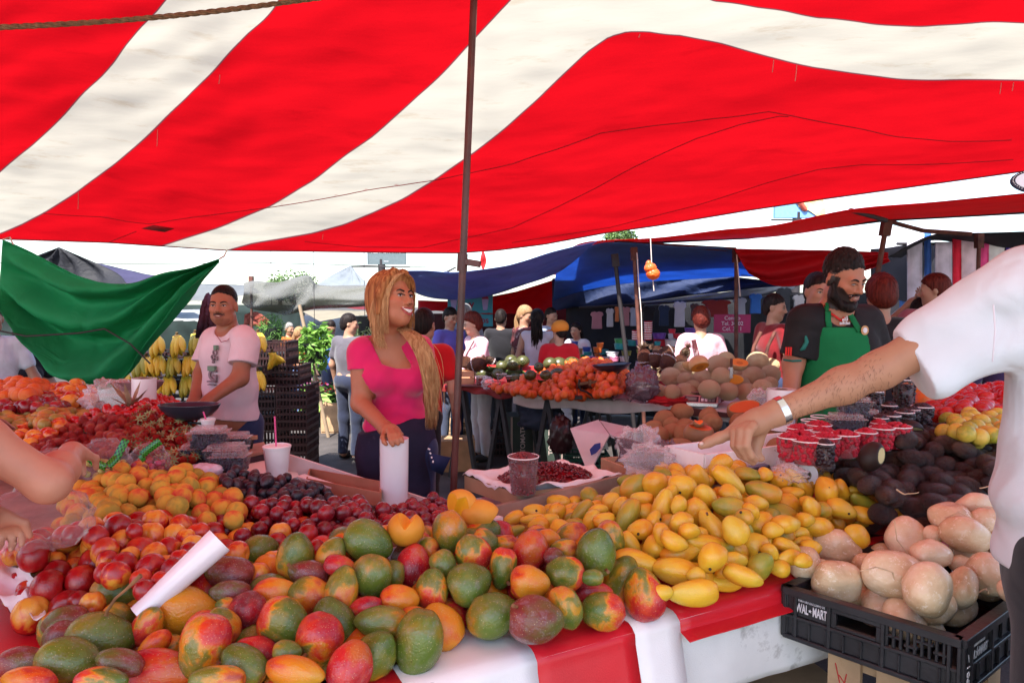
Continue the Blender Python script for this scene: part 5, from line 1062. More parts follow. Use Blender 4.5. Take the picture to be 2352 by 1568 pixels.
carton('plain brown carton deep under the table',Vector((.62,2.35,0)),.36,.3,.34,.4);o=carton('white carton with red print under the table front',Vector((.36,2.05,0)),.3,.3,.30,.5,m_pinkbox)
p=MB();p.box((-.152,-.153,.05),(.152,-.1505,.12));p.build('print_band',m_boxred,o,False,False);loc_text(o,'TOMATES',.05,Matrix.Translation((0,-.1512,.2))@Matrix.Rotation(math.pi/2,4,'X'),m_boxred,True)
m_skin=tone_mat('skin',.5,.12,220,.4)
m_cloth={}
def cloth_mat(col,rough=.85,wrink=.35,var=.06):
 k='cloth_%02d_%02d_%02d_%d'%(*[int(c*99)for c in col],int(wrink*10))
 return mat(k,col,rough,var,12,bump=.08,bsc=350,spec=.2,wrink=wrink,sheen=.2)
def hair_mat(name,col,col2):
 if name in MATS:return MATS[name]
 m=bpy.data.materials.new(name);m.use_nodes=True;t=m.node_tree;b=t.nodes['Principled BSDF'];N=t.nodes.new;L=t.links.new;MATS[name]=m
 tc=N('ShaderNodeTexCoord');mp=N('ShaderNodeMapping');mp.inputs['Scale'].default_value=(90,90,7);L(tc.outputs['Object'],mp.inputs[0])
 n=N('ShaderNodeTexNoise');n.inputs['Scale'].default_value=1;n.inputs['Detail'].default_value=4;L(mp.outputs[0],n.inputs['Vector'])
 L(ramp(t,n.outputs[0],[(.35,col),(.65,col2)]),b.inputs['Base Color']);b.inputs['Roughness'].default_value=.55;b.inputs['Specular IOR Level'].default_value=.12
 bp=N('ShaderNodeBump');bp.inputs['Strength'].default_value=.7;bp.inputs['Distance'].default_value=.006;L(n.outputs[0],bp.inputs['Height']);L(bp.outputs[0],b.inputs['Normal']);return m
HAIR={'black':hair_mat('black_hair',(.006,.004,.004),(.022,.014,.012)),'brown':hair_mat('brown_hair',(.05,.022,.012),(.11,.05,.025)),'red':hair_mat('red_hair',(.05,.008,.006),(.12,.02,.013)),'blond':hair_mat('blond_hair',(.36,.16,.065),(.62,.36,.17)),'root':hair_mat('auburn_hair',(.20,.065,.022),(.46,.20,.07)),'grey':hair_mat('grey_hair',(.14,.13,.12),(.3,.28,.26)),'sandy':hair_mat('sandy_hair',(.22,.12,.06),(.34,.2,.1))}
m_eye=mat('eye_white',(.46,.42,.40),.15,.02,5);m_iris=mat('iris',(.018,.009,.006),.08,.1,50,spec=.8);m_brow=mat('brow_hair',(.012,.007,.006),.8,.2,60)
m_lip=mat('lips',(.42,.07,.07),.35,.08,40);m_lipm=mat('lips_plain',(.26,.10,.08),.5,.08,40);m_teeth=mat('teeth',(.85,.80,.76),.2,.03,9);m_lash=mat('lash_line',(.008,.006,.006),.6)
def head_axes(yaw,pitch=0,roll=0):
 a,b=R(yaw),R(pitch);f=Vector((math.sin(a)*math.cos(b),-math.cos(a)*math.cos(b),math.sin(b)));x=f.cross(Vector((0,0,1))).normalized();z=x.cross(f)
 return Matrix((x,f,z)).transposed()@Matrix.Rotation(R(roll),3,'Y')
def head_prims(S_,c,M,s,fem=False,nose=1.,detail=True):
 T=lambda v:Vector(c)+M@(Vector(v)*s)
 def e(v,r,k=.03,neg=False,Mx=None):S_.ell(T(v),Vector(r)*s,M if Mx is None else M@Mx,k*s,neg)
 e((0,-.014,.036),(.075,.094,.087));e((0,.026,-.030),(.060,.064,.084),.03)
 e((0,.056,-.094),(.026 if fem else .033,.026,.022),.035)
 for q in(-1,1):
  e((q*.040,.020,-.066),(.020 if fem else .026,.035,.030),.03)
  e((q*.040,.058,-.018),(.022,.020,.017),.03)
  e((q*.029,.074,.021),(.024,.014,.009 if fem else .011),.02)
  if detail:e((q*.031,.096,.004),(.019,.014,.0115),.016,True);e((q*.031,.074,.003),(.0155,.0125,.0125),.008)
  e((q*.076,-.010,-.008),(.009,.019,.031),.012)
 S_.cone(T((0,.086,.012)),T((0,.107*nose,-.026)),.0075*s,.0115*s,.014*s)
 for q in(-1,1):e((q*.0115,.095,-.031),(.0085,.010,.0075),.008)
 if detail:e((0,.088,-.060),(.024,.012,.010),.012);e((0,.084,-.078),(.020,.010,.008),.012)
def hand_prims(S_,wr,d,nrm,s,curl=.5,point=False,side=1,k=.007):
 """wrist, direction of the fingers, normal of the back of the hand; side = +1 when the thumb lies at d x nrm"""
 d=Vector(d).normalized();n=Vector(nrm);n=(n-d*n.dot(d)).normalized();t=d.cross(n)*side;W=Vector(wr)
 def at(a,b,c):return W+(d*a+t*b+n*c)*s
 S_.ell(at(.050,0,0),Vector((.050,.041,.016))*s,Matrix((d,t,n)).transposed(),.02*s);S_.cone(W,at(.03,0,0),.026*s,.030*s,.02*s)
 for i,(b,L_)in enumerate(((.030,.070),(.010,.080),(-.010,.074),(-.029,.058))):
  a=0;c_=.15 if(point and i==0)else curl*(1+.12*i);p=at(.090-.004*abs(i-1),b,0);r=(.0088-.0006*(i==3))*s
  for j,f in enumerate((.46,.31,.23)):
   a+=c_*(.6,1.0,.7)[j];q=p+((d*math.cos(a)-n*math.sin(a))+t*b*1.5)*L_*f*s;S_.cone(p,q,r,r*.93,k*s if j else .012*s);p=q;r*=.93
 p=at(.022,.030,-.004);q=at(.055,.058,-.016);S_.cone(p,q,.0125*s,.0105*s,.018*s);S_.cone(q,at(.084,.060,-.026-.02*curl),.0102*s,.0085*s,.006*s)
def seg(S_,pts,rs,k=.02):S_.chain(pts,rs,k)
class Figure:
 def __init__(f,label,loc,skin,s=1.,group=None):
  f.o=thing('person',label,'person',Vector(loc),group);f.skin=Vector(skin);f.s=s;f.B=SDF();f.V=None
 def head(f,c,M,fem=False,nose=1.,detail=True):f.hc,f.HM=Vector(c),M;head_prims(f.B,c,M,f.s,fem,nose,detail)
 def local(f,V):return(V-np.array(f.hc))@np.array(f.HM)/f.s
 scalp=None
 def bake(f,h,tones=None):
  V,Fq=f.B.mesh(h);col=np.tile(np.array(f.skin),(len(V),1));L_=f.local(V)
  d=np.linalg.norm(L_,axis=1);ck=np.exp(-(((np.abs(L_[:,0])-.042)/.022)**2+((L_[:,2]+.022)/.022)**2+((L_[:,1]-.06)/.05)**2));col*=(1+ck[:,None]*np.array((.16,-.06,-.06)))
  if f.scalp:
   hc_,(l0,l1),(s0,s1),lo_=f.scalp;m=(s0*(L_[:,1]-l0)+s1*(L_[:,2]-l1)+.5*np.maximum(np.abs(L_[:,0])-.034,0)<0)&(L_[:,2]>lo_)&(d<.16)&~((np.abs(L_[:,0])>.071)&(L_[:,2]<.024));col[m]=np.array(hc_)
  if tones:tones(L_,col)
  f.V=V;f.L=L_;f.body=np_mesh('body',V,Fq,m_skin,f.o,col)
 def part(f,name,S_,h,mt,colour=None):
  V,Fq=S_.mesh(h)
  return np_mesh(name,V,Fq,mt,f.o,None if colour is None else colour(V))if len(V)else None
 def surf(f,x,z,rad=.007):
  L_=f.L;m=(np.abs(L_[:,0]-x)<rad)&(np.abs(L_[:,2]-z)<rad)&(L_[:,1]>0);return float(L_[m,1].max())if m.any()else .085
 def tub(f,name,pts,r,mt,lift=.0,n=6,flat=None):
  p=MB();q=[f.hc+f.HM@(Vector((x,f.surf(x,z)+lift,z))*f.s)for x,z in pts];p.tube(q,[v*f.s for v in r]if isinstance(r,(list,tuple))else r*f.s,n);return p.build(name,mt,f.o,'all')
 def face(f,gaze=(0,0),smile=0.,fem=False,brow=.0030,closed=0.,lip=None,open_=.0):
  T=lambda v:f.hc+f.HM@(Vector(v)*f.s)
  for q in(-1,1):
   y=f.surf(q*.031,.003,.006);hz=.0056*(1-closed)
   p=MB();p.ell(T((q*.031,y-.0035,.003)),Vector((.0135,.0055,max(.0015,hz)))*f.s,f.HM,14,10);p.build('eye',m_eye,f.o,'all')
   p=MB();p.ell(T((q*.031+gaze[0]*.005,y-.0001,.003+gaze[1]*.003)),Vector((.0062,.0028,max(.0014,min(.0062,hz*.95))))*f.s,f.HM,12,8);p.build('iris',m_iris,f.o,'all')
   w_=.0024 if fem else .0015
   f.tub('eyelid_line',[(q*.016,.003),(q*.024,.0095-closed*.004),(q*.033,.0110-closed*.005),(q*.042,.0078-closed*.003),(q*.049,.0062 if fem else .003)],[w_*.6,w_,w_,w_,w_*.4],m_lash,.0015)
   f.tub('eyebrow',[(q*.013,.0205),(q*.023,.0245),(q*.034,.0275),(q*.044,.0255),(q*.052,.0205)],[brow*.8,brow*1.15,brow,brow*.7,brow*.3],m_brow,-.0006)
  lm=lip or m_lipm;c_=smile*.008;wd=.024+.008*smile
  if open_:
   p=MB();p.grid(lambda u,v:T(((u-.5)*wd*1.75,f.surf((u-.5)*wd*1.7,-.064)+.0005-abs(u-.5)*.006,-.0565-open_*.012*v*(1-(2*u-1)**2*.7)+c_*(2*u-1)**2)),14,5);p.build('teeth',m_teeth,f.o,'all')
   p=MB()
   for k in range(-3,4):p.tube([T((k*wd*.23,f.surf(k*wd*.23,-.064)+.0012-abs(k)*.0004,-.057+c_*(k*.23)**2)),T((k*wd*.23,f.surf(k*wd*.23,-.064)+.0012-abs(k)*.0004,-.0565-open_*.0105*(1-(k*.23)**2)+c_*(k*.23)**2))],.00035,4)
   p.build('teeth_gaps',m_lipm,f.o)
  f.tub('upper_lip',[(-wd,-.0595+c_),(-wd*.55,-.0565+c_*.35),(-.004,-.0540),(0,-.0550),(.004,-.0540),(wd*.55,-.0565+c_*.35),(wd,-.0595+c_)],[.0012,.0034,.0042,.0040,.0042,.0034,.0012],lm,-.0006)
  f.tub('lower_lip',[(-wd,-.0600+c_),(-wd*.55,-.0645-open_*.008+c_*.2),(0,-.0675-open_*.010),(wd*.55,-.0645-open_*.008+c_*.2),(wd,-.0600+c_)],[.0012,.0040,.0052,.0040,.0012],lm,-.0012)
  for q in(-1,1):p=MB();p.ell(T((q*.0068,f.surf(q*.0068,-.036,.004)+.0002,-.0375)),Vector((.0032,.0025,.0018))*f.s,f.HM,8,6);p.build('nostril',m_lash,f.o,'all')
def short_hair(f,col,line=(.078,.066),slope=(.75,-.66),grow=.004,low=-.075,h=.006,rough=.003,top=0.):
 H=SDF();T=lambda v:f.hc+f.HM@(Vector(v)*f.s)
 if grow<.003:H.ell(T((0,-.019,.047)),Vector((.0765,.096,.088+top))*f.s,f.HM,.02)
 else:
  H.ell(T((0,-.016,.038)),Vector((.076+grow,.096+grow,.088+grow+top))*f.s,f.HM,.02)
  H.ell(T((0,-.045,-.02)),Vector((.064+grow,.062+grow,.075))*f.s,f.HM,.03);H.cut(T((0,0,low)),f.HM@Vector((0,.1,-1)))
 def front(X,Y,Z):
  x,y,z=((X-f.hc.x)*f.HM[0][i]+(Y-f.hc.y)*f.HM[1][i]+(Z-f.hc.z)*f.HM[2][i]for i in range(3));x,y,z=x/f.s,y/f.s,z/f.s
  return f.s*(slope[0]*(y-line[0])+slope[1]*(z-line[1])+.5*np.maximum(np.abs(x)-.034,0)+.002*np.sin(x*310)+.0015*np.sin(x*170+z*90))
 H.carve(front)
 H.disp=lambda X,Y,Z:rough*np.sin(X*230+Y*60)*np.sin(Z*170+X*50)*np.cos(Y*210)
 return f.part('hair',H,h,HAIR[col])
def strands(f,name,path,width,n,r,mt,seed=1,spread=1.,flare=0.,m=10):
 rg=random.Random(seed);p=MB();path=[Vector(v)for v in path]
 def at(t):
  k=min(int(t*(len(path)-1)),len(path)-2);u=t*(len(path)-1)-k;a,b,c,d=path[max(k-1,0)],path[k],path[k+1],path[min(k+2,len(path)-1)]
  return .5*((2*b)+(c-a)*u+(2*a-5*b+4*c-d)*u*u+(3*b-a-3*c+d)*u**3)
 for i in range(n):
  a,q=rg.uniform(0,6.28),math.sqrt(rg.random());o1=Vector((math.cos(a)*q,math.sin(a)*q*.55,rg.uniform(-.2,.2)))*width;ph=rg.uniform(0,6.3);T=rg.uniform(.8,1.03)
  pts=[at(min(1,t*T))+o1*(.55+spread*math.sin(min(1,t*1.1)*2.6)*.6+flare*t)+Vector((math.sin(t*7+ph),0,0))*.004*(1+t)for t in[j/m for j in range(m+1)]]
  p.tube(pts,[r*(1-.75*(j/m)**2)*rg.uniform(.8,1.1)for j in range(m+1)],5)
 return p.build(name,mt,f.o,'all')
def sleeve_end(S_,a,b,t,rad):
 a,b=Vector(a),Vector(b);d=(b-a).normalized();p=a.lerp(b,t);pa,da=np.array(p),np.array(d)
 def fn(X,Y,Z):
  x,y,z=X-pa[0],Y-pa[1],Z-pa[2];s_=x*da[0]+y*da[1]+z*da[2];r=np.sqrt(np.maximum(x*x+y*y+z*z-s_*s_,0));return np.minimum(s_,rad-r)
 S_.carve(fn)
def folds(amp,f1=(38,9,30),seed=0):
 return lambda X,Y,Z:amp*(np.sin(X*f1[0]+Z*f1[2]*.6+np.sin(Y*20+seed)*1.2+seed)*.6+np.sin(Z*f1[2]+X*11-Y*f1[1]+np.sin(X*17+seed)*1.5)*.6)
FAR=.0105
def passer(label,px,top,Y,H=1.68,yaw=180,shirt=(.5,.5,.5),sleeve='short',legs=(.03,.035,.07),hair=('black','short'),skin=(.36,.19,.12),arms=None,lean=0.,hyaw=None,hpitch=-8,fem=False,h=None,group='people walking in the market',skirt=False,extra=None,build=1.):
 """a figure farther back, standing on the ground; PX = column of the head, TOP = row of the crown"""
 b=P(px,top,Y);H=b.z;s=H/1.72;base=Vector((b.x,Y,0));A=R(yaw)
 def T(x,y,z):
  z0=z*s;y+=lean*max(0,z-.95);x*=s*build;y*=s;fx,fy=math.sin(A),-math.cos(A);return base+Vector((fx*y-fy*x,fy*y+fx*x,z0))
 Mt=head_axes(yaw);f=Figure(label,base,skin,s,group);h=h or FAR;B=f.B
 arms=arms or{}
 def tor(S_,t=0.):
  S_.ell(T(0,.0,1.24),Vector(((.150 if fem else .170)*build+t,.105*build+t,.20))*s,Mt,.05);S_.ell(T(0,.01,1.04),Vector(((.128 if fem else .150)*build+t,.10*build+t,.16))*s,Mt,.05)
  S_.cone(T(-.145,0,1.40),T(.145,0,1.40),(.052+t)*s,(.052+t)*s,.05)
  if fem:S_.ell(T(-.065,.085,1.24),Vector((.055+t,)*3)*s,None,.04);S_.ell(T(.065,.085,1.24),Vector((.055+t,)*3)*s,None,.04)
 def hips(S_,t=0.):
  S_.ell(T(0,-.01,.93),Vector(((.165)*build+t,.12*build+t,.13))*s,Mt,.05)
  for q in(-1,1):S_.chain([T(q*.085,0,.88),T(q*.09,.015,.49),T(q*.095,-.01,.09)],[(.080+t)*s,(.056+t)*s,(.040+t*1.4)*s],.03)
 tor(B);hips(B);B.cone(T(0,-.01,1.40),T(0,.005,1.54),.056*s,.052*s,.03)
 for q in(-1,1):B.chain([T(q*.095,-.02,.06),T(q*.10,.11,.03)],[.038*s,.03*s],.03)
 AR={}
 for q,k in((1,'L'),(-1,'R')):
  e,w_=arms.get(k,((.245,.0,1.12),(.255,.07,.87)));sh,el,wr=T(q*.175,0,1.39),T(q*e[0],e[1],e[2]),T(q*w_[0],w_[1],w_[2]);AR[k]=(sh,el,wr)
  B.chain([sh,el,wr],[.046*s,.038*s,.027*s],.03);hand_prims(B,wr,wr-el,T(q*2,.5,.9)-base,s,.5,side=q)
 hm=head_axes(yaw if hyaw is None else hyaw,hpitch);f.head(T(0,.02,1.605),hm,fem,1.,False)
 if hair[1]=='short':f.scalp=((.02,.014,.012)if hair[0]=='black' else(.1,.06,.04),(.076,.066),(.78,-.62),-.05)
 f.bake(h)
 S_=SDF();tor(S_,.014)
 for k in 'LR':
  sh,el,wr=AR[k]
  if sleeve=='long':S_.chain([sh,el,wr],[.060*s,.052*s,.040*s],.03)
  elif sleeve=='short':S_.cone(sh,sh.lerp(el,.55),.062*s,.060*s,.03)
 S_.ell(T(0,0,.94),Vector((.172*build,.13*build,.10))*s,Mt,.04)
 S_.ell(T(0,.03,1.50),Vector((.075,.075,.06))*s,Mt,.01,True);S_.disp=folds(.004,seed=px)
 f.part('shirt',S_,h,cloth_mat(shirt)if not isinstance(shirt,bpy.types.Material)else shirt)
 L_=SDF();hips(L_,.014);L_.cut(T(0,0,.07),(0,0,-1));L_.cut(T(0,0,1.02),(0,0,1));L_.disp=folds(.003,seed=px+1)
 f.part('trousers',L_,h*1.15,cloth_mat(legs)if not isinstance(legs,bpy.types.Material)else legs)
 p=MB()
 for q in(-1,1):c=T(q*.10,.05,.045);p.ell(c,Vector((.045,.12,.045))*s,Matrix.Rotation(A,3,'Z'),12,8)
 p.build('shoes',MATS.get('shoe')or mat('shoe',(.03,.025,.025),.6),f.o,'all')
 col,st=hair
 if st=='short':short_hair(f,col,h=h,top=.004)
 elif st=='curly':short_hair(f,col,(.07,.06),(.8,-.6),.022,-.12,h,.008,.01)
 elif st in('long','pony'):
  short_hair(f,col,(.07,.065),(.88,-.47),.010,-.11,h,.004)
  b0=f.hc-hm.col[1]*.09*s;d=Vector((0,0,-1))
  strands(f,'long_hair' if st=='long' else 'ponytail',[b0+Vector((0,0,.02)),b0-hm.col[1]*.03+d*.10,b0-hm.col[1]*.02+d*.24,b0+d*.40],.065*s if st=='long' else .03*s,60 if st=='long' else 34,.009*s,HAIR[col],px)
 if-80<((yaw if hyaw is None else hyaw)+180)%360-180<80 and Y<9:f.face(brow=.0035)
 if extra:extra(f,T,s,hm)
 return f
f=Figure('smiling blonde woman in a pink V-neck shirt with one hand on a plastic roll',(-.5,2.95,0),(.43,.155,.078),.98)
hm=head_axes(56,11,-4);B=f.B;hc=P(899,690,2.90)
tyaw=26;Mt=head_axes(tyaw)
chest,waist,hip=P(905,852,2.98),P(909,932,2.99),P(913,1020,2.99)
shR,shL=P(828,808,2.90),P(966,800,3.04);elR,wrR=P(829,926,2.86),P(884,982,2.62);elL,wrL=P(984,905,3.12),P(955,985,3.12)
f.head(hc,hm,True,.96)
neck0,neck1=P(893,795,2.98),hc+hm@Vector((0,-.022,-.045))
B.cone(neck0,neck1,.054,.050,.03);B.cone(shR.lerp(shL,.18),neck0,.045,.058,.05);B.cone(shR.lerp(shL,.82),neck0,.045,.058,.05)
def wtor(S_,t=0,k=.05):
 S_.ell(chest,Vector((.136+t,.098+t,.15)),Mt,k);S_.ell(waist,Vector((.112+t,.088+t,.13)),Mt,k);S_.cone(shR.lerp(shL,.14),shR.lerp(shL,.86),.046+t,.046+t,k)
 for c in(P(866,868,2.885),P(947,868,2.925)):S_.ell(c,Vector((.067+t,.070+t,.063+t)),Mt,.04)
def whip(S_,t=0):
 S_.ell(hip,Vector((.160+t,.125+t,.15)),Mt,.06)
wtor(B);whip(B)
base=P(912,1040,2.99)
B.chain([shR,elR,wrR],[.047,.037,.026],.03);B.chain([shL,elL,wrL],[.045,.036,.027],.03)
hb=P(897,991,2.555);B.ell(hb,(.040,.045,.021),frame((0,0,0),(1,.2,-.15),(-.1,1,-.2)).to_3x3(),.025);B.cone(wrR,hb,.026,.030,.02)
for pts,r in(([(884,990,2.53),(879,1004,2.475),(882,1014,2.452),(887,1020,2.448)],.0092),([(893,987,2.51),(895,1000,2.455),(898,1013,2.435),(902,1022,2.432)],.0095),([(902,986,2.51),(907,999,2.455),(911,1011,2.434),(914,1019,2.432)],.0095),([(911,988,2.52),(917,998,2.47),(921,1007,2.445),(925,1014,2.44)],.0085)):
 v=[P(*q)for q in pts];seg(B,v,[r*1.1,r,r*.95,r*.82],.006)
seg(B,[P(886,989,2.56),P(905,992,2.60),P(922,998,2.57)],[.012,.011,.009],.01)
hand_prims(B,wrL,wrL-elL,(1,0,0),.92,.6)
f.bake(.0048)
f.face((.5,.3),1.15,True,.0036,.12,m_lip,1.25)
S_=SDF();wtor(S_,.009)
for a,e in((shR,elR),(shL,elL)):S_.cone(a,a.lerp(e,.42),.058,.056,.04)
S_.cone(shR.lerp(shL,.18),neck0+Vector((0,0,-.01)),.050,.052,.05);S_.cone(shR.lerp(shL,.82),neck0+Vector((0,0,-.01)),.050,.052,.05)
S_.ell(hip+Vector((0,0,.09)),Vector((.150,.118,.08)),Mt,.05)
sleeve_end(S_,shR,elR,.36,.064);sleeve_end(S_,shL,elL,.40,.07)
S_.ell(neck0+Vector((0,-.0,.035)),Vector((.074,.10,.07)),None,.01,True)
vp,vn=P(947,850,2.8),Mt.col[1];vx=Vector((-1*Mt.col[0].x,-Mt.col[0].y,0)).normalized()
def vneck(X,Y,Z):
 u=(X-vp.x)*vx.x+(Y-vp.y)*vx.y;z=Z-vp.z;fr=(X-chest.x)*vn.x+(Y-chest.y)*vn.y;k=np.clip(.35+z/.03,.12,1)**.8
 d=np.maximum(np.maximum(-(.088+.40*z)*k-u,u-(.034-.50*z)*k),-z);return-np.maximum(d,.02-fr)
S_.carve(vneck);S_.cut(P(900,1004,2.99),(-.30,0,-1));S_.disp=lambda X,Y,Z:.0022*np.sin(Z*120+X*25+np.sin(X*30)*1.5)*np.clip((P(900,905,2.95).z-Z)*14,0,1)+.0012*np.sin(X*90-Z*60)
pink=mat('pink_shirt',(.66,.016,.115),.8,.06,10,bump=.06,bsc=400,spec=.2,sheen=.3)
f.part('shirt',S_,.0045,pink)
S_=SDF();S_.ell(hip,Vector((.174,.142,.17)),Mt,.05);S_.ell(P(908,985,2.99),Vector((.148,.122,.10)),Mt,.05);S_.cone(P(910,1040,2.99),P(912,1150,2.99),.160,.178,.06);S_.cut(P(905,968,2.99),(-.30,0,1));S_.cut(P(905,1128,2.99),(.06,0,-1));S_.disp=lambda X,Y,Z:.005*np.sin(X*34+np.sin(Z*9)*2)+.002*np.sin(Z*40+X*30)
navy=mat('navy_apron',(.022,.018,.040),.85,.2,14,bump=.12,bsc=300,spec=.2,stain=((.06,.045,.075),9,.6))
f.part('apron',S_,.006,navy)
p=MB();p.add([P(985,1040,2.86),P(1035,1050,2.90),P(1015,1090,2.90),P(990,1078,2.86)],[(0,1,2,3)]);solid(p.build('apron_pocket',mat('blue_denim_pocket',(.02,.028,.09),.8),f.o),.006)
p=MB();[p.tube([P(983+4*k,1030+9*k,2.83),P(988+2*k,1032+10*k,2.828)],.0035,6)for k in range(4)];p.build('pocket_trim',m_paper,f.o)
L_=SDF()
for q in(-1,1):L_.chain([base+Vector((q*.08,0,.02)),base+Vector((q*.09,-.02,-.40)),Vector((base.x+q*.09,base.y+.01,.06))],[.10,.072,.06],.04)
L_.disp=folds(.003);f.part('trousers',L_,.012,cloth_mat((.018,.026,.075)))
p=MB();[p.ell((base.x+q*.09,base.y-.05,.045),(.042,.12,.045),None,12,8)for q in(-1,1)];p.build('shoes',mat('shoe',(.03,.025,.025),.6),f.o,'all')
T=lambda*v:f.hc+hm@(Vector(v)*f.s)
H=SDF();H.ell(T(0,-.016,.042),Vector((.083,.104,.094)),hm,.02);H.ell(T(0,-.055,-.03),Vector((.074,.064,.095)),hm,.04)
for q in(-1,1):H.chain([T(q*.030,.060,.108),T(q*.064,.050,.062),T(q*.082,.024,.010),T(q*.084,.008,-.055)],[.020,.021,.020,.017],.03)
H.cut(T(0,.076,.086),hm@Vector((0,.93,-.36)));H.cut(T(0,-.02,-.105),hm@Vector((0,.2,-1)))
H.disp=lambda X,Y,Z:.0014*np.sin(((X-f.hc.x)*hm[0][0]+(Y-f.hc.y)*hm[1][0])*420+Z*25)+.0008*np.sin(Y*500+Z*40)
f.part('hair',H,.0042,HAIR['root'])
hx=lambda q,*v:T(q*v[0],v[1],v[2])
for q,sd in((-1,3),(1,4)):
 strands(f,'front_lock',[hx(q,.014,.086,.100),hx(q,.052,.074,.078),hx(q,.078,.045,.02),hx(q,.082,.026,-.05),hx(q,.076,.018,-.11),hx(q,.070,.01,-.15)],.015,120,.0016,HAIR['root']if q<0 else HAIR['blond'],sd,.6,.3)
strands(f,'side_lock',[hx(1,.07,.0,.02),hx(1,.085,-.02,-.05),hx(1,.082,-.02,-.14),hx(1,.07,-.01,-.21)],.020,110,.0016,HAIR['blond'],9,.6,.2)
strands(f,'side_lock',[hx(-1,.06,-.03,.03),hx(-1,.088,-.03,-.05),hx(-1,.086,-.03,-.10),hx(-1,.08,-.03,-.13)],.016,90,.0016,HAIR['blond'],10,.6,.2)
strands(f,'ponytail',[P(905,748,2.99),P(935,762,2.87),P(957,782,2.81),P(976,820,2.79),P(989,868,2.80),P(992,920,2.83),P(990,985,2.86)],.032,400,.0018,HAIR['blond'],5,.9,-.1,16)
strands(f,'stray_hair',[P(950,765,2.83),P(985,800,2.80),P(1000,850,2.80),P(1006,920,2.81),P(1012,950,2.82)],.03,16,.0011,HAIR['blond'],6,1.2,.4,14)
p=MB();p.ell(hx(1,.0,0,0)*0+T(.080,.004,-.036),(.0055,)*3,None,8,6);p.ell(T(-.080,.004,-.036),(.0055,)*3,None,8,6);p.build('earring',m_steel,f.o,'all')
f=Figure('sturdy man with a thin moustache in a pale pink printed T-shirt behind the left scale',(-1.75,4.35,0),(.36,.135,.072),1.0)
hm=head_axes(4,0);B=f.B;hc=P(513,703,4.22);f.head(hc,hm,False,.95);f.scalp=((.022,.014,.012),(.070,.086),(.80,-.60),-.03);Mt=head_axes(-22)
def mtor(S_,t=0,k=.06):
 S_.ell(P(522,820,4.32),Vector((.185+t,.125+t,.19)),Mt,k);S_.ell(P(530,895,4.32),Vector((.170+t,.145+t,.19)),Mt,k);S_.cone(P(497,778,4.44),P(556,776,4.20),.066+t,.066+t,k);S_.ell(P(535,960,4.33),Vector((.165+t,.13+t,.13)),Mt,k)
mtor(B);B.cone(P(527,770,4.33),P(519,728,4.27),.066,.060,.03)
b_=P(535,985,4.33)
aL=[P(564,790,4.14),P(551,868,4.06),P(485,914,3.90)];aR=[P(484,792,4.46),P(462,862,4.40),P(447,915,4.20)]
for a in(aL,aR):B.chain(a,[.058,.048,.034],.03);hand_prims(B,a[2],a[2]-a[1],(0,-.3,1),1.0,.9)
def stub(L_,col):
 m=(L_[:,1]>.05)&(np.abs(L_[:,0])<.034)&(L_[:,2]<-.042)&(L_[:,2]>-.055);col[m]*=.35
 m=(L_[:,1]>.05)&(np.abs(L_[:,0])<.055)&(L_[:,2]<-.075)&(L_[:,2]>-.115);col[m]*=.72
f.bake(.006,stub);f.face((.1,0),.15,False,.0040,.25,None,.35);short_hair(f,'black',(.071,.088),(.80,-.60),.001,-.055,.006,.002)
f.tub('moustache',[(-.026,-.053),(-.012,-.047),(0,-.046),(.012,-.047),(.026,-.053)],[.0015,.0035,.003,.0035,.0015],m_brow,-.001)
S_=SDF();mtor(S_,.014)
for a in(aL,aR):S_.cone(a[0],a[0].lerp(a[1],.62),.082,.084,.05);sleeve_end(S_,a[0],a[1],.60,.12)
S_.ell(P(521,752,4.26),Vector((.080,.080,.075)),None,.01,True);S_.cut(P(540,957,4.33),(-.1,0,-1));S_.disp=folds(.004,(24,6,20),2)
shirt_pink=mat('pale_pink_shirt',(.72,.56,.60),.85,.05,10,bump=.08,bsc=350,spec=.15,wrink=.35)
f.part('shirt',S_,.0068,shirt_pink)
L_=SDF()
for q in(-1,1):L_.chain([b_+Vector((q*.08,0,.03)),Vector((b_.x+q*.09,b_.y,.48)),Vector((b_.x+q*.09,b_.y,.06))],[.115,.08,.065],.04)
f.part('trousers',L_,.012,cloth_mat((.025,.04,.10)))
p=MB();[p.ell((b_.x+q*.09,b_.y-.05,.045),(.045,.12,.045),None,12,8)for q in(-1,1)];p.build('shoes',MATS['shoe'],f.o,'all')
m_ink2=mat('dark_shirt_print',(.26,.20,.22),.8);m_ink3=mat('green_shirt_print',(.16,.26,.18),.8)
fd_=Mt.col[1];xd=Vector((-Mt.col[0].x,-Mt.col[0].y,0)).normalized()
def shirt_pt(px,py,Y):return P(px,py,Y)
for s_,px,py,sz,mt_ in(('G',489,862,.095,m_ink2),('S',490,829,.04,m_ink2),('M',496,823,.035,m_ink2),('O',494,810,.045,m_ink2),('C',489,820,.04,m_ink2)):
 Mx=frame(P(px,py,4.165),xd,(0,0,1));text_part('shirt_print',s_,sz,Mx,mt_,f.o,bold=True,ext=.012)
for px,py,w_,h_,mt_ in((487,846,.055,.030,m_ink3),(496,798,.022,.028,m_ink3),(487,876,.065,.010,m_ink2),(487,883,.055,.006,m_ink2)):
 p=MB();p.box((-w_/2,-h_/2,-.01),(w_/2,h_/2,.01),frame(P(px,py,4.165),xd,(0,0,1)));p.build('shirt_print',mt_,f.o,False)
p=MB();p.tube([P(x,y,Y)for x,y,Y in((497,770,4.19),(508,785,4.15),(522,782,4.13),(536,768,4.15))],.003,6);p.build('chain_necklace',m_steel,f.o)
f=Figure('bearded man with a short fade haircut in a black football shirt and green apron',(1.55,3.3,0),(.38,.15,.082),1.0)
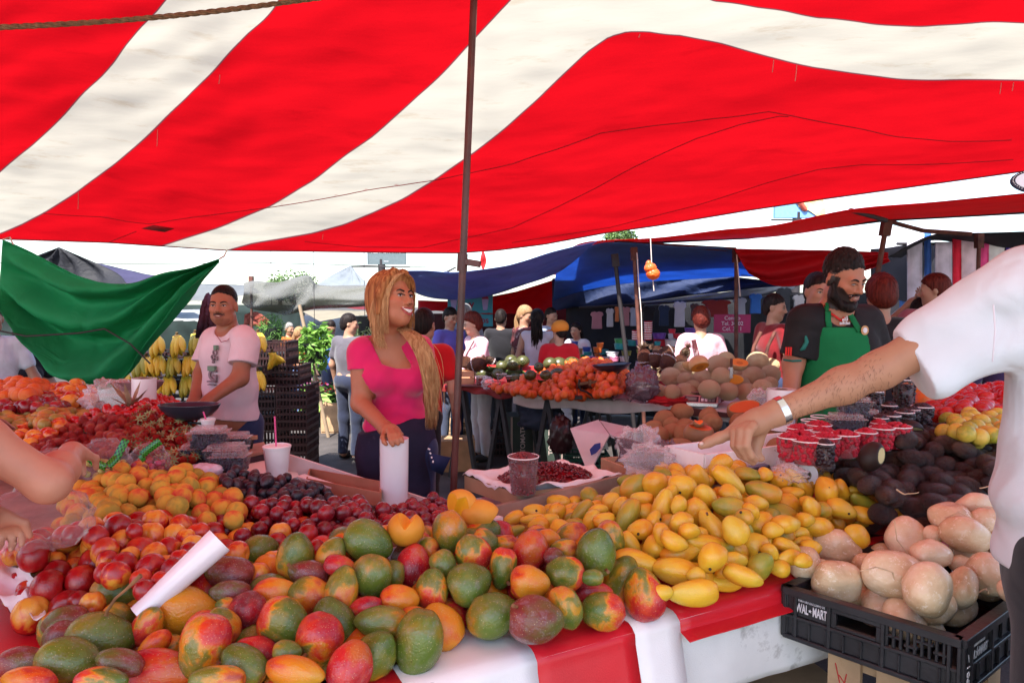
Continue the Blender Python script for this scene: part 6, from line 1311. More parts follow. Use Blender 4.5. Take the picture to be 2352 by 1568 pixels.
hm=head_axes(26,-22,3);B=f.B;hc=P(1937,640,3.20);f.head(hc,hm,False,1.02);f.scalp=((.045,.028,.022),(.070,.078),(.82,-.57),-.045);Mt=head_axes(-14)
sR,sL=P(1848,738,3.25),P(1990,738,3.33)
def btor(S_,t=0,k=.06):
 S_.ell(P(1920,800,3.30),Vector((.178+t,.115+t,.19)),Mt,k);S_.ell(P(1918,900,3.30),Vector((.158+t,.115+t,.20)),Mt,k);S_.cone(sR.lerp(sL,.12),sR.lerp(sL,.9),.058+t,.058+t,k);S_.ell(P(1918,985,3.3),Vector((.16+t,.12+t,.14)),Mt,k)
btor(B);B.cone(P(1918,728,3.29),P(1922,672,3.25),.066,.060,.03)
for a in(sR.lerp(sL,.25),sR.lerp(sL,.75)):B.cone(a+Vector((0,0,.02)),P(1918,715,3.29),.045,.055,.05)
b_=P(1918,1010,3.3)
aR=[sR,P(1822,835,3.26),P(1814,935,3.18)];aL=[sL,P(2018,838,3.36),P(2012,930,3.22)]
for a in(aR,aL):B.chain(a,[.056,.047,.032],.03);hand_prims(B,a[2],a[2]-a[1],(0,-1,.2),1.0,.7)
def beard(L_,col):
 x,y,z=np.abs(L_[:,0]),L_[:,1],L_[:,2];line=-.052+.85*np.maximum(x-.030,0)
 m=(z<np.minimum(line,.0))&(z>-.14)&(y>-.012)&~((x<.022)&(z>-.075)&(z<-.052));m|=(x>.056)&(y>-.005)&(y<.035)&(z<.02)&(z>-.06)
 m|=(x<.032)&(z>-.053)&(z<-.043)&(y>.05)
 col[m]=np.array((.020,.012,.010))
f.bake(.0052,beard);f.face((.35,-.6),1.0,False,.0040,.55,None,.35)
Bd=SDF();T=lambda*v:f.hc+hm@Vector(v)
for q in(-1,1):Bd.chain([T(q*.066,.012,-.020),T(q*.058,.030,-.072),T(q*.030,.066,-.106),T(0,.080,-.112)],[.011,.018,.020,.022],.02)
Bd.disp=lambda X,Y,Z:.002*np.sin(X*400)*np.sin(Z*380)*np.sin(Y*420);f.part('beard',Bd,.0045,HAIR['black'])
f.tub('moustache',[(-.032,-.060),(-.018,-.049),(0,-.0465),(.018,-.049),(.032,-.060)],[.003,.0052,.0045,.0052,.003],HAIR['black'],-.001)
short_hair(f,'black',(.072,.080),(.82,-.57),.001,.022,.005,.004,.012)
black=mat('black_jersey',(.014,.012,.013),.75,.2,8,bump=.08,bsc=300,spec=.25,wrink=.5)
S_=SDF();btor(S_,.016)
for a in(aR,aL):S_.cone(a[0],a[0].lerp(a[1],.85),.078,.076,.05);sleeve_end(S_,a[0],a[1],.82,.11)
for a in(sR.lerp(sL,.25),sR.lerp(sL,.75)):S_.cone(a+Vector((0,0,.02)),P(1918,724,3.29),.05,.05,.05)
S_.ell(P(1925,715,3.23),Vector((.072,.080,.075)),None,.01,True);S_.disp=folds(.004,(26,8,22),5);f.part('shirt',S_,.0058,black)
S_=SDF();btor(S_,.028);S_.cone(P(1918,900,3.26),P(1915,1060,3.25),.17,.20,.05)
ax0,az=Vector((1,.18,0)).normalized(),P(1932,751,3.2)
def bib(X,Y,Z):
 z=az.z-Z;u=(X-az.x)*ax0.x+(Y-az.y)*ax0.y;w_=np.where(z<.16,.100+z*.10,.116+(z-.16)*.75);w_=np.minimum(w_,.30)
 d=np.maximum(np.maximum(u-w_,-w_-u),-z);return np.maximum(d,(Y-(3.30-.035+.05*np.clip((z-.2)*4,0,1))))
S_.carve(bib);S_.cut((0,0,.62),(0,0,-1));S_.disp=folds(.003,(20,6,26),3);green=mat('green_apron',(.008,.155,.050),.8,.08,12,bump=.1,bsc=350,spec=.2,wrink=.3)
f.part('apron',S_,.0058,green)
def surf_front(px,py,S0):
 d=ray(px,py)
 for i in range(400):
  p=cam.location+d*((2.95+i*.001)/d.y)
  best=1e9
  for q in S0.p:
   if q[0]=='e':l=(np.array(p)-q[1])@q[3];k0=np.sqrt(((l/q[2])**2).sum());best=min(best,k0-1)
   else:v=q[2]-q[1];t=np.clip(((np.array(p)-q[1])*v).sum()/(v*v).sum(),0,1);best=min(best,(np.linalg.norm(np.array(p)-q[1]-t*v)-q[3]-(q[4]-q[3])*t)/.1)
  if best<0:return p
 return cam.location+d*(3.2/d.y)
S0=SDF();btor(S0,.02)
def ribbon(name,pts,w_,mt,S0,off=.010,th=.003,n=14):
 q=[]
 for i in range(n+1):
  t=i/n*(len(pts)-1);k=min(int(t),len(pts)-2);a,b=pts[k],pts[k+1];q.append((a[0]+(b[0]-a[0])*(t-k),a[1]+(b[1]-a[1])*(t-k)))
 vs=[]
 for i,(x,y)in enumerate(q):
  x2,y2=q[min(i+1,n)][0]-q[max(i-1,0)][0],q[min(i+1,n)][1]-q[max(i-1,0)][1];l=math.hypot(x2,y2);nx,ny=-y2/l*w_,x2/l*w_
  for s_ in(-1,1):p=surf_front(x+nx*s_,y+ny*s_,S0);vs.append(p+(cam.location-p).normalized()*off)
 p=MB();p.add(vs,[(2*i,2*i+1,2*i+3,2*i+2)for i in range(n)]);return solid(p.build(name,mt,f.o,'all'),th)
ribbon('apron_strap',[(1902,714),(1902,735),(1906,758)],6.5,green,S0,.016);ribbon('apron_strap',[(1950,717),(1962,738),(1975,760)],6,green,S0,.016)
p=MB();p.tube([P(1898,722,3.20),P(1899,700,3.23),P(1908,690,3.30)],.011,8);p.build('apron_strap',green,f.o)
redtrim=mat('red_trim',(.62,.02,.015),.7)
for k in range(3):ribbon('shoulder_stripe',[(1893-3*k,703+6*k),(1868,714+6.5*k),(1843+4*k,731+6*k)],1.6,redtrim,S0,.007,.003);ribbon('shoulder_stripe',[(1968,714+5*k),(1990,720+6*k),(2005,731+6*k)],1.3,redtrim,S0,.007,.003)
ribbon('collar_trim',[(1893,700),(1903,716),(1920,727),(1933,737)],2.0,redtrim,S0,.009);ribbon('collar_trim',[(1933,737),(1940,727),(1952,718)],2.0,redtrim,S0,.009)
teal=mat('teal_trim',(.01,.14,.11),.7)
for k in range(3):p=MB();p.tube([P(1806+5.5*k,797,3.198-.003*k),P(1805+5.5*k,817,3.196-.003*k)],.0042,6);p.build('sleeve_stripe',redtrim,f.o)
p=MB();p.tube([P(1800,826,3.22),P(1820,829,3.175),P(1840,828,3.19)],.005,6);p.build('sleeve_hem',teal,f.o)
p=MB();p.tube([P(1848,762,3.19),P(1853,785,3.175),P(1845,800,3.18),P(1838,804,3.18)],[.004,.010,.010,.004],8);p.build('side_panel',teal,f.o,'all')
c_=surf_front(1938,737,S0);Ml=frame(surf_front(1938,739,S0)+Vector((-.002,-.016,0)),(1,.15,0),(0,0,1))
text_part('shirt_lettering','adidas',.022,Ml@Matrix.Translation((0,-.005,0)),m_ink,f.o,bold=True)
p=MB()
for k,(a,h_)in enumerate(((-.014,.009),(-.003,.015),(.008,.022))):p.prism([(a-.001,.006),(a+.006,.006),(a+.009-.006*h_/.022+.0,.006+h_),(a+.004-.004*h_/.022,.006+h_)],-.001,.001,Ml)
p.build('shirt_emblem',m_ink,f.o,False)
Ml=frame(surf_front(1982,758,S0)+Vector((.0,-.016,0)),(1,.3,0),(0,0,1));p=MB();p.lathe([(0,0),(.022,0),(.022,.002),(0,.002)],18,Ml);p.build('crest',mat('crest_gold',(.45,.25,.10),.6),f.o,False);p=MB();p.lathe([(0,.002),(.013,.002),(.013,.0035),(0,.0035)],14,Ml);p.build('crest_centre',m_ink,f.o,False)
L_=SDF()
for q in(-1,1):L_.chain([b_+Vector((q*.08,0,.05)),Vector((b_.x+q*.09,b_.y,.48)),Vector((b_.x+q*.09,b_.y,.06))],[.115,.08,.065],.04)
f.part('trousers',L_,.012,cloth_mat((.02,.02,.024)))
p=MB();[p.ell((b_.x+q*.09,b_.y-.05,.045),(.045,.12,.045),None,12,8)for q in(-1,1)];p.build('shoes',MATS['shoe'],f.o,'all')
f=Figure('person in a white T-shirt reaching in from the right and pointing',(1.32,1.42,0),(.37,.175,.10),1.0)
B=f.B;sh,el,wr=P(2352,668,1.44),P(2020,850,1.53),P(1783,948,1.535);Mt=head_axes(-75);tc=P(2505,950,1.45)
def rtor(S_,t=0,k=.08):
 S_.ell(tc,Vector((.15+t,.135+t,.24)),None,k);S_.ell(tc+Vector((-.01,0,-.24)),Vector((.145+t,.135+t,.26)),None,k);S_.ell(P(2440,720,1.45),Vector((.13+t,.12+t,.10+t)),None,.1)
rtor(B);B.chain([sh,el],[.062,.0385],.05);B.chain([el,el.lerp(wr,.35),wr],[.0375,.037,.0258],.03)
hd=P(2570,462,1.42);hm=head_axes(-92,-8);f.head(hd,hm,False);B.cone(P(2490,660,1.45),P(2560,540,1.44),.066,.06,.03)
B.chain([P(2560,720,1.62),P(2600,900,1.66),P(2560,1080,1.55)],[.06,.045,.03],.03);hand_prims(B,P(2560,1080,1.55),(0,-.2,-1),(1,0,0),1,.6)
K_=lambda*a:[P(*q)for q in a]
B.cone(wr,P(1745,965,1.525),.0275,.026,.02);B.ell(P(1724,974,1.52),(.045,.030,.027),frame((0,0,0),P(1690,990,1.52)-P(1760,955,1.53),(0,1,0)).to_3x3(),.022)
seg(B,K_((1700,978,1.525),(1684,993,1.525),(1652,1005,1.53),(1628,1015,1.53),(1611,1023,1.53)),[.015,.0135,.0112,.0100,.0085],.012)
seg(B,K_((1706,980,1.505),(1690,992,1.500),(1688,1022,1.492),(1702,1044,1.497),(1716,1053,1.507)),[.0135,.0122,.0102,.0090,.0080],.004)
seg(B,K_((1718,980,1.492),(1704,990,1.484),(1700,1024,1.474),(1716,1050,1.480),(1730,1061,1.492)),[.0135,.0122,.0102,.0090,.0080],.004)
seg(B,K_((1730,978,1.482),(1719,990,1.472),(1714,1022,1.464),(1726,1046,1.468),(1736,1055,1.478)),[.012,.0108,.0092,.0080,.0072],.004)
seg(B,K_((1750,985,1.545),(1738,1015,1.552),(1732,1042,1.545),(1748,1052,1.538)),[.015,.0125,.0112,.0090],.014)
f.bake(.0036);f.face((0,0),.2,False);short_hair(f,'black')
p=MB();p.ell(P(1611,1018,1.521),(.006,.003,.0045),None,8,6);p.build('fingernail',mat('fingernail',(.62,.38,.32),.3),f.o,'all')
S_=SDF();rtor(S_,.014);S_.cone(sh,P(2105,818,1.52),.088,.072,.06);S_.cone(P(2260,770,1.48),P(2150,845,1.50),.07,.055,.05)
sleeve_end(S_,sh,wr+Vector((0,0,.03)),.455,.16);S_.cut((1.1,0,P(2330,1318,1.42).z),(.12,0,-1));S_.ell(P(2500,625,1.45),(.085,.085,.08),None,.01,True)
S_.disp=lambda X,Y,Z:.0075*np.sin(X*20-Z*24+np.sin(Z*14)*1.6)+.004*np.sin(X*14+Z*5+Y*30)*np.clip((1.25-Z)*4,0,1)+.002*np.sin(Z*46+X*30)
whiteshirt=mat('white_sport_shirt',(.60,.615,.65),.7,.03,12,bump=.10,bsc=420,spec=.25,wrink=.55)
f.part('shirt',S_,.0055,whiteshirt)
p=MB();p.tube([P(2282,700,1.37),P(2286,760,1.355),P(2280,830,1.37)],.0016,5);p.build('seam',mat('shirt_seam',(.6,.56,.6),.8),f.o)
L_=SDF()
for q in(-1,1):L_.chain([tc+Vector((q*.04,q*.05,-.33)),Vector((tc.x+q*.04,tc.y+q*.06,.48)),Vector((tc.x+q*.04,tc.y+q*.06,.06))],[.135,.10,.08],.05)
L_.ell(tc+Vector((0,0,-.36)),(.15,.14,.14),None,.05);L_.disp=folds(.006,(18,12,14));f.part('trousers',L_,.01,cloth_mat((.010,.010,.014)))
p=MB();[p.ell((tc.x+q*.05-.05,tc.y+q*.07,.045),(.12,.045,.045),None,12,8)for q in(-1,1)];p.build('shoes',MATS['shoe'],f.o,'all')
wd_=(wr-el).normalized();Mb=Matrix.Translation(wr-wd_*.014)@wd_.to_track_quat('Z','Y').to_matrix().to_4x4();p=MB();p.lathe([(.0290,-.008),(.0322,-.008),(.0322,.008),(.0290,.008),(.0290,-.008)],28,Mb);tag(p.build('bracelet',m_steel),'red and steel band around the wrist of the pointing arm','bracelet')
b_o=bpy.data.objects['bracelet'];p=MB()
for a in range(-7,8):pass
p.lathe([(.0324,-.0072),(.0332,-.0072),(.0332,.0072),(.0324,.0072)],28,Mb);me_=p;o=me_.build('red_band',mat('red_band',(.45,.01,.02),.25,coat=.5),b_o)
bm_faces=[fc for fc in o.data.polygons]
import bmesh
bm=bmesh.new();bm.from_mesh(o.data);rem=[v for v in bm.verts if(v.co-Mb.to_translation()).dot(Vector((.75,-.45,.0)))>.006];bmesh.ops.delete(bm,geom=rem,context='VERTS');bm.to_mesh(o.data);bm.free()
rg=random.Random(3);p=MB()
sv_=f.V;ab=np.array(wr-el);tt=((sv_-np.array(el))@ab)/(ab@ab);di=np.linalg.norm(sv_-np.array(el)-tt[:,None]*ab,axis=1);ok=np.nonzero((tt>.0)&(tt<.9)&(di<.06)&(sv_[:,1]<1.535))[0]
for i_ in rg.sample(list(ok),min(360,len(ok))):
 q=Vector(sv_[i_]);c_=el.lerp(wr,tt[i_]);d=(q-c_).normalized();v=(d*.3-Vector((0,0,.7))+wd_*rg.uniform(-.2,.9)+Vector((rg.uniform(-.4,.4),0,0))).normalized();l_=rg.uniform(.006,.012);p.tube([q,q+v*l_*.5+d*.001,q+v*l_],[.00022,.0002,.00008],3,False)
p.build('arm_hair',mat('arm_hair_tone',(.05,.025,.015),.7),f.o)
cp=MB();T=lambda*v:hd+hm@Vector(v)
cp.ell(T(0,-.012,.058),(.088,.106,.082),hm,24,14);cap_o=thing('cap','white cap with a dark stitched brim at the right edge of the picture','cap',hd);cp.build('crown',whiteshirt,cap_o,'all')
vc=P(2391,418,1.40);Mv=frame(vc,(1,0,.03),(0,.5,1));p=MB();p.prism([(math.cos(a*.2618)*.062,math.sin(a*.2618)*.030)for a in range(24)],-.003,.003,Mv);bev(p.build('brim',mat('navy_brim',(.015,.014,.03),.7),cap_o,False),.002);p=MB();p.prism([(math.cos(a*.2618)*.054,math.sin(a*.2618)*.024)for a in range(24)],.0031,.0045,Mv);p.build('brim_top',whiteshirt,cap_o,False)
p=MB()
for a in range(48):q=Mv@Vector((math.cos(a*.1309)*.058,math.sin(a*.1309)*.027,.0034));p.ell(q,(.0014,.0009,.0007),None,6,4)
p.build('stitching',m_paper,cap_o)
f=Figure('person in a red shirt reaching over the nectarines from the left edge',(-1.75,1.45,0),(.48,.22,.14),1.0)
B=f.B;sh,el,wr=P(-215,905,1.42),P(112,1108,1.52),P(165,1040,1.74);tcx=Vector((-1.62,1.40,1.15))
def ltor(S_,t=0):S_.ell(tcx,Vector((.14+t,.16+t,.22)),None,.06);S_.ell(tcx-Vector((0,0,.24)),Vector((.14+t,.16+t,.18)),None,.06);S_.cone(tcx+Vector((.02,.12,.2)),tcx+Vector((.02,-.12,.2)),.05+t,.05+t,.06)
ltor(B);B.chain([sh,sh.lerp(el,.5),el],[.052,.047,.041],.03);B.chain([el,el.lerp(wr,.4),wr],[.041,.040,.027],.03);hand_prims(B,wr,P(150,1070,1.95)-wr,(.2,-.3,1),.95,.7)
s2,e2,w2=tcx+Vector((.05,-.14,.2)),P(-180,1100,1.25),P(-30,1185,1.50);B.chain([s2,e2,w2],[.05,.04,.028],.03);hand_prims(B,w2,P(45,1225,1.66)-w2,(.1,-.6,1),.95,.8)
f.head(Vector((-1.55,1.42,1.60)),head_axes(105,-25),True);B.cone(tcx+Vector((.02,0,.24)),Vector((-1.56,1.42,1.52)),.055,.05,.03)
f.bake(.0055);f.face((0,0),.1,True);short_hair(f,'brown',grow=.01,low=-.1)
redshirt=cloth_mat((.42,.012,.02));S_=SDF();ltor(S_,.014);S_.cone(sh+Vector((-.06,-.01,.03)),sh.lerp(el,.42),.062,.058,.04);S_.cone(s2,s2.lerp(e2,.5),.06,.055,.04);sleeve_end(S_,sh,el,.40,.1)
f.part('shirt',S_,.008,redshirt)
L_=SDF()
for q in(-1,1):L_.chain([tcx+Vector((0,q*.075,-.34)),Vector((tcx.x,tcx.y+q*.09,.48)),Vector((tcx.x,tcx.y+q*.09,.06))],[.12,.08,.065],.05)
f.part('trousers',L_,.014,cloth_mat((.03,.04,.09)));p=MB();[p.ell((tcx.x+.05,tcx.y+q*.09,.045),(.12,.045,.045),None,12,8)for q in(-1,1)];p.build('shoes',MATS['shoe'],f.o,'all')
TG=(1148.4,516.8,.26879);TH=(976.2,689.1,.21976);TI=(574.2,516.8,.26879);TJ=(0,516.8,.26879)
def pz(t,x,y,z):return PZ(*unproj(t,x,y),z)
def pt(t,x,y,Y):return P(*unproj(t,x,y),Y)
m_canvas=mat('stained_canvas',(.62,.50,.46),.85,.15,7,bump=.15,bsc=200,stain=((.32,.22,.19),10,.6))
def trestle(label,q,mt,hang=.08,z=.85,cloth=None):
 """table on A-shaped legs; q = front left, front right, back right, back left on the ground"""
 o=thing('trestle_table',label,'table',(q[0]+q[1]+q[2]+q[3])/4*Vector((1,1,0)));p=MB();p.prism([(v.x,v.y)for v in q],z-.03,z);p.build('tabletop',m_plank,o,False)
 for t in(.12,.5,.88):
  for a,b in((q[0],q[1]),(q[3],q[2])):
   c=a.lerp(b,t);d=(b-a).normalized()
   for s_ in(-.16,.16):p=MB();p.bar(Vector((c.x,c.y,z-.03)),Vector((c.x,c.y,0))+d*s_,.035);p.build('leg',m_dark,o,False)
 c=thing('table_cover',(cloth or 'cloth')+' of the '+label.split(' with ')[0],'tablecloth',q[0]);n_=Vector((q[1].y-q[0].y,q[0].x-q[1].x,0)).normalized();p=MB()
 def fn(u,v):
  if v<.6:r=q[3].lerp(q[0],v/.6).lerp(q[2].lerp(q[1],v/.6),u);return Vector((r.x,r.y,z+.004))
  r=q[0].lerp(q[1],u);k=(v-.6)/.4;return Vector((r.x,r.y,z+.004-hang*k*(1+.25*math.sin(u*9)+.2*math.sin(u*23))))+n_*(.012*min(1,k*4)+.012*math.sin(u*31)*k)
 p.grid(fn,50,20);solid(p.build('sheet',mt,c,'all'),.002);return o
zt=.85;qa=[PZ(1180,903,zt),PZ(1682,942,zt)];d_=(qa[1]-qa[0]).normalized();qa[1]=qa[1]+d_*.9;bk=Vector((-d_.y,d_.x,0))*1.15
trestle('melon and tangerine table with a stained pale cloth',[qa[0],qa[1],qa[1]+bk,qa[0]+bk],m_canvas,.085,cloth='stained pale cloth')
qb=[PZ(960,879,zt),PZ(1179,901,zt)];trestle('watermelon table with a dark red cover behind the woman in pink',[qb[0],qb[1],qb[1]+Vector((.25,1.1,0)),qb[0]+Vector((.25,1.1,0))],mat('dark_red_cover',(.22,.012,.014),.6,.1,5),.05,cloth='dark red cover')
tan=fruit_meshes('tangerine',ORA,['ta'],18,14)
TP=[(1128,893),(1180,880),(1215,868),(1290,838),(1345,826),(1395,832),(1430,850),(1465,870),(1455,898),(1340,914),(1240,905)]
TZc=[(1140,890,.89),(1240,900,.89),(1340,908,.885),(1345,832,1.12),(1400,840,1.10),(1455,885,.93),(1210,872,.98),(1290,850,1.05)]
riser([(1300+(x-1300)*.86,868+(y-868)*.7)for x,y in TP],TZc,.08,m_base,'dark riser under the tangerine heap',.856)
tn=heap('tangerine','bright orange red tangerine','tangerine','tangerines heaped beside the melons',TP,TZc,tan,['ta'],3,.0345,3,290,1.55,1.0,.5,.08,(1,1,.92),seed=41,avoid=False)
heap_labels(tn,'bright orange','tangerine','tangerine heap',12)
mel=fruit_meshes('melon',ROUND,['me'],26,18)
ML=[(TG,x,y,r,r*.97,0,'me')for x,y,r in((1460,1295,85),(1585,1320,66),(1735,1312,84),(1340,1260,76),(1555,1240,80),(1890,1290,80),(1860,1195,90),(1930,1150,72),(2060,1262,72),(2165,1300,97),(2202,1167,90),(2310,1275,84),(2325,1195,64),(1350,1425,74),(1470,1427,70),(1580,1432,90),(1790,1402,88),(1950,1422,82),(2115,1432,86),(2240,1395,82),(2310,1352,62),(1105,1395,58),(2060,1350,70),(1650,1390,70),(1680,1230,70))]
MLZ=[(1511,900,.93),(1570,902,.93),(1700,900,.93),(1540,865,1.02),(1615,870,1.0),(1720,866,1.02),(1650,838,1.12),(1740,830,1.14),(1665,826,1.16),(1560,850,1.06),(1445,892,.91),(1770,860,1.04)]
riser([(1520,905),(1490,885),(1520,860),(1600,845),(1700,830),(1790,840),(1790,905)],MLZ,.17,m_base,'dark riser under the melons',.856)
mls=hand_pile('melon','melon','netted melons stacked on the second stall',ML,mel,3,MLZ,{'me':'tan netted'},'melon','melon stack',18,1)
mf,ms_=(.78,.26,.03),(.58,.36,.16)
cut_fruit('cut_melon','halved melon showing its orange flesh and seed hollow','melon',None,pt(TG,1700,1192,5.05),(.076,.07,.06),orient(12),[[((0,-.02,.012),(0,-.8,.6))]],ms_,mf,((0,-.02,.012),.028,(.55,.16,.02)),.004)
cut_fruit('cut_melon','halved melon facing up behind the knife','melon',None,pt(TG,2045,1178,5.1),(.068,.06,.06),I3,[[((0,0,.008),(0,-.45,.9))]],ms_,mf,((0,-.015,.008),.024,(.55,.16,.02)),.004)
cut_fruit('cut_melon','halved melon behind the left half with only its rind showing','melon',None,pt(TG,1625,1185,5.2),(.06,.055,.055),I3,[[((0,0,.015),(0,.2,1))]],ms_,mf,None,.004)
cut_fruit('melon_slice','orange melon wedge lying at the foot of the knife','melon',None,pt(TG,2000,1320,4.92),(.075,.04,.035),orient(-6),[[((0,0,-.004),(0,-.3,1))]],ms_,mf,None,.0035)
k_=thing('knife','kitchen knife with a dark brown handle stuck upright into a melon wedge','knife',pt(TG,1977,1305,4.9));p=MB();p.bar(pt(TG,1977,1215,4.9),pt(TG,1978,1140,4.9),.012,.018);bev(p.build('handle',mat('knife_handle',(.10,.03,.02),.5),k_,False),.003);p=MB();p.bar(pt(TG,1976,1310,4.9),pt(TG,1977,1215,4.9),.002,.022);p.build('blade',m_steel,k_,False)
sc=thing('digital_scale','flat red and steel digital counter scale in front of the melons','scale',pt(TG,1790,1500,4.85));dx=Vector((.93,-.36,0)).normalized();dy=Vector((.36,.93,0)).normalized()
S1=PZ(*unproj(TG,1555,1545),.862);M=frame(S1,dx,dy);p=MB();p.prism([(0,0),(.25,0),(.25,.32),(0,.32)],0,.03,M);bev(p.build('base',m_steel,sc,False),.004)
p=MB();p.add([M@Vector(v)for v in((0,0,.03),(.25,0,.03),(.25,.05,.075),(0,.05,.075),(0,.32,.075),(.25,.32,.075),(0,.32,.03),(.25,.32,.03))],[(0,1,2,3),(3,2,5,4),(0,3,4,6),(1,7,5,2),(4,5,7,6)]);bev(p.build('housing',mat('scale_housing',(.55,.30,.28),.35,.06,5),sc,False),.003)
Mp=frame(M@Vector((0,0,.03)),dx,(M@Vector((0,.05,.075)))-(M@Vector((0,0,.03))));p=MB();p.box((.012,.008,.0),(.115,.058,.002),Mp);p.box((.125,.008,0),(.24,.058,.002),Mp);p.build('panel',m_pan,sc,False)
p=MB();p.box((.028,.018,.002),(.100,.048,.004),Mp);p.build('display',mat('lcd',(.20,.22,.19),.3),sc,False)
for i in range(4):
 for j in range(3):p=MB();p.box((.132+i*.026,.014+j*.014,.002),(.152+i*.026,.024+j*.014,.005),Mp);p.build('key',m_foam if(i<2 and j<2)else mat('grey_key',(.18,.22,.20),.5),sc,False)
p=MB();p.prism([(-.02,.07),(.27,.07),(.27,.33),(-.02,.33)],.092,.100,M);p.box((.1,.15,.075),(.15,.24,.092),M);bev(p.build('plate',mat('scale_plate',(.30,.14,.13),.3,.1,4,metal=.6),sc,False),.003)
bs=thing('beam_balance','black iron beam balance with a wide pan standing among the tangerines','scale',pt(TG,935,1440,5.15));p=MB();c=pt(TG,955,1205,5.15);M=Matrix.Translation(c)@Matrix.Rotation(R(-4),4,'Y')@Matrix.Diagonal((1,.7,1,1))
p.lathe([(0,-.045),(.06,-.042),(.11,-.022),(.145,.012),(.15,.016),(.142,.014),(.10,-.012),(0,-.034)],30,M);p.build('pan',m_pan,bs)
p=MB();p.tube([pt(TG,935,1290,5.15),pt(TG,935,1450,5.15)],[.014,.018],10);p.tube([pt(TG,850,1225,5.15),pt(TG,900,1280,5.15),pt(TG,935,1295,5.15),pt(TG,990,1280,5.15),pt(TG,1050,1225,5.15)],.006,8);p.tube([pt(TG,890,1230,5.15),pt(TG,930,1270,5.15),pt(TG,975,1230,5.15)],.005,8);p.tube([pt(TG,870,1335,5.13),pt(TG,1000,1340,5.13)],.016,8);p.build('post',m_iron,bs)
p=MB();p.bar(pt(TG,665,1357,5.12),pt(TG,930,1325,5.12),.012,.02);p.bar(pt(TG,768,1370,5.115),pt(TG,768,1318,5.115),.02);p.build('beam',mat('brass_beam',(.14,.075,.04),.45,.2,20,metal=.5),bs,False)
p=MB();p.tube([pt(TG,680,1315,5.12),pt(TG,672,1370,5.12),pt(TG,690,1410,5.12),pt(TG,740,1425,5.12),pt(TG,785,1455,5.12),pt(TG,800,1480,5.12)],.008,8);p.tube([pt(TG,655,1360,5.12),pt(TG,660,1465,5.12)],.003,6);p.box((-.035,-.03,-.012),(.035,.03,.012),Matrix.Translation(pt(TG,662,1470,5.12)));p.build('counterweight_arm',m_iron,bs)
bag('dark purple plastic bag crumpled between the tangerines and the melons',pt(TG,1215,1370,5.0),(.12,.10,.13),44,m_filmgrey,.5);bag('small clear bag behind the dark purple bag',pt(TG,1180,1310,5.1),(.07,.06,.07),45);bag('bright red crumpled cloth in front of the melons',pt(TG,1430,1500,4.95),(.13,.06,.03),46,mat('red_rag',(.42,.01,.015),.8),.8,name='rag',cat='cloth')
p=MB();p.grid(lambda u,v:pt(TG,960+290*u,1445+55*v,5.02-.1*v)+Vector((0,0,.02*math.sin(u*5))),12,4);solid(tag(p.build('plastic_sheet',m_filmgrey,None,'all'),'flat dark plastic sheet on the cloth right of the beam balance','plastic sheet'),.002)
p=MB();p.grid(lambda u,v:pt(TG,130+220*u,1440-60*u+40*math.sin(v*3.1)*(1-.3*u),5.75+.1*v),10,8);solid(tag(p.build('plastic_sheet',m_filmgrey,None,'all'),'dark purple plastic sheet folded at the left corner of the tangerine table','plastic sheet'),.002)
def wm_mat():
 m=bpy.data.materials.new('watermelon_rind');m.use_nodes=True;t=m.node_tree;b=t.nodes['Principled BSDF'];tc=t.nodes.new('ShaderNodeTexCoord');w_=t.nodes.new('ShaderNodeTexWave');w_.bands_direction='Y';w_.inputs['Scale'].default_value=2.6;w_.inputs['Distortion'].default_value=3;w_.inputs['Detail'].default_value=3
 t.links.new(tc.outputs['Object'],w_.inputs[0]);t.links.new(ramp(t,w_.outputs[0],[(.0,(.012,.02,.006)),(.35,(.03,.04,.01)),(.6,(.085,.085,.024)),(1,(.11,.10,.032))]),b.inputs[0]);b.inputs['Roughness'].default_value=.35;return m
FM['wm']=wm_mat();wat=fruit_meshes('watermelon',ROUND,['wm'],22,16)
WL=[(TH,x,y,r*1.04,r,8,'wm')for x,y,r in((900,632,62),(1022,642,66),(925,672,68),(805,690,62),(1307,665,68),(1400,672,77),(1532,677,86),(600,772,68),(690,762,62),(765,772,62),(942,822,64),(1100,782,58),(1260,782,54),(1385,785,78),(512,752,46),(1190,700,50))]
wms=hand_pile('watermelon','watermelon','striped green watermelons on the second stall',WL,wat,3,[(1110,865,.95),(1180,870,.93),(1300,860,1.0),(1170,830,1.08),(1270,838,1.08),(1200,828,1.1)],{'wm':'striped green'},'watermelon','watermelon heap',14,1)
rf,rs=(.68,.025,.025),(.05,.085,.025)
for lab,x,y,r,pl in(('watermelon half with its red face tilted up beside the round ones',1105,735,(.085,.08,.07),[((0,0,.015),(0,-.35,1))]),('flat watermelon half with a red face in front of the heap',1232,812,(.09,.085,.06),[((0,0,.012),(0,-.3,1))]),('long watermelon quarter with a thin red edge behind the crate',680,690,(.085,.06,.055),[((0,0,.008),(.1,-.1,1))]),('watermelon half cut downwards in the middle of the heap',915,745,(.085,.075,.075),[((0,0,.01),(0,.2,1))]),('red watermelon slice left of the green wedge',735,893,(.075,.03,.03),[((0,0,-.005),(0,-.6,1))]),('watermelon wedge with a thick dark green rind',850,890,(.065,.05,.045),[((0,0,0),(.5,-.5,.8))]),('red watermelon slice by the folded sheet',968,885,(.07,.03,.03),[((0,0,-.005),(0,-.6,1))])):
 cut_fruit('cut_watermelon',lab,'watermelon','cut pieces of watermelon',pt(TH,x,y,5.85 if y>800 else 6.2),r,I3,[pl],rs,rf,None,.005)
FM['pn']=fruit_mat('pineapple_skin',[(.25,(.42,.10,.03)),(.6,(.52,.14,.04)),(.9,(.34,.06,.02))],.6,((.20,.05,.02),11,.8),None,.0,bump=.6,bsc=110)
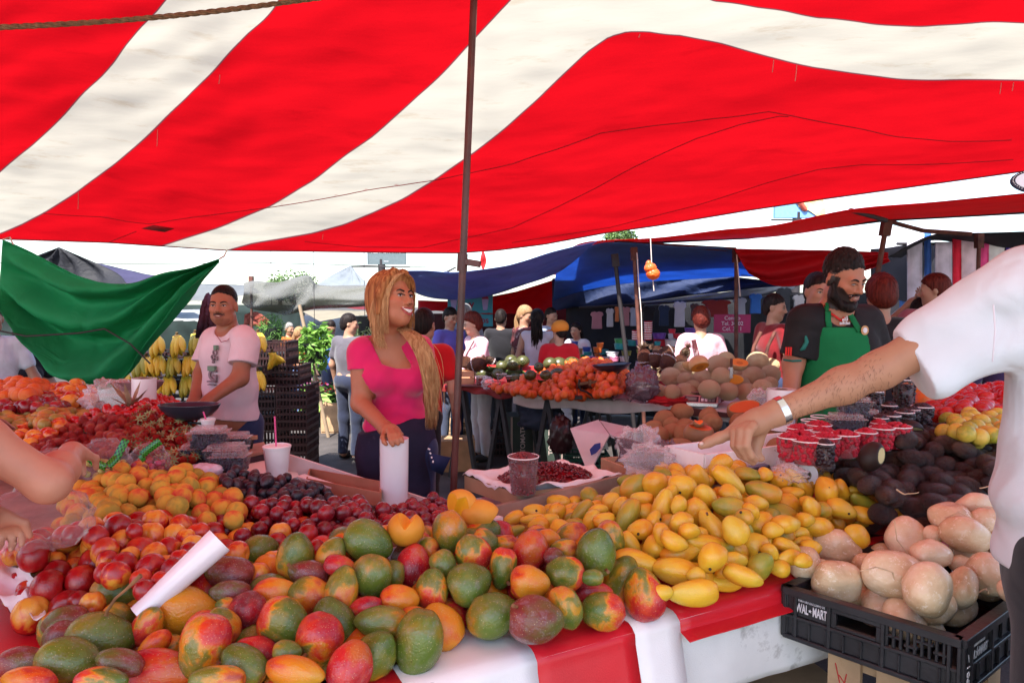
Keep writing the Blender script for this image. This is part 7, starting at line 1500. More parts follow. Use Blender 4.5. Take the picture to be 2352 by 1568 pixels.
pin=fruit_meshes('pineapple_body',ROUND,['pn'],18,14);m_pl=mat('pineapple_leaf',(.13,.075,.05),.6,.3,30,objvar=.5)
pl=MB()
for k in range(26):
 a=k*2.4;q=.15+.32*(k/26);L_=.9-.4*k/26;t_=Vector((1+L_*(.95-.5*k/26),math.cos(a)*(q+L_*.45*k/26+.1),math.sin(a)*(q+L_*.45*k/26+.1)));b0=Vector((1.0,math.cos(a)*q*.6,math.sin(a)*q*.6));s_=Vector((0,-math.sin(a),math.cos(a)))*.09;m_=b0.lerp(t_,.5)+Vector((0,math.cos(a),math.sin(a)))*.06
 pl.add([b0-s_,b0+s_,m_+s_*.8,t_,m_-s_*.8],[(0,1,2,3,4)])
pl_me=pl.mesh('leaf_crown',m_pl,False)
def pineapple(t,x,y,wz,ang,tilt,lab,Y,crown=True,hz=None):
 k=t[2]*Y/1568;o=thing('pineapple',lab,'pineapple',pt(t,x,y,Y),'pineapples on the second stall');M=orient(ang,tilt);b=link('body',pin['pn',int(x)%3],o);b.rotation_euler=M.to_euler();b.scale=(wz*k*1.35,wz*k,wz*k)
 if crown:c=link('leaf_crown',pl_me,o);c.rotation_euler=M.to_euler();c.scale=(wz*k*1.4,wz*k*1.3,wz*k*1.3)
 p=MB();X=M.col[0];p.tube([o.location+X*(-.03+.0*i)+(M@Vector((0,math.cos(a),math.sin(a))))*wz*k*1.0 for i,a in enumerate([j*.524 for j in range(13)])],.006,5,False);p.build('wrap_band',m_film2,o)
for q in((TH,240,655,62,200,.2,'pineapple lying at the left end of the watermelon table',6.1),(TH,430,652,66,160,.2,'second pineapple from the left on the watermelon table',6.3),(TH,545,672,80,15,.3,'pineapple nearest the wooden crate',6.1),(TH,680,640,50,150,.1,'small pineapple behind the watermelon quarter',6.5),(TG,1235,1135,62,100,.1,'pineapple at the left of the right hand group',5.9),(TG,1330,1145,58,260,.3,'pineapple wrapped with a clear band, second of its group',5.8),(TG,1432,1162,64,240,.3,'pineapple at the front of the right hand group',5.7),(TG,1425,1085,54,200,.2,'pineapple lying behind the front one',6.0),(TG,1345,1068,36,150,.2,'small pineapple at the back of the group',6.3),(TG,1535,1172,56,60,.2,'pineapple partly hidden by the melons',5.9),(TG,1580,1100,44,70,.2,'pineapple beside the woman with the pink blouse',6.0)):pineapple(*q)
def slat_crate(label,F,d,w_,l_,h,mt=None,name='wooden_crate',n=3):
 F=Vector(F);d=Vector(d).normalized();e=Vector((-d.y,d.x,0));o=thing(name,label,'crate',F);t=.01;mt=mt or m_wood
 for i in range(n):
  z0=h*i/n+h*.06;z1=h*(i+1)/n-h*.04;p=MB();M=frame(F,d,e)
  for a,b in(((0,0,z0),(w_,t,z1)),((0,l_-t,z0),(w_,l_,z1)),((0,t,z0),(t,l_-t,z1)),((w_-t,t,z0),(w_,l_-t,z1))):p.box(a,b,M)
  p.build('slat',mt,o,False)
 p=MB();[p.box((x,y,0),(x+.025,y+.025,h),frame(F,d,e))for x in(t,w_-t-.025)for y in(t,l_-t-.025)];p.build('corner_post',mt,o,False);p=MB();p.box((0,0,.002),(w_,l_,.010),frame(F,d,e));p.build('bottom',mt,o,False);return o
slat_crate('pale wooden crate on the watermelon table',pt(TH,158,880,6.05),(1,.0,0),.30,.24,.12,mat('new_wood',(.52,.27,.16),.7,.2,8),n=2)
def simple_cup(t,x,yb,wz,hz,Y,lab,fill=None,mt=None):
 k=t[2]*Y/1568;c=pt(t,x,yb,Y);cup('plastic_cup',lab,'cup',c,hz*k,wz*k/2,wz*k*.37,mt or m_clear)
 if fill:p=MB();p.lathe([(0,.003),(wz*k*.36,.003),(wz*k*.44,hz*k*.8),(0,hz*k*.8)],18,Matrix.Translation(c));tag(p.build('fruit_pulp',fill,None,'all'),f'dark contents of the {lab}','drink')
simple_cup(TH,580,893,108,100,5.95,'clear cup of dark berries beside the wooden crate',m_aril);simple_cup(TH,800,890,110,120,5.9,'stack of empty clear cups leaning by the slices');simple_cup(TH,1052,865,125,85,5.9,'clear cup of dark berries between the watermelon halves',m_aril);simple_cup(TH,880,860,70,70,5.95,'clear cup of dark berries behind the stacked cups',m_aril)
bag('pinkish plastic bag between the cups',pt(TH,655,865,5.9),(.05,.045,.055),47)
def plastic_crate(label,c,w_,l_,h,rz,mt,rows=4,group=None,name='plastic_crate'):
 o=thing(name,label,'crate',c,group,rz);p=MB()
 for i in range(rows+1):z=h*i/rows;p.box((-w_/2,-l_/2,max(0,z-.012)),(w_/2,-l_/2+.014,min(h,z+.010)));p.box((-w_/2,l_/2-.014,max(0,z-.012)),(w_/2,l_/2,min(h,z+.010)));p.box((-w_/2,-l_/2+.014,max(0,z-.012)),(-w_/2+.014,l_/2-.014,min(h,z+.010)));p.box((w_/2-.014,-l_/2+.014,max(0,z-.012)),(w_/2,l_/2-.014,min(h,z+.010)))
 n=9
 for i in range(n+1):
  x=-w_/2+.001+(w_-.012)*i/n;y=-l_/2+.001+(l_-.012)*i/n
  for a,b in(((x,-l_/2+.002),(x+.010,-l_/2+.012)),((x,l_/2-.012),(x+.010,l_/2-.002)),((-w_/2+.002,y),(-w_/2+.012,y+.010)),((w_/2-.012,y),(w_/2-.002,y+.010))):p.box((*a,.003),(*b,h-.003))
 p.build('lattice',mt,o,False,False);q=MB();q.box((-w_/2+.016,-l_/2+.016,.004),(w_/2-.016,l_/2-.016,h*.5));q.build('inside_shape',m_inner_shade,o,False,False);return o  # black block puts the shade inside the crate into colour
m_cr=mat('maroon_plastic',(.040,.016,.018),.5,.3,10,spec=.4);m_gc=mat('green_plastic',(.012,.075,.05),.5,.2,10)
g0=lambda x,y:(lambda v:Vector((v.x,v.y,0)))(PZ(x,y,0))
plastic_crate('dark crate with fruit boxes under the watermelon table',g0(1125,1040),.36,.3,.26,.1,m_cr);plastic_crate('dark crate beside the cartons under the second stall',g0(1175,1025),.4,.3,.30,.1,m_cr)
slat_crate('lower wooden crate on the ground behind the pole',g0(1025,1010),(1,.05,0),.42,.3,.10);o=slat_crate('upper wooden crate stacked behind the pole',g0(1022,1010)+Vector((0,0,.105)),(1,-.05,0),.44,.3,.11)
carton('brown carton wrapped in clear film behind the pole',g0(1048,1075),.36,.3,.3,.1)
for lab,x,y,s_ in(('tall dark green carton lettered along its side under the second stall',1195,1045,'TOMATES'),('second tall carton lettered along its side by the table leg',1258,1050,'TOMATES')):
 v=g0(x,y);o=carton(lab,v,.26,.34,.44,.15,mat('dark_green_carton',(.035,.05,.04),.7));p=MB();p.box((-.128,-.172,.0),(-.108,-.1705,.44));p.box((.108,-.172,0),(.128,-.1705,.44));p.build('edge_stripe',mat('carton_stripe',(.35,.26,.23),.7),o,False,False);loc_text(o,s_,.07,Matrix.Translation((0,-.1712,.22))@Matrix.Rotation(math.pi/2,4,'X')@Matrix.Rotation(math.pi/2,4,'Z'),mat('pale_print',(.45,.36,.33),.7),True)
plastic_crate('green plastic crate under the second stall',g0(1345,1085),.42,.3,.2,.0,m_gc)
o=thing('sloped_board','white printed board leaning on its side under the second stall','board',g0(1400,1000));q=[P(1325,990,4.9),P(1440,985,4.6),P(1415,1005,4.5),P(1350,1065,4.8)];p=MB();p.add([P(1310,985,4.9),P(1375,965,5.0),P(1400,1000,4.8),P(1352,1090,4.7)],[(0,1,2,3)]);solid(p.build('face',m_pinkbox,o,False),.02);p=MB();p.add([P(1378,968,5.0),P(1452,985,4.9),P(1420,1008,4.6),P(1402,1000,4.8)],[(0,1,2,3)]);solid(p.build('top',m_pinkbox,o,False),.02);p=MB();p.prism([(.0,.02),(.03,.05),(.05,.02),(.04,-.03),(.02,-.06),(-.01,-.03)],.011,.013,frame(P(1362,1025,4.74),(1,-.2,-.6),(.4,.2,1)));p.build('printed_mark',mat('blue_print',(.03,.05,.25),.6),o,False)
bag('dark plastic bag hanging under the tangerine table',P(1288,1000,5.2),(.09,.08,.16),48,mat('dark_bag',(.03,.012,.014),.3,spec=.6),.4);bag('bluish cloth bundle under the tangerine table',P(1245,960,6.0),(.2,.15,.12),49,mat('blue_bundle',(.04,.05,.08),.9),.4,name='cloth_bundle',cat='bundle')
def tarp(col,tr=.45,st=None,rough=.7):return mat('tarp_%d_%d_%d'%tuple(int(c*200)for c in col),col,rough,.12,3,bump=.1,bsc=60,transl=tr,wrink=.5,stain=st)
def sheet(name,label,cat,rows,mt,n=(40,14),fold=.0,ff=(9,5),th=.004,parent=None,group=None,seed=0):
 """cloth hung through rows of (px, py, distance); smooth between them, with folds"""
 R_=[[P(*q)for q in r]for r in rows]
 def along(pts,u):
  x=u*(len(pts)-1);k=min(int(x),len(pts)-2);t=x-k;a,b,c,d=pts[max(k-1,0)],pts[k],pts[k+1],pts[min(k+2,len(pts)-1)];return .5*((2*b)+(c-a)*t+(2*a-5*b+4*c-d)*t*t+(3*b-a-3*c+d)*t**3)
 def fn(u,v):
  q=along([along(r,u)for r in R_],v)if len(R_)>2 else along(R_[0],u).lerp(along(R_[1],u),v)
  e=min(1,6*v+.15)*min(1,8*u,8*(1-u))
  return q+Vector((.3,1,.15))*fold*e*(math.sin(u*ff[0]*3+v*ff[1]*2+math.sin(v*5+seed))+.6*fbm((u*4,v*4,seed)))
 p=MB();p.grid(fn,*n);o=p.build(name,mt,parent,'all');solid(o,th)
 return tag(o,label,cat,group)if label else o
def flat(Y,*pts):return[(x,y,Y)for x,y in pts]
m_post=mat('rusty_post',(.10,.035,.025),.7,.5,14,bump=.2);m_post2=mat('dark_post',(.025,.02,.022),.6)
def post(label,x0,y0,x1,y1,Y,r,mt=m_post,head=True,ground=True):
 a,b=P(x0,y0,Y),P(x1,y1,Y);d=(b-a).normalized();g_=a+d*((0-a.z)/d.z)if ground else b;o=thing('post',label,'post',g_);p=MB();p.tube([a,g_],r,10);p.build('shaft',mt,o)
 if head:p=MB();p.bar(a-d*.03,a+d*.10,r*3.2,r*3.2);p.build('socket',mt,o,False)
def pipe(label,pts,r,mt=m_post2,name='frame_pipe'):p=MB();p.tube([P(*q)for q in pts],r,8);tag(p.build(name,mt),label,'pipe')
m_greent=tarp((.018,.36,.13),.45)
gt=sheet('green_tarp','bright green tarp slung by its corners behind the left end of the stall','tarp',[[(x,y,4.75)for x,y in((6,550),(54,572),(113,603),(167,630),(200,641),(226,648),(269,652),(314,648),(376,627),(441,615),(505,594))],[(x,y,4.95)for x,y in((0,640),(50,680),(105,722),(160,755),(200,768),(235,772),(275,760),(322,735),(388,680),(440,640),(503,598))],[(x,y,4.8)for x,y in((-6,705),(40,765),(91,828),(134,880),(190,893),(242,893),(293,850),(328,807),(398,721),(441,667),(505,600))]],m_greent,(70,50),.075,(1.6,10))
p=MB();p.tube([P(x,y,4.72)for x,y in((-10,758),(60,772),(180,765),(240,755),(300,790),(345,835))],.006,6);p.build('edge_cord',m_post2,gt)
pipe('short white cord tying the right corner of the green tarp to the canopy',[(505,594,4.75),(515,588,4.9),(521,575,5.4)],.006,m_str,'cord');pipe('white cord at the left corner of the green tarp',[(8,550,4.75),(22,545,5.0),(30,560,4.74)],.006,m_str,'cord')
m_ban=fruit_mat('banana_skin',[(.2,(.66,.50,.05)),(.5,(.80,.52,.035)),(.9,(.78,.42,.03))],.45,None,((.12,.07,.02),4,.66),.0,nsc=.5);m_bang=fruit_mat('green_banana_skin',[(.2,(.30,.32,.04)),(.6,(.48,.38,.03)),(.9,(.56,.34,.02))],.45,nsc=.5);m_tip=mat('banana_tip',(.10,.06,.02),.8)
bn={}
for k,mt in(('y',m_ban),('g',m_bang)):
 p=MB();p.tube([Vector((.01+.36*math.sin(t*1.5)*.5,0,-t*.9+.0))for t in[i/9 for i in range(10)]],[.035,.075,.115,.135,.14,.14,.135,.115,.075,.03],9);bn[k]=p.mesh('banana',mt,'all')
def bananas(zx,zy,wz,k,lab,t=TJ,Y=6.0,ang=0):
 x,y=unproj(t,zx,zy);c=P(x,y,Y);s=.21;o=thing('banana_bunch',lab,'bananas',c,'bunches of bananas on the stacked crates');n=6
 p=MB();p.ell((0,0,.0),(.03,.02,.02),None,10,6);p.tube([(0,0,0),(0,-.01,.035)],.012,8);p.build('stalk',m_tip,o,world=False)
 for i in range(n):b=link('banana',bn[k],o);f_=(i-(n-1)/2)/(n/2);b.scale=(s,s,s);b.location=(f_*.036,-.02*(1-f_*f_),.0);b.rotation_euler=(R(-6),R(-f_*wz*.26+ang),-math.pi/2+f_*.9)
for q in((1340,955,160,'y','bunch at the left of the top row of bananas'),(1515,950,165,'y','second bunch in the top row of bananas'),(1672,930,150,'g','bunch in the top row next to the man in the pink shirt'),(1190,1130,150,'g','leftmost bunch in the middle row of bananas'),(1250,1130,150,'y','second bunch from left in the middle row of bananas'),(1352,1115,120,'y','narrow bunch in the middle row of bananas'),(1475,1125,150,'g','slanting bunch in the middle row of bananas'),(1610,1120,165,'y','wide bunch in the middle row behind the man in the pink shirt'),(1438,1290,150,'y','bunch in the lowest row of bananas'),(1590,1290,160,'g','greenish bunch in the lowest row of bananas'),(1310,1290,130,'y','bunch in the lowest row behind the pink plastic roll'),(1070,1270,130,'y','bunch in the lowest row beside the green tarp'),(2205,925,110,'y','bunch above the right hand crates'),(2200,1250,100,'y','bunch low behind the elbow of the man in the pink shirt')):bananas(*q)
bananas(190,1090,60,'y','lone pair of bananas sloping down on a crate',TI,6.0,60)
for lab,x0,x1,y0,y1,Y in(('dark crate under the top row of bananas',330,470,808,845,6.1),('dark crate under the middle row of bananas',300,470,866,895,6.1),('dark crate under the lowest row of bananas',290,480,905,960,6.1),('upper dark crate right of the man in the pink shirt',588,655,785,842,6.15),('short dark crate with bananas on top',602,686,840,885,6.1),('top crate of the left hand crate column',560,631,888,938,6.1),('second crate of the left hand crate column',560,631,939,990,6.1),('lowest crate of the left hand crate column',560,631,991,1120,6.1),('top crate of the right hand crate column',633,704,886,934,5.95),('second crate of the right hand crate column',633,704,935,984,5.95),('third crate of the right hand crate column',633,704,985,1040,5.95),('lowest crate of the right hand crate column',633,704,1041,1116,5.95)):
 a,b=P(x0,y1,Y),P(x1,y0,Y);plastic_crate(lab,Vector(((a.x+b.x)/2,Y+.2,max(a.z,0))),b.x-a.x,.38,b.z-max(a.z,0),0,m_cr,3,'dark plastic crates of the banana stand')
sheet('hanging_jacket','dull purple jacket hanging behind the man in the pink shirt','jacket',[flat(5.6,(466,690),(478,672),(492,690)),flat(5.5,(452,750),(478,740),(500,750)),flat(5.6,(450,775),(475,780),(498,770))],mat('purple_cloth',(.10,.045,.075),.85,.2,8),(16,14),.03)
slat_crate('pale slatted crate standing in the sun by the potted flowers',g0(737,995),(1,.1,0),.27,.25,.36,m_wood,n=1)
sheet('dark_tent','black peaked tent roof far behind the green tarp','tent',[flat(13,(134,568),(134,568),(136,568)),flat(13,(60,600),(150,640),(260,622)),flat(12.5,(40,640),(150,700),(290,650))],tarp((.01,.01,.014),.1),(24,16),.05)
sheet('striped_tent','purple and grey tent roof behind the green tarp','tent',[flat(14,(190,598),(260,612),(340,630),(400,638)),flat(13,(230,640),(290,650),(360,660),(440,668))],tarp((.045,.038,.085),.2),(24,8),.06)
sheet('grey_awning','pale grey striped awning behind the man in the pink shirt','awning',[flat(9.5,(380,650),(470,652),(575,655)),flat(8.8,(360,690),(460,690),(600,672))],tarp((.16,.17,.18),.35),(20,8),.06)
m_net=plastic_film('shade_net',(.09,.09,.085),.62,.9,.5,9)
sheet('shade_net','long sagging grey shade net stretched across the aisle','net',[[(x,y,8.5)for x,y in((560,650),(585,645),(640,648),(706,632),(735,655),(843,655),(900,662),(960,650),(1046,612))],[(x,y,8.3)for x,y in((560,672),(600,680),(650,688),(706,680),(735,690),(843,685),(900,672),(960,657),(1047,613))],[(x,y,8.5)for x,y in((555,695),(590,712),(650,722),(690,716),(735,708),(843,703),(900,690),(960,664),(1048,615))]],m_net,(60,16),.05)
sheet('white_tent','translucent white pointed tent above the grey net','tent',[flat(14,(803,611),(805,611),(807,612)),flat(13.5,(765,630),(805,640),(825,632)),flat(13,(725,655),(800,662),(848,655))],tarp((.28,.31,.34),.5),(20,14),.04)
sheet('maroon_awning','dark maroon awning below the grey net','awning',[flat(11,(705,705),(770,700),(850,702)),flat(10.4,(700,712),(770,706),(850,712))],tarp((.16,.015,.02),.3),(16,4),.02);sheet('cream_awning','cream awning in the distance below the maroon one','awning',[flat(13,(690,712),(770,712),(850,714)),flat(12,(735,738),(790,728),(850,722))],tarp((.30,.26,.19),.4),(16,6),.03);sheet('white_awning','white awning far behind the banana stand','awning',[flat(15,(380,712),(470,710)),flat(13,(375,735),(475,738))],tarp((.4,.4,.4),.4),(14,6),.05);sheet('beach_umbrella','blue and orange umbrella behind the elbow of the man in pink','umbrella',[flat(9,(562,722),(590,716),(618,735)),flat(9,(560,745),(590,750),(615,760))],tarp((.30,.07,.05),.3),(10,6),.03)
post('thin grey post holding the grey net',577,640,579,800,8.6,.016,m_post);post('thin leaning pole among the potted plants',688,700,735,915,8.2,.022,mat('pale_pole',(.28,.20,.13),.8),False)
m_pleaf=mat('variegated_leaf',(.14,.30,.05),.5,.5,5,objvar=.2,transl=.3);m_fern=mat('fern_leaf',(.10,.22,.04),.6,.4,9,transl=.3);m_pot=mat('black_pot',(.02,.02,.022),.6)
def leaves(p,c,rx,ry,rz,n,L_,rg,droop=.4,wd=.4):
 for _ in range(n):
  d=Vector((rg.gauss(0,1),rg.gauss(0,1),rg.gauss(0,1))).normalized()*rg.random()**.4;q=Vector(c)+Vector((d.x*rx,d.y*ry,d.z*rz));t=Vector((rg.uniform(-1,1),rg.uniform(-1,.4),rg.uniform(-1,.5)-droop*.3)).normalized()*L_*rg.uniform(.6,1.2);s_=t.cross(Vector((rg.uniform(-1,1),rg.uniform(-1,1),1))).normalized()*L_*wd*.5
  p.add([q,q+t*.45+s_,q+t,q+t*.45-s_],[(0,1,2,3)])
def plant(name,label,cat,x,y,Y,r,n,L_,mt,pot=None,seed=1,wd=.45,flowers=None,group=None):
 c=P(x,y,Y);o=thing(name,label,cat,Vector((c.x,c.y,0 if pot!='hang' else c.z)),group);rg=random.Random(seed);p=MB();leaves(p,c,*r,n,L_,rg,wd=wd);p.build('foliage',mt,o,False)
 if pot:z=c.z-r[2]*.75 if pot=='hang' else 0;h=.22 if pot=='hang' else max(.2,c.z-r[2]*.6);p=MB();p.lathe([(0,0),(.09,0),(.14,h),(.12,h),(.08,.02)],16,Matrix.Translation((c.x,c.y,z)));p.build('pot',m_pot,o)
 else:p=MB();p.tube([(c.x,c.y,0),(c.x,c.y,c.z)],.015,6);p.build('stem',m_wood,o)
 if pot=='hang':p=MB();p.tube([c+Vector((0,0,r[2]*.5)),c+Vector((0,0,1.1))],.004,5);p.build('hanger',m_post2,o)
 for j,(nm,mt2,k)in enumerate(flowers or[]):
  p=MB();leaves(p,c+Vector((0,-.05,r[2]*.55)),r[0]*.9,r[1],r[2]*.5,k,.05,rg,0,.9);p.build(nm,mt2,o,False)
plant('pothos','trailing variegated pothos plant hanging in the sun beside the grey net','plant',723,790,8.0,(.22,.2,.28),420,.12,m_pleaf,'hang',1);plant('fern','feathery bright green fern above the right hand crates','plant',625,760,8.6,(.19,.2,.24),900,.09,m_fern,'hang',2,.12);plant('spider_plant','spider plant with long pale leaves behind the grey shirted man','plant',838,752,8.8,(.16,.1,.10),120,.26,mat('pale_leaf',(.34,.42,.18),.5,.3,9,transl=.3),'hang',3,.1)
fr,fp=mat('red_petal',(.60,.03,.03),.6),mat('pink_petal',(.70,.16,.36),.6)
plant('geranium','pink and red flowering geraniums behind the slatted crate','plant',745,905,9.3,(.22,.2,.20),420,.09,m_fern,'pot',4,.7,[('pink_blossom',fp,60),('red_blossom',fr,60)]);plant('potted_plant','broad leaved light green plant left of the slatted crate','plant',712,915,8.9,(.13,.12,.22),90,.22,mat('broad_leaf',(.26,.40,.09),.5,.3,9,transl=.3),'pot',5,.5);plant('geranium','small pink geranium beside the dark crates','plant',706,885,9.4,(.10,.1,.10),120,.07,m_fern,'pot',6,.7,[('pink_blossom',fp,50)])
for lab,x,y,Y,r in(('leafy tree crown rising behind the red strip of canopy',1424,548,30,(.75,.8,.55)),('faint grey green tree behind the grey net',672,655,40,(1.6,1.2,1.0)),('faint tree beside the corner of the net',640,664,38,(.8,1,.6))):
 c=P(x,y,Y);o=thing('tree',lab,'tree',(c.x,c.y,0));rg=random.Random(x);p=MB();leaves(p,c,*r,1500,.16,rg,0,.6);p.build('crown',mat('tree_leaf',(.10,.17,.05),.6,.5,3,transl=.3),o,False);p=MB();p.tube([(c.x,c.y,0),(c.x+.1,c.y,c.z*.6),(c.x,c.y,c.z)],[.2,.13,.06],8)
 for k in range(4):p.tube([(c.x,c.y,c.z-r[2]),(c.x+r[0]*.6*math.cos(k*1.6),c.y+.5*math.sin(k*1.6),c.z+.1)],[.07,.03],6)
 p.build('trunk',mat('bark',(.12,.08,.05),.9),o)
def board(label,x0,y0,x1,y1,Y,mt):
 a,b=P(x0,y1,Y),P(x1,y0,Y);o=thing('billboard',label,'billboard',((a.x+b.x)/2,Y,0));p=MB();p.box((a.x,Y,a.z),(b.x,Y+.25,b.z));p.build('panel',mt,o,False);p=MB();p.tube([((a.x+b.x)/2,Y+.2,0),((a.x+b.x)/2,Y+.2,a.z+.3)],.22,12);p.build('post',m_post2,o);p=MB();p.bar((a.x-.3,Y-.3,a.z-.15),(b.x+.3,Y-.3,a.z-.15),.08);p.build('catwalk',m_post2,o,False);return o,a,b
o,a,b=board('dark billboard with faint lettering just under the canopy edge',819,556,931,607,40,mat('slate_panel',(.10,.13,.14),.6));Mb_=lambda x,z:frame((x,39.97,z),(1,0,0),(0,0,1));mx_=(a.x+b.x)/2
text_part('lettering','RESTAURANTE',.26,Mb_(mx_+.3,P(0,579,40).z),m_ink,o);text_part('lettering','www',.13,Mb_(mx_+.3,P(0,600,40).z),m_ink,o);p=MB();p.box((a.x,39.95,a.z),(a.x+.65,39.98,b.z));p.build('picture',mat('pale_picture',(.42,.46,.48),.6,.3,2),o,False)
o,a,b=board('blue billboard with a red and yellow picture above the red strip',1780,440,1890,500,35,mat('sky_blue_panel',(.16,.34,.62),.5));p=MB();p.tube([P(1830,455,34.95),P(1848,480,34.95),P(1853,484,34.95)],[.16,.14,.05],8);p.build('picture',mat('orange_red_print',(.7,.12,.08),.6),o);p=MB();p.prism([(-.7,.5),(.3,.7),(.75,-.3),(.4,-.7),(-.2,-.3),(-.75,-.1)],-.02,.02,frame(P(1868,470,34.95),(1,0,0),(0,0,1)));p.build('picture',mat('yellow_print',(.75,.55,.25),.6,.4,3),o,False)
m_redt=tarp((.44,.005,.010),.5);m_redb=tarp((.55,.008,.018),.5)
sheet('red_canopy','plain red canopy over the melon stall seen edge on','canopy',[[(1330,560,7.2),(1371,553,6.9),(1511,546,6.3),(1659,528,5.9),(1780,517,5.5),(1954,481,5.0),(2150,464,4.75),(2352,444,4.6),(2800,400,4.3)],[(1300,574,8.9),(1380,562,8.6),(1511,556,8.2),(1659,550,7.7),(1780,543,7.3),(1954,518,6.8),(2032,506,6.6),(2352,488,6.2),(2800,455,5.9)]],m_redt,(60,10),.02)
pipe('dark pipe along the rear edge of the plain red canopy',[(1457,558,8.0),(1720,545,7.4),(2035,504,6.5),(2400,484,6.1)],.02);pipe('rusty pipe over the blue canopy',[(1412,553,7.1),(1456,560,7.1),(1690,573,7.1)],.022,m_post);pipe('diagonal pipe from the red canopy to the right hand post',[(1954,483,5.3),(2035,506,5.8)],.02);pipe('bent white and rust pipe right of the post',[(2040,508,6.2),(2120,530,6.2),(2230,538,6.2)],.02,m_post)
post('rusty post in front of the blue canopy',1456,575,1472,845,6.9,.020);post('slim dark post left of the rusty one',1412,590,1440,835,7.1,.022,m_post2);post('grey post at the right end of the blue canopy',1691,580,1691,800,7.0,.020);post('dark red post behind the bearded man',2036,515,2012,650,5.9,.022);post('thin post in front of the hanging towels',2249,545,2245,690,6.4,.018)
m_blue=tarp((.10,.24,.58),.55);m_blue_shade=tarp((.016,.03,.09),.25);m_purp=tarp((.085,.13,.32),.35)
sheet('blue_awning','sagging blue awning left of the blue canopy','awning',[[(925,622,7.0),(980,622,6.8),(1047,625,6.5),(1148,613,6.3),(1202,600,6.2),(1275,577,6.2),(1371,555,6.6)],[(930,655,7.8),(990,664,7.5),(1050,664,7.3),(1130,652,7.2),(1203,630,7.0),(1277,600,6.9),(1360,562,6.8)],[(958,674,8.4),(1005,686,8.0),(1060,689,7.9),(1130,678,7.8),(1203,654,7.6),(1277,628,7.4),(1330,590,7.2)]],m_purp,(50,18),.05,(3,6))
sheet('blue_canopy','large blue canopy sloping away above the plastic ware stall','canopy',[[(1285,590,7.2),(1345,568,7.1),(1412,556,7.0),(1560,566,7.0),(1690,576,7.0),(1760,640,7.2)],[(1275,640,8.6),(1350,628,8.4),(1440,620,8.3),(1580,622,8.2),(1700,622,8.0),(1775,648,7.8)],[(1270,690,9.6),(1340,668,9.5),(1450,650,9.4),(1600,640,9.2),(1720,635,9.0),(1790,652,8.6)]],m_blue,(50,20),.03,(3,3))
sheet('shaded_canopy_part','lower part of the blue canopy, its navy colour standing for shade','tarp',[[(1268,640,9.6),(1350,628,9.6),(1480,632,9.5),(1640,632,9.2),(1790,648,8.7)],[(1268,714,9.6),(1350,702,9.6),(1480,692,9.5),(1640,672,9.2),(1800,656,8.7)]],m_blue_shade,(40,10),.03);sheet('grey_fringe_sheet','long grey strip hanging along the lower edge of the navy sheet','cloth',[flat(9.0,(1480,694),(1640,674),(1800,650),(1830,640)),flat(9.0,(1480,702),(1640,688),(1800,668),(1835,655))],mat('grey_cloth',(.18,.19,.21),.8),(30,4),.02)  # navy puts the shade on the lower blue canopy into the cloth colour
sheet('red_swag','bright red cloth swag hanging behind the bearded man','cloth',[[(1686,571,6.9),(1780,573,6.8),(1900,575,6.6),(2040,580,6.3)],[(1705,605,6.9),(1780,632,6.8),(1900,622,6.6),(2040,592,6.3)],[(1720,628,6.9),(1790,656,6.8),(1900,646,6.6),(2045,600,6.3)]],m_redb,(40,20),.05,(3,8));sheet('white_sheet_roof','white sheet roof glowing between the red canopy and the swag','tarp',[flat(9.5,(1700,550),(1900,530),(2100,520),(2300,540)),flat(8.2,(1700,572),(1900,574),(2000,572),(2100,560))],tarp((.8,.8,.82),.6),(20,6),.03)
sheet('black_awning','black awning over the hanging towels on the right','awning',[[(2040,590,6.4),(2140,540,6.4),(2250,535,6.4),(2352,532,6.3),(2700,520,6.2)],[(2070,592,7.4),(2140,552,7.4),(2250,570,7.4),(2352,588,7.3),(2700,600,7.2)]],mat('black_cloth',(.010,.009,.012),.85),(30,8),.03);sheet('red_awning','dark red awning deep behind the blue awning','awning',[flat(10.5,(960,690),(1110,688),(1280,640)),flat(10,(960,712),(1110,720),(1280,722))],m_redt,(24,8),.05);sheet('red_back_sheet','dark red sheet hanging behind the two women at the plastic ware','cloth',[flat(11,(1130,680),(1280,660),(1420,700)),flat(11,(1130,745),(1280,790),(1420,800))],tarp((.12,.006,.01),.2),(20,8),.05)
tows=[((.30,.27,.33),2101,612,34,150,'pale grey towel with a faint print, leftmost of the row'),((.02,.06,.22),2131,590,14,130,'dark blue strip between two pale towels'),((.36,.31,.38),2167,625,38,165,'pale lilac towel with a dotted print'),((.40,.012,.03),2198,595,19,130,'bright red towel edge'),((.42,.30,.34),2226,595,36,110,'pinkish towel beside the thin post'),((.45,.04,.14),2261,590,20,75,'narrow magenta towel edge in the row'),((.46,.40,.42),2289,588,36,70,'very pale towel right of the magenta one'),((.05,.03,.20),2320,585,17,50,'purple towel with a small white mark'),((.40,.33,.38),2346,590,22,60,'pale towel at the right edge')]
for col,x,y,w_,h_,lab in tows:
 o=sheet('hanging_towel',lab,'towel',[flat(7.0,(x-w_/2,y-h_*.42),(x,y-h_*.42),(x+w_/2,y-h_*.42)),flat(7.0,(x-w_/2,y+h_*.58),(x,y+h_*.58),(x+w_/2,y+h_*.58))],mat('towel_%d'%x,[min(.85,c*1.9)for c in col],.9,.3,6,stain=((.25,.2,.3),6,.6)),(8,14),.012,(2,2),.01,None,'beach towels hung in a row')
pipe('rail the towels hang from',[(2060,560,7.02),(2400,560,7.02)],.015)
sheet('blue_blanket','bright blue blanket folded below the towels','blanket',[flat(6.9,(2066,690),(2100,700),(2130,720)),flat(6.6,(2066,760),(2100,765),(2130,770))],mat('blue_blanket_cloth',(.05,.14,.36),.9,.3,9),(10,8),.04)
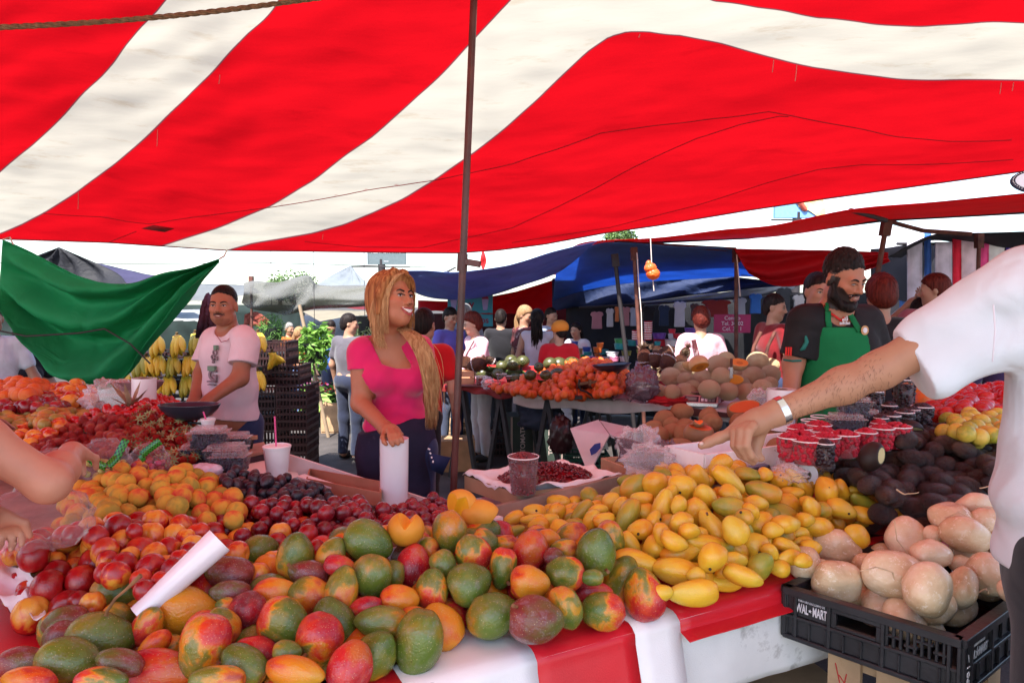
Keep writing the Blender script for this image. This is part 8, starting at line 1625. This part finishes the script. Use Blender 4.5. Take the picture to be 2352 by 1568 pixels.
cl=[(.30,.12,.14,1371,735,30,40,'pinkish blouse'),(.34,.32,.34,1401,729,19,43,'narrow grey dress'),(.42,.12,.04,1417,721,11,35,'orange shirt edge'),(.30,.13,.14,1436,726,24,44,'flowered dress'),(.26,.28,.34,1457,727,24,43,'grey blue dress'),(.012,.01,.012,1490,729,32,54,'black dress'),(.02,.03,.06,1525,724,27,48,'navy dress'),(.45,.42,.43,1561,721,30,59,'white shirt'),(.08,.04,.035,1595,716,20,40,'brown shirt'),(.20,.02,.015,1645,708,70,40,'red and black striped shirt'),(.30,.29,.30,1699,705,32,43,'grey shirt'),(.03,.11,.34,1735,697,30,46,'bright blue shirt'),(.03,.03,.035,1800,690,36,60,'black shirt'),(.34,.31,.31,1835,700,30,46,'pale printed shirt')]
for r_,g_,b_,x,y,w_,h_,lab in cl:
 c=P(x,y,8.9);k=8.9/1568;W,H=w_*k,h_*k;p=MB();p.prism([(-W*.5,H*.30),(-W*.42,H*.45),(-W*.15,H*.5),(0,H*.44),(W*.15,H*.5),(W*.42,H*.45),(W*.5,H*.30),(W*.36,H*.2),(W*.40,-H*.5),(-W*.40,-H*.5),(-W*.36,H*.2)],-.02,.02,frame(c,(1,0,0),(0,0,1)));bev(tag(p.build('hanging_garment',cloth_mat((r_,g_,b_)),None,False),lab+' hanging on the rail of the clothes stall','garment','clothes hung on the rail'),.008)
p=MB();[p.box((-.19,-.022,z),(.19,-.0205,z+.012),frame(P(1645,708,8.9),(1,0,0),(0,1,0)))for z in()]
pipe('rail of the clothes stall',[(1330,706,8.92),(1600,690,8.92),(1860,675,8.92)],.015)
sg=thing('sign','small magenta sign with phone numbers beside the grey post','sign',P(1682,743,8.2));p=MB();p.prism([(-.22,-.11),(.22,-.11),(.22,.11),(-.22,.11)],-.01,0,frame(P(1682,743,8.2),(1,0,0),(0,0,1)));p.build('panel',mat('magenta_sign',(.36,.02,.09),.6),sg,False)
for i,s_ in enumerate(('Centro','Tel. 30 02','Cel. 33 1')):text_part('lettering',s_,.065,frame(P(1682,743,8.195)+Vector((0,0,.065-.065*i)),(1,0,0),(0,0,1)),m_ink,sg)
bn_=thing('banner','turquoise banner with painted cups and maroon lettering','banner',P(1080,715,10));Mx=frame(P(1080,715,10),(1,0,0),(0,0,1));p=MB();p.box((-.33,-.22,-.02),(.33,.24,0),Mx);p.build('panel',mat('turquoise',(.02,.20,.26),.6,.08,3),bn_,False);mm=mat('maroon_paint',(.14,.01,.04),.6)
text_part('lettering','y',.17,Mx@Matrix.Translation((.02,.10,.002)),mm,bn_,bold=True);text_part('lettering','raspados',.13,Mx@Matrix.Translation((.04,-.13,.002)),mm,bn_,bold=True)
for q in(-.24,.22):p=MB();p.prism([(q-.03,.02),(q+.03,.02),(q+.05,.18),(q-.05,.18)],.0,.004,Mx);p.build('painted_cup',mat('lilac_paint',(.20,.22,.42),.6),bn_,False);p=MB();p.lathe([(0,0),(.05,0),(.05,.003),(0,.004)],14,Mx@Matrix.Translation((q,.18,.0)));p.build('painted_cup',mm,bn_,False)
def tub(x,y,w_,h_,col,lab,Y=7.6,lid=None):
 k=TG[2]*Y/1568;c=pt(TG,x,y+h_/2,Y+rg_.uniform(0,.5));o=thing('plastic_tub',lab,'container',c,'plastic containers stacked on the stall');W,H=w_*k/2,h_*k;mt=mat('ware_%d_%d_%d'%tuple(int(v*99)for v in col),col,.3,.05,4,spec=.5);p=MB();p.lathe([(0,0),(W*.82,0),(W*.97,H*.85),(W*.97,H*.88),(W*.9,H*.88),(0,H*.6)],20,Matrix.Translation(c));p.build('bowl',mt,o)
 p=MB();p.lathe([(W,H*.85),(W*1.03,H*.9),(W*.98,H),(0,H*1.02)],20,Matrix.Translation(c));p.build('lid',mat('ware_%d_%d_%d'%tuple(int(v*99)for v in lid),lid,.3,.05,4,spec=.5)if lid else mt,o)
rg_=random.Random(4);gr,te,pu,orr,bl,ol,wh,rd,pk_,br=(.04,.22,.07),(.02,.22,.24),(.13,.05,.28),(.55,.12,.02),(.03,.06,.28),(.25,.26,.06),(.6,.58,.6),(.45,.02,.04),(.55,.18,.30),(.2,.1,.05)
for x,y,w_,h_,c_,lab in((1030,990,110,45,gr,'bright green tub on a teal one'),(1032,1035,118,50,te,'large teal tub left of the rusty post'),(1130,1005,88,50,te,'teal tub behind the rusty post'),(1200,1010,80,55,pu,'purple tub right of the rusty post'),(855,1025,62,40,orr,'small orange tub at the back'),(835,1065,82,50,orr,'orange tub in front of the small one'),(740,1060,78,45,bl,'deep blue tub'),(750,1098,82,36,te,'low teal tub under the deep blue one'),(885,1082,90,44,te,'teal tub with a flat lid in the middle'),(960,1100,112,40,wh,'wide white lidded tub'),(1080,1092,92,44,ol,'olive tub beside the dark post'),(1200,1078,72,34,ol,'olive tub by the pineapples'),(672,1078,72,54,br,'brown tub at the left'),(640,1045,62,36,ol,'small olive tub at the left end'),(800,1142,72,38,pu,'low purple tub'),(840,1112,72,30,orr,'flat orange tub'),(690,1120,84,30,gr,'flat green tub at the front'),(740,1152,84,30,rd,'flat red tub at the front'),(890,1142,84,44,wh,'clear white tub at the front'),(975,1142,92,40,pk_,'pinkish clear tub at the front'),(1062,1142,86,44,wh,'white tub at the right front'),(1360,945,122,52,pu,'large lilac bowl on top of red ones'),(1470,1005,142,60,wh,'large white tub with red flowers'),(1372,1000,132,62,rd,'large red bowl'),(1470,948,74,48,wh,'white and red round box'),(1470,906,62,36,rd,'small red box on the white one'),(1625,903,102,54,pu,'lilac bowl left of the pink blouse'),(1580,972,84,62,te,'grey teal bowl'),(1510,945,70,44,rd,'wine red bowl'),(1345,1010,60,36,te,'small teal bowl in front'),(640,1010,60,34,bl,'small dark blue tub at the back left')):tub(x,y,w_,h_,c_,lab+' of the plastic ware')
for lab,x,y,h_ in(('upper stack of red and white striped cups',1265,872,104),('lower stack of red and white striped cups',1262,945,74),('stack of flowered red and white cups',1162,940,84)):
 c=pt(TG,x,y+h_/2,7.8);k=TG[2]*7.8/1568;o=thing('cup_stack',lab,'cups',c);n=int(h_/9)
 for i in range(n):p=MB();z=h_*k*i/n;p.lathe([(33*k,z),(37*k,z+h_*k/n*.9),(33*k,z+h_*k/n)],18,Matrix.Translation(c));p.build('cup',m_foam if i%2 else m_boxred,o)
q=[Vector((.62,7.5,.72)),Vector((2.9,7.5,.72))];trestle('plastic ware table with a red cover',[q[0],q[1],q[1]+Vector((0,1.2,0)),q[0]+Vector((0,1.2,0))],m_redb,.12,.72,'red cloth')
p=MB();pk=P(1497,612,5.6);p.tube([P(1494,545,5.6),pk,P(1502,668,5.6)],.004,6);hg=thing('hanging_charm','red and orange fruit shaped charm hanging from a string under the red canopy','charm',pk);p.build('string',m_str,hg);p=MB();p.ell(P(1494,616,5.6),(.052,.05,.045),None,14,10);p.ell(P(1500,629,5.6),(.058,.055,.05),None,14,10);p.ell(P(1490,606,5.6),(.025,.025,.03),None,10,8);p.build('ball',FM['ta'],hg)
pipe('thin white cord hanging beside the rusty post',[(1463,580,6.8),(1468,660,6.8),(1473,720,6.8),(1475,800,6.8)],.005,m_str,'cord');pipe('pale cord hanging beside the grey post',[(1692,585,6.9),(1697,640,6.9),(1700,680,6.9)],.006,m_str,'cord')
sheet('red_flag','small red rag knotted under the far edge of the striped canopy','rag',[flat(5.6,(1107,578),(1112,578)),flat(5.6,(1103,600),(1117,598)),flat(5.6,(1108,618),(1112,618))],mat('red_rag',(.42,.01,.015),.8),(4,8),.01);pipe('thin overhead cable across the left part of the sky',[(-300,602,20),(300,606,20),(620,604,20),(1000,614,20)],.012,m_post2,'cable')
tag(carton('brown carton behind the tomatoes on the right',P(2260,900,4.9)*Vector((1,1,0)),.6,.4,.95,.2),None)
pa=passer;yj=(.03,.04,.09)
pa('woman with short dark hair and glasses in a black T-shirt by the green tarp',52,757,5.8,1.55,55,(.012,.011,.014),'short',(.012,.011,.014),('black','curly'),fem=True,arms={'L':((.25,.05,1.1),(.1,.25,1.0)),'R':((-.25,.05,1.1),(-.1,.25,1.0))})
pa('man in a white and blue shirt standing in the sun at the left edge',-22,700,5.2,None,40,(.62,.70,.80),'short',yj,arms={'L':((.28,.05,1.1),(.33,.25,.9))})
pa('man with grey hair and sunglasses in an orange shirt among the plants',663,742,10.2,None,60,(.62,.16,.03),'short',yj,('grey','short'))
pa('woman in an orange shirt beside the grey haired man',687,752,9.6,None,100,(.58,.15,.03),'short',(.08,.12,.26),('sandy','pony'),fem=True)
pa('man in a grey polo shirt and dark jeans seen from behind',800,722,7.0,None,150,(.085,.075,.09),'short',(.02,.025,.05),('black','short'),build=1.08,hyaw=100)
pa('boy in a blue checked shirt looking down behind the pothos',760,737,9.3,None,20,(.05,.12,.36),'short',yj,hpitch=-25)
pa('person in a bright red shirt bending behind the woman in pink',955,712,4.6,None,165,(.46,.006,.01),'short',(.018,.016,.02),('black','short'),lean=.22,build=1.15)
pa('man in a violet blue polo shirt behind the striped canopy pole',1032,708,7.7,None,48,(.10,.085,.36),'short',(.05,.06,.1),('black','short'),hpitch=-18,build=1.05)
pa('man in a grey T-shirt with his back to the pole',1068,700,8.0,None,160,(.17,.18,.21),'short',yj,('grey','short'))
pa('older woman with red hair in a pale pink sweater and white trousers',1106,722,7.0,None,-62,(.62,.36,.42),'long',(.55,.50,.52),('red','curly'),(.42,.22,.15),{'L':((.24,.10,1.14),(.18,.34,1.06)),'R':((-.24,.14,1.14),(-.16,.42,1.05))},.16,fem=True,build=1.05,hyaw=-72,hpitch=-14,extra=lambda f,T,s,hm:(lambda p:(p.tube([T(.12,.08,1.42),T(.02,.16,1.25),T(-.14,.10,1.0)],.009,6),p.build('bag_strap',MATS['brown_pan'],f.o)))(MB()))
pa('person in a black T-shirt behind the older woman',1150,712,8.4,None,170,(.014,.012,.014),'short',(.02,.02,.025))
pa('woman with a sandy ponytail in a dark floral blouse',1203,704,8.0,None,120,mat('floral',(.10,.02,.025),.85,.3,10,stain=((.45,.35,.36),12,.54)),'short',(.03,.03,.04),('sandy','pony'),fem=True,hyaw=60,hpitch=-20)
pa('woman with long black hair in a white sleeveless top',1234,712,7.6,None,172,(.50,.44,.50),'none',mat('patterned_shorts',(.06,.06,.09),.85,.5,40),('black','long'),fem=True)
pa('man in a pale blue shirt behind the boy with the cap',1264,708,9.2,None,45,(.30,.36,.48),'short',yj)
def cap_on(f,T,s,hm):
 p=MB();c=f.hc+hm@Vector((0,-.012,.05));p.ell(c,(.088,.106,.078),hm,20,12);b=p.build('cap',mat('orange_cap',(.62,.20,.02),.7,.1,5),f.o,'all');p=MB();p.box((-.06,.08,.03),(.06,.17,.038),Matrix.Translation(f.hc)@hm.to_4x4());bev(p.build('cap_brim',MATS['orange_cap'],f.o,False),.003)
pa('boy in an orange cap and bright red T-shirt seen from behind',1285,742,7.1,None,165,(.44,.008,.016),'short',(.03,.03,.05),('black','short'),extra=cap_on,build=1.05,hyaw=210)
pa('woman with dark hair in a white blouse behind the plastic ware',1330,742,8.8,None,-40,(.48,.44,.48),'long',yj,('black','long'),fem=True,lean=.1)
pa('woman with short dark red hair in a pink blouse with a shoulder bag',1611,710,6.6,None,178,(.64,.36,.42),'long',(.04,.03,.04),('red','curly'),fem=True,build=1.08,extra=lambda f,T,s,hm:(lambda p:(p.tube([T(.10,-.13,1.40),T(.06,-.16,1.2),T(-.02,-.16,1.0)],.022,8),p.box((-.12,-.05,-.3),(.12,.03,0),Matrix.Translation(T(.0,-.16,1.0))),p.build('shoulder_bag',mat('floral',(.1,.02,.025)),f.o)))(MB()))
pa('man in a dark red polo shirt looking right behind the hand truck',1776,678,6.2,None,100,(.17,.008,.012),'short',yj,('black','short'),build=1.12,hyaw=55)
pa('man with spiky hair peering from behind the bearded man',1872,630,4.9,None,45,(.04,.012,.014),'short',yj,hyaw=5)
pa('woman with curly dark red hair in a black T-shirt seen from behind',2026,640,4.7,None,172,(.010,.009,.010),'short',(.02,.02,.02),('red','curly'),fem=True,build=1.1)
pa('woman with a dark red ponytail raising her arm by the towels',2146,632,5.6,None,150,(.30,.08,.10),'short',(.03,.03,.05),('red','pony'),fem=True,arms={'R':((-.36,.18,1.28),(-.16,.22,1.50))},hyaw=240)
pa('child with a dark cap beside the woman with the raised arm',2122,690,5.8,None,60,(.34,.24,.26),'short',yj,('black','curly'))
pa('man in a pale shirt far behind the grey net',975,735,12,None,30,(.5,.5,.42),'short',yj)
pa('person in dark clothes on the right behind the tomatoes',2310,720,5.6,None,170,(.05,.03,.09),'long',(.02,.02,.03))
for lab,x in(('left rusty handle of a hand truck beside the man in the red polo',1748),('right rusty handle of a hand truck beside the man in the red polo',1780)):p=MB();p.tube([P(x,762,5.9),P(x-16,795,5.9),P(x-24,830,5.9),Vector((P(x-24,830,5.9).x,5.9,.1))],.016,8);tag(p.build('hand_truck_handle',m_post),lab,'hand truck')
sheet('added_shade_sheet','unseen dark red sheet added behind the sagging blue awning for shade','roof',[[(930,640,8.6),(1100,640,8.6),(1330,610,8.6)],[(930,640,13.5),(1100,640,13.5),(1330,628,13.5)]],m_redt,(12,8),.02)  # unseen sheet added to keep the sun off the stalls behind the awning
for lab,x0,x1,y0,y1,Y,col in(('dark green back sheet of the far left stalls',-400,700,700,900,16,(.012,.022,.02)),('blue grey back sheet behind the plants',690,1010,725,900,15,(.02,.028,.045)),('black back sheet of the clothes stalls',1300,2100,672,900,9.75,(.012,.012,.015)),('dark back sheet behind the towels',2000,2900,560,900,8.6,(.02,.018,.025)),('dark maroon back sheet behind the older woman',990,1320,720,900,13,(.03,.006,.008))):
 sheet('back_sheet',lab,'sheet',[flat(Y,(x0,y0),((x0+x1)/2,y0),(x1,y0)),[(x,700+1568*1.58/Y,Y)for x in(x0,(x0+x1)/2,x1)]],mat('back_%d'%x0,col,.9,.5,2),(30,8),.06)
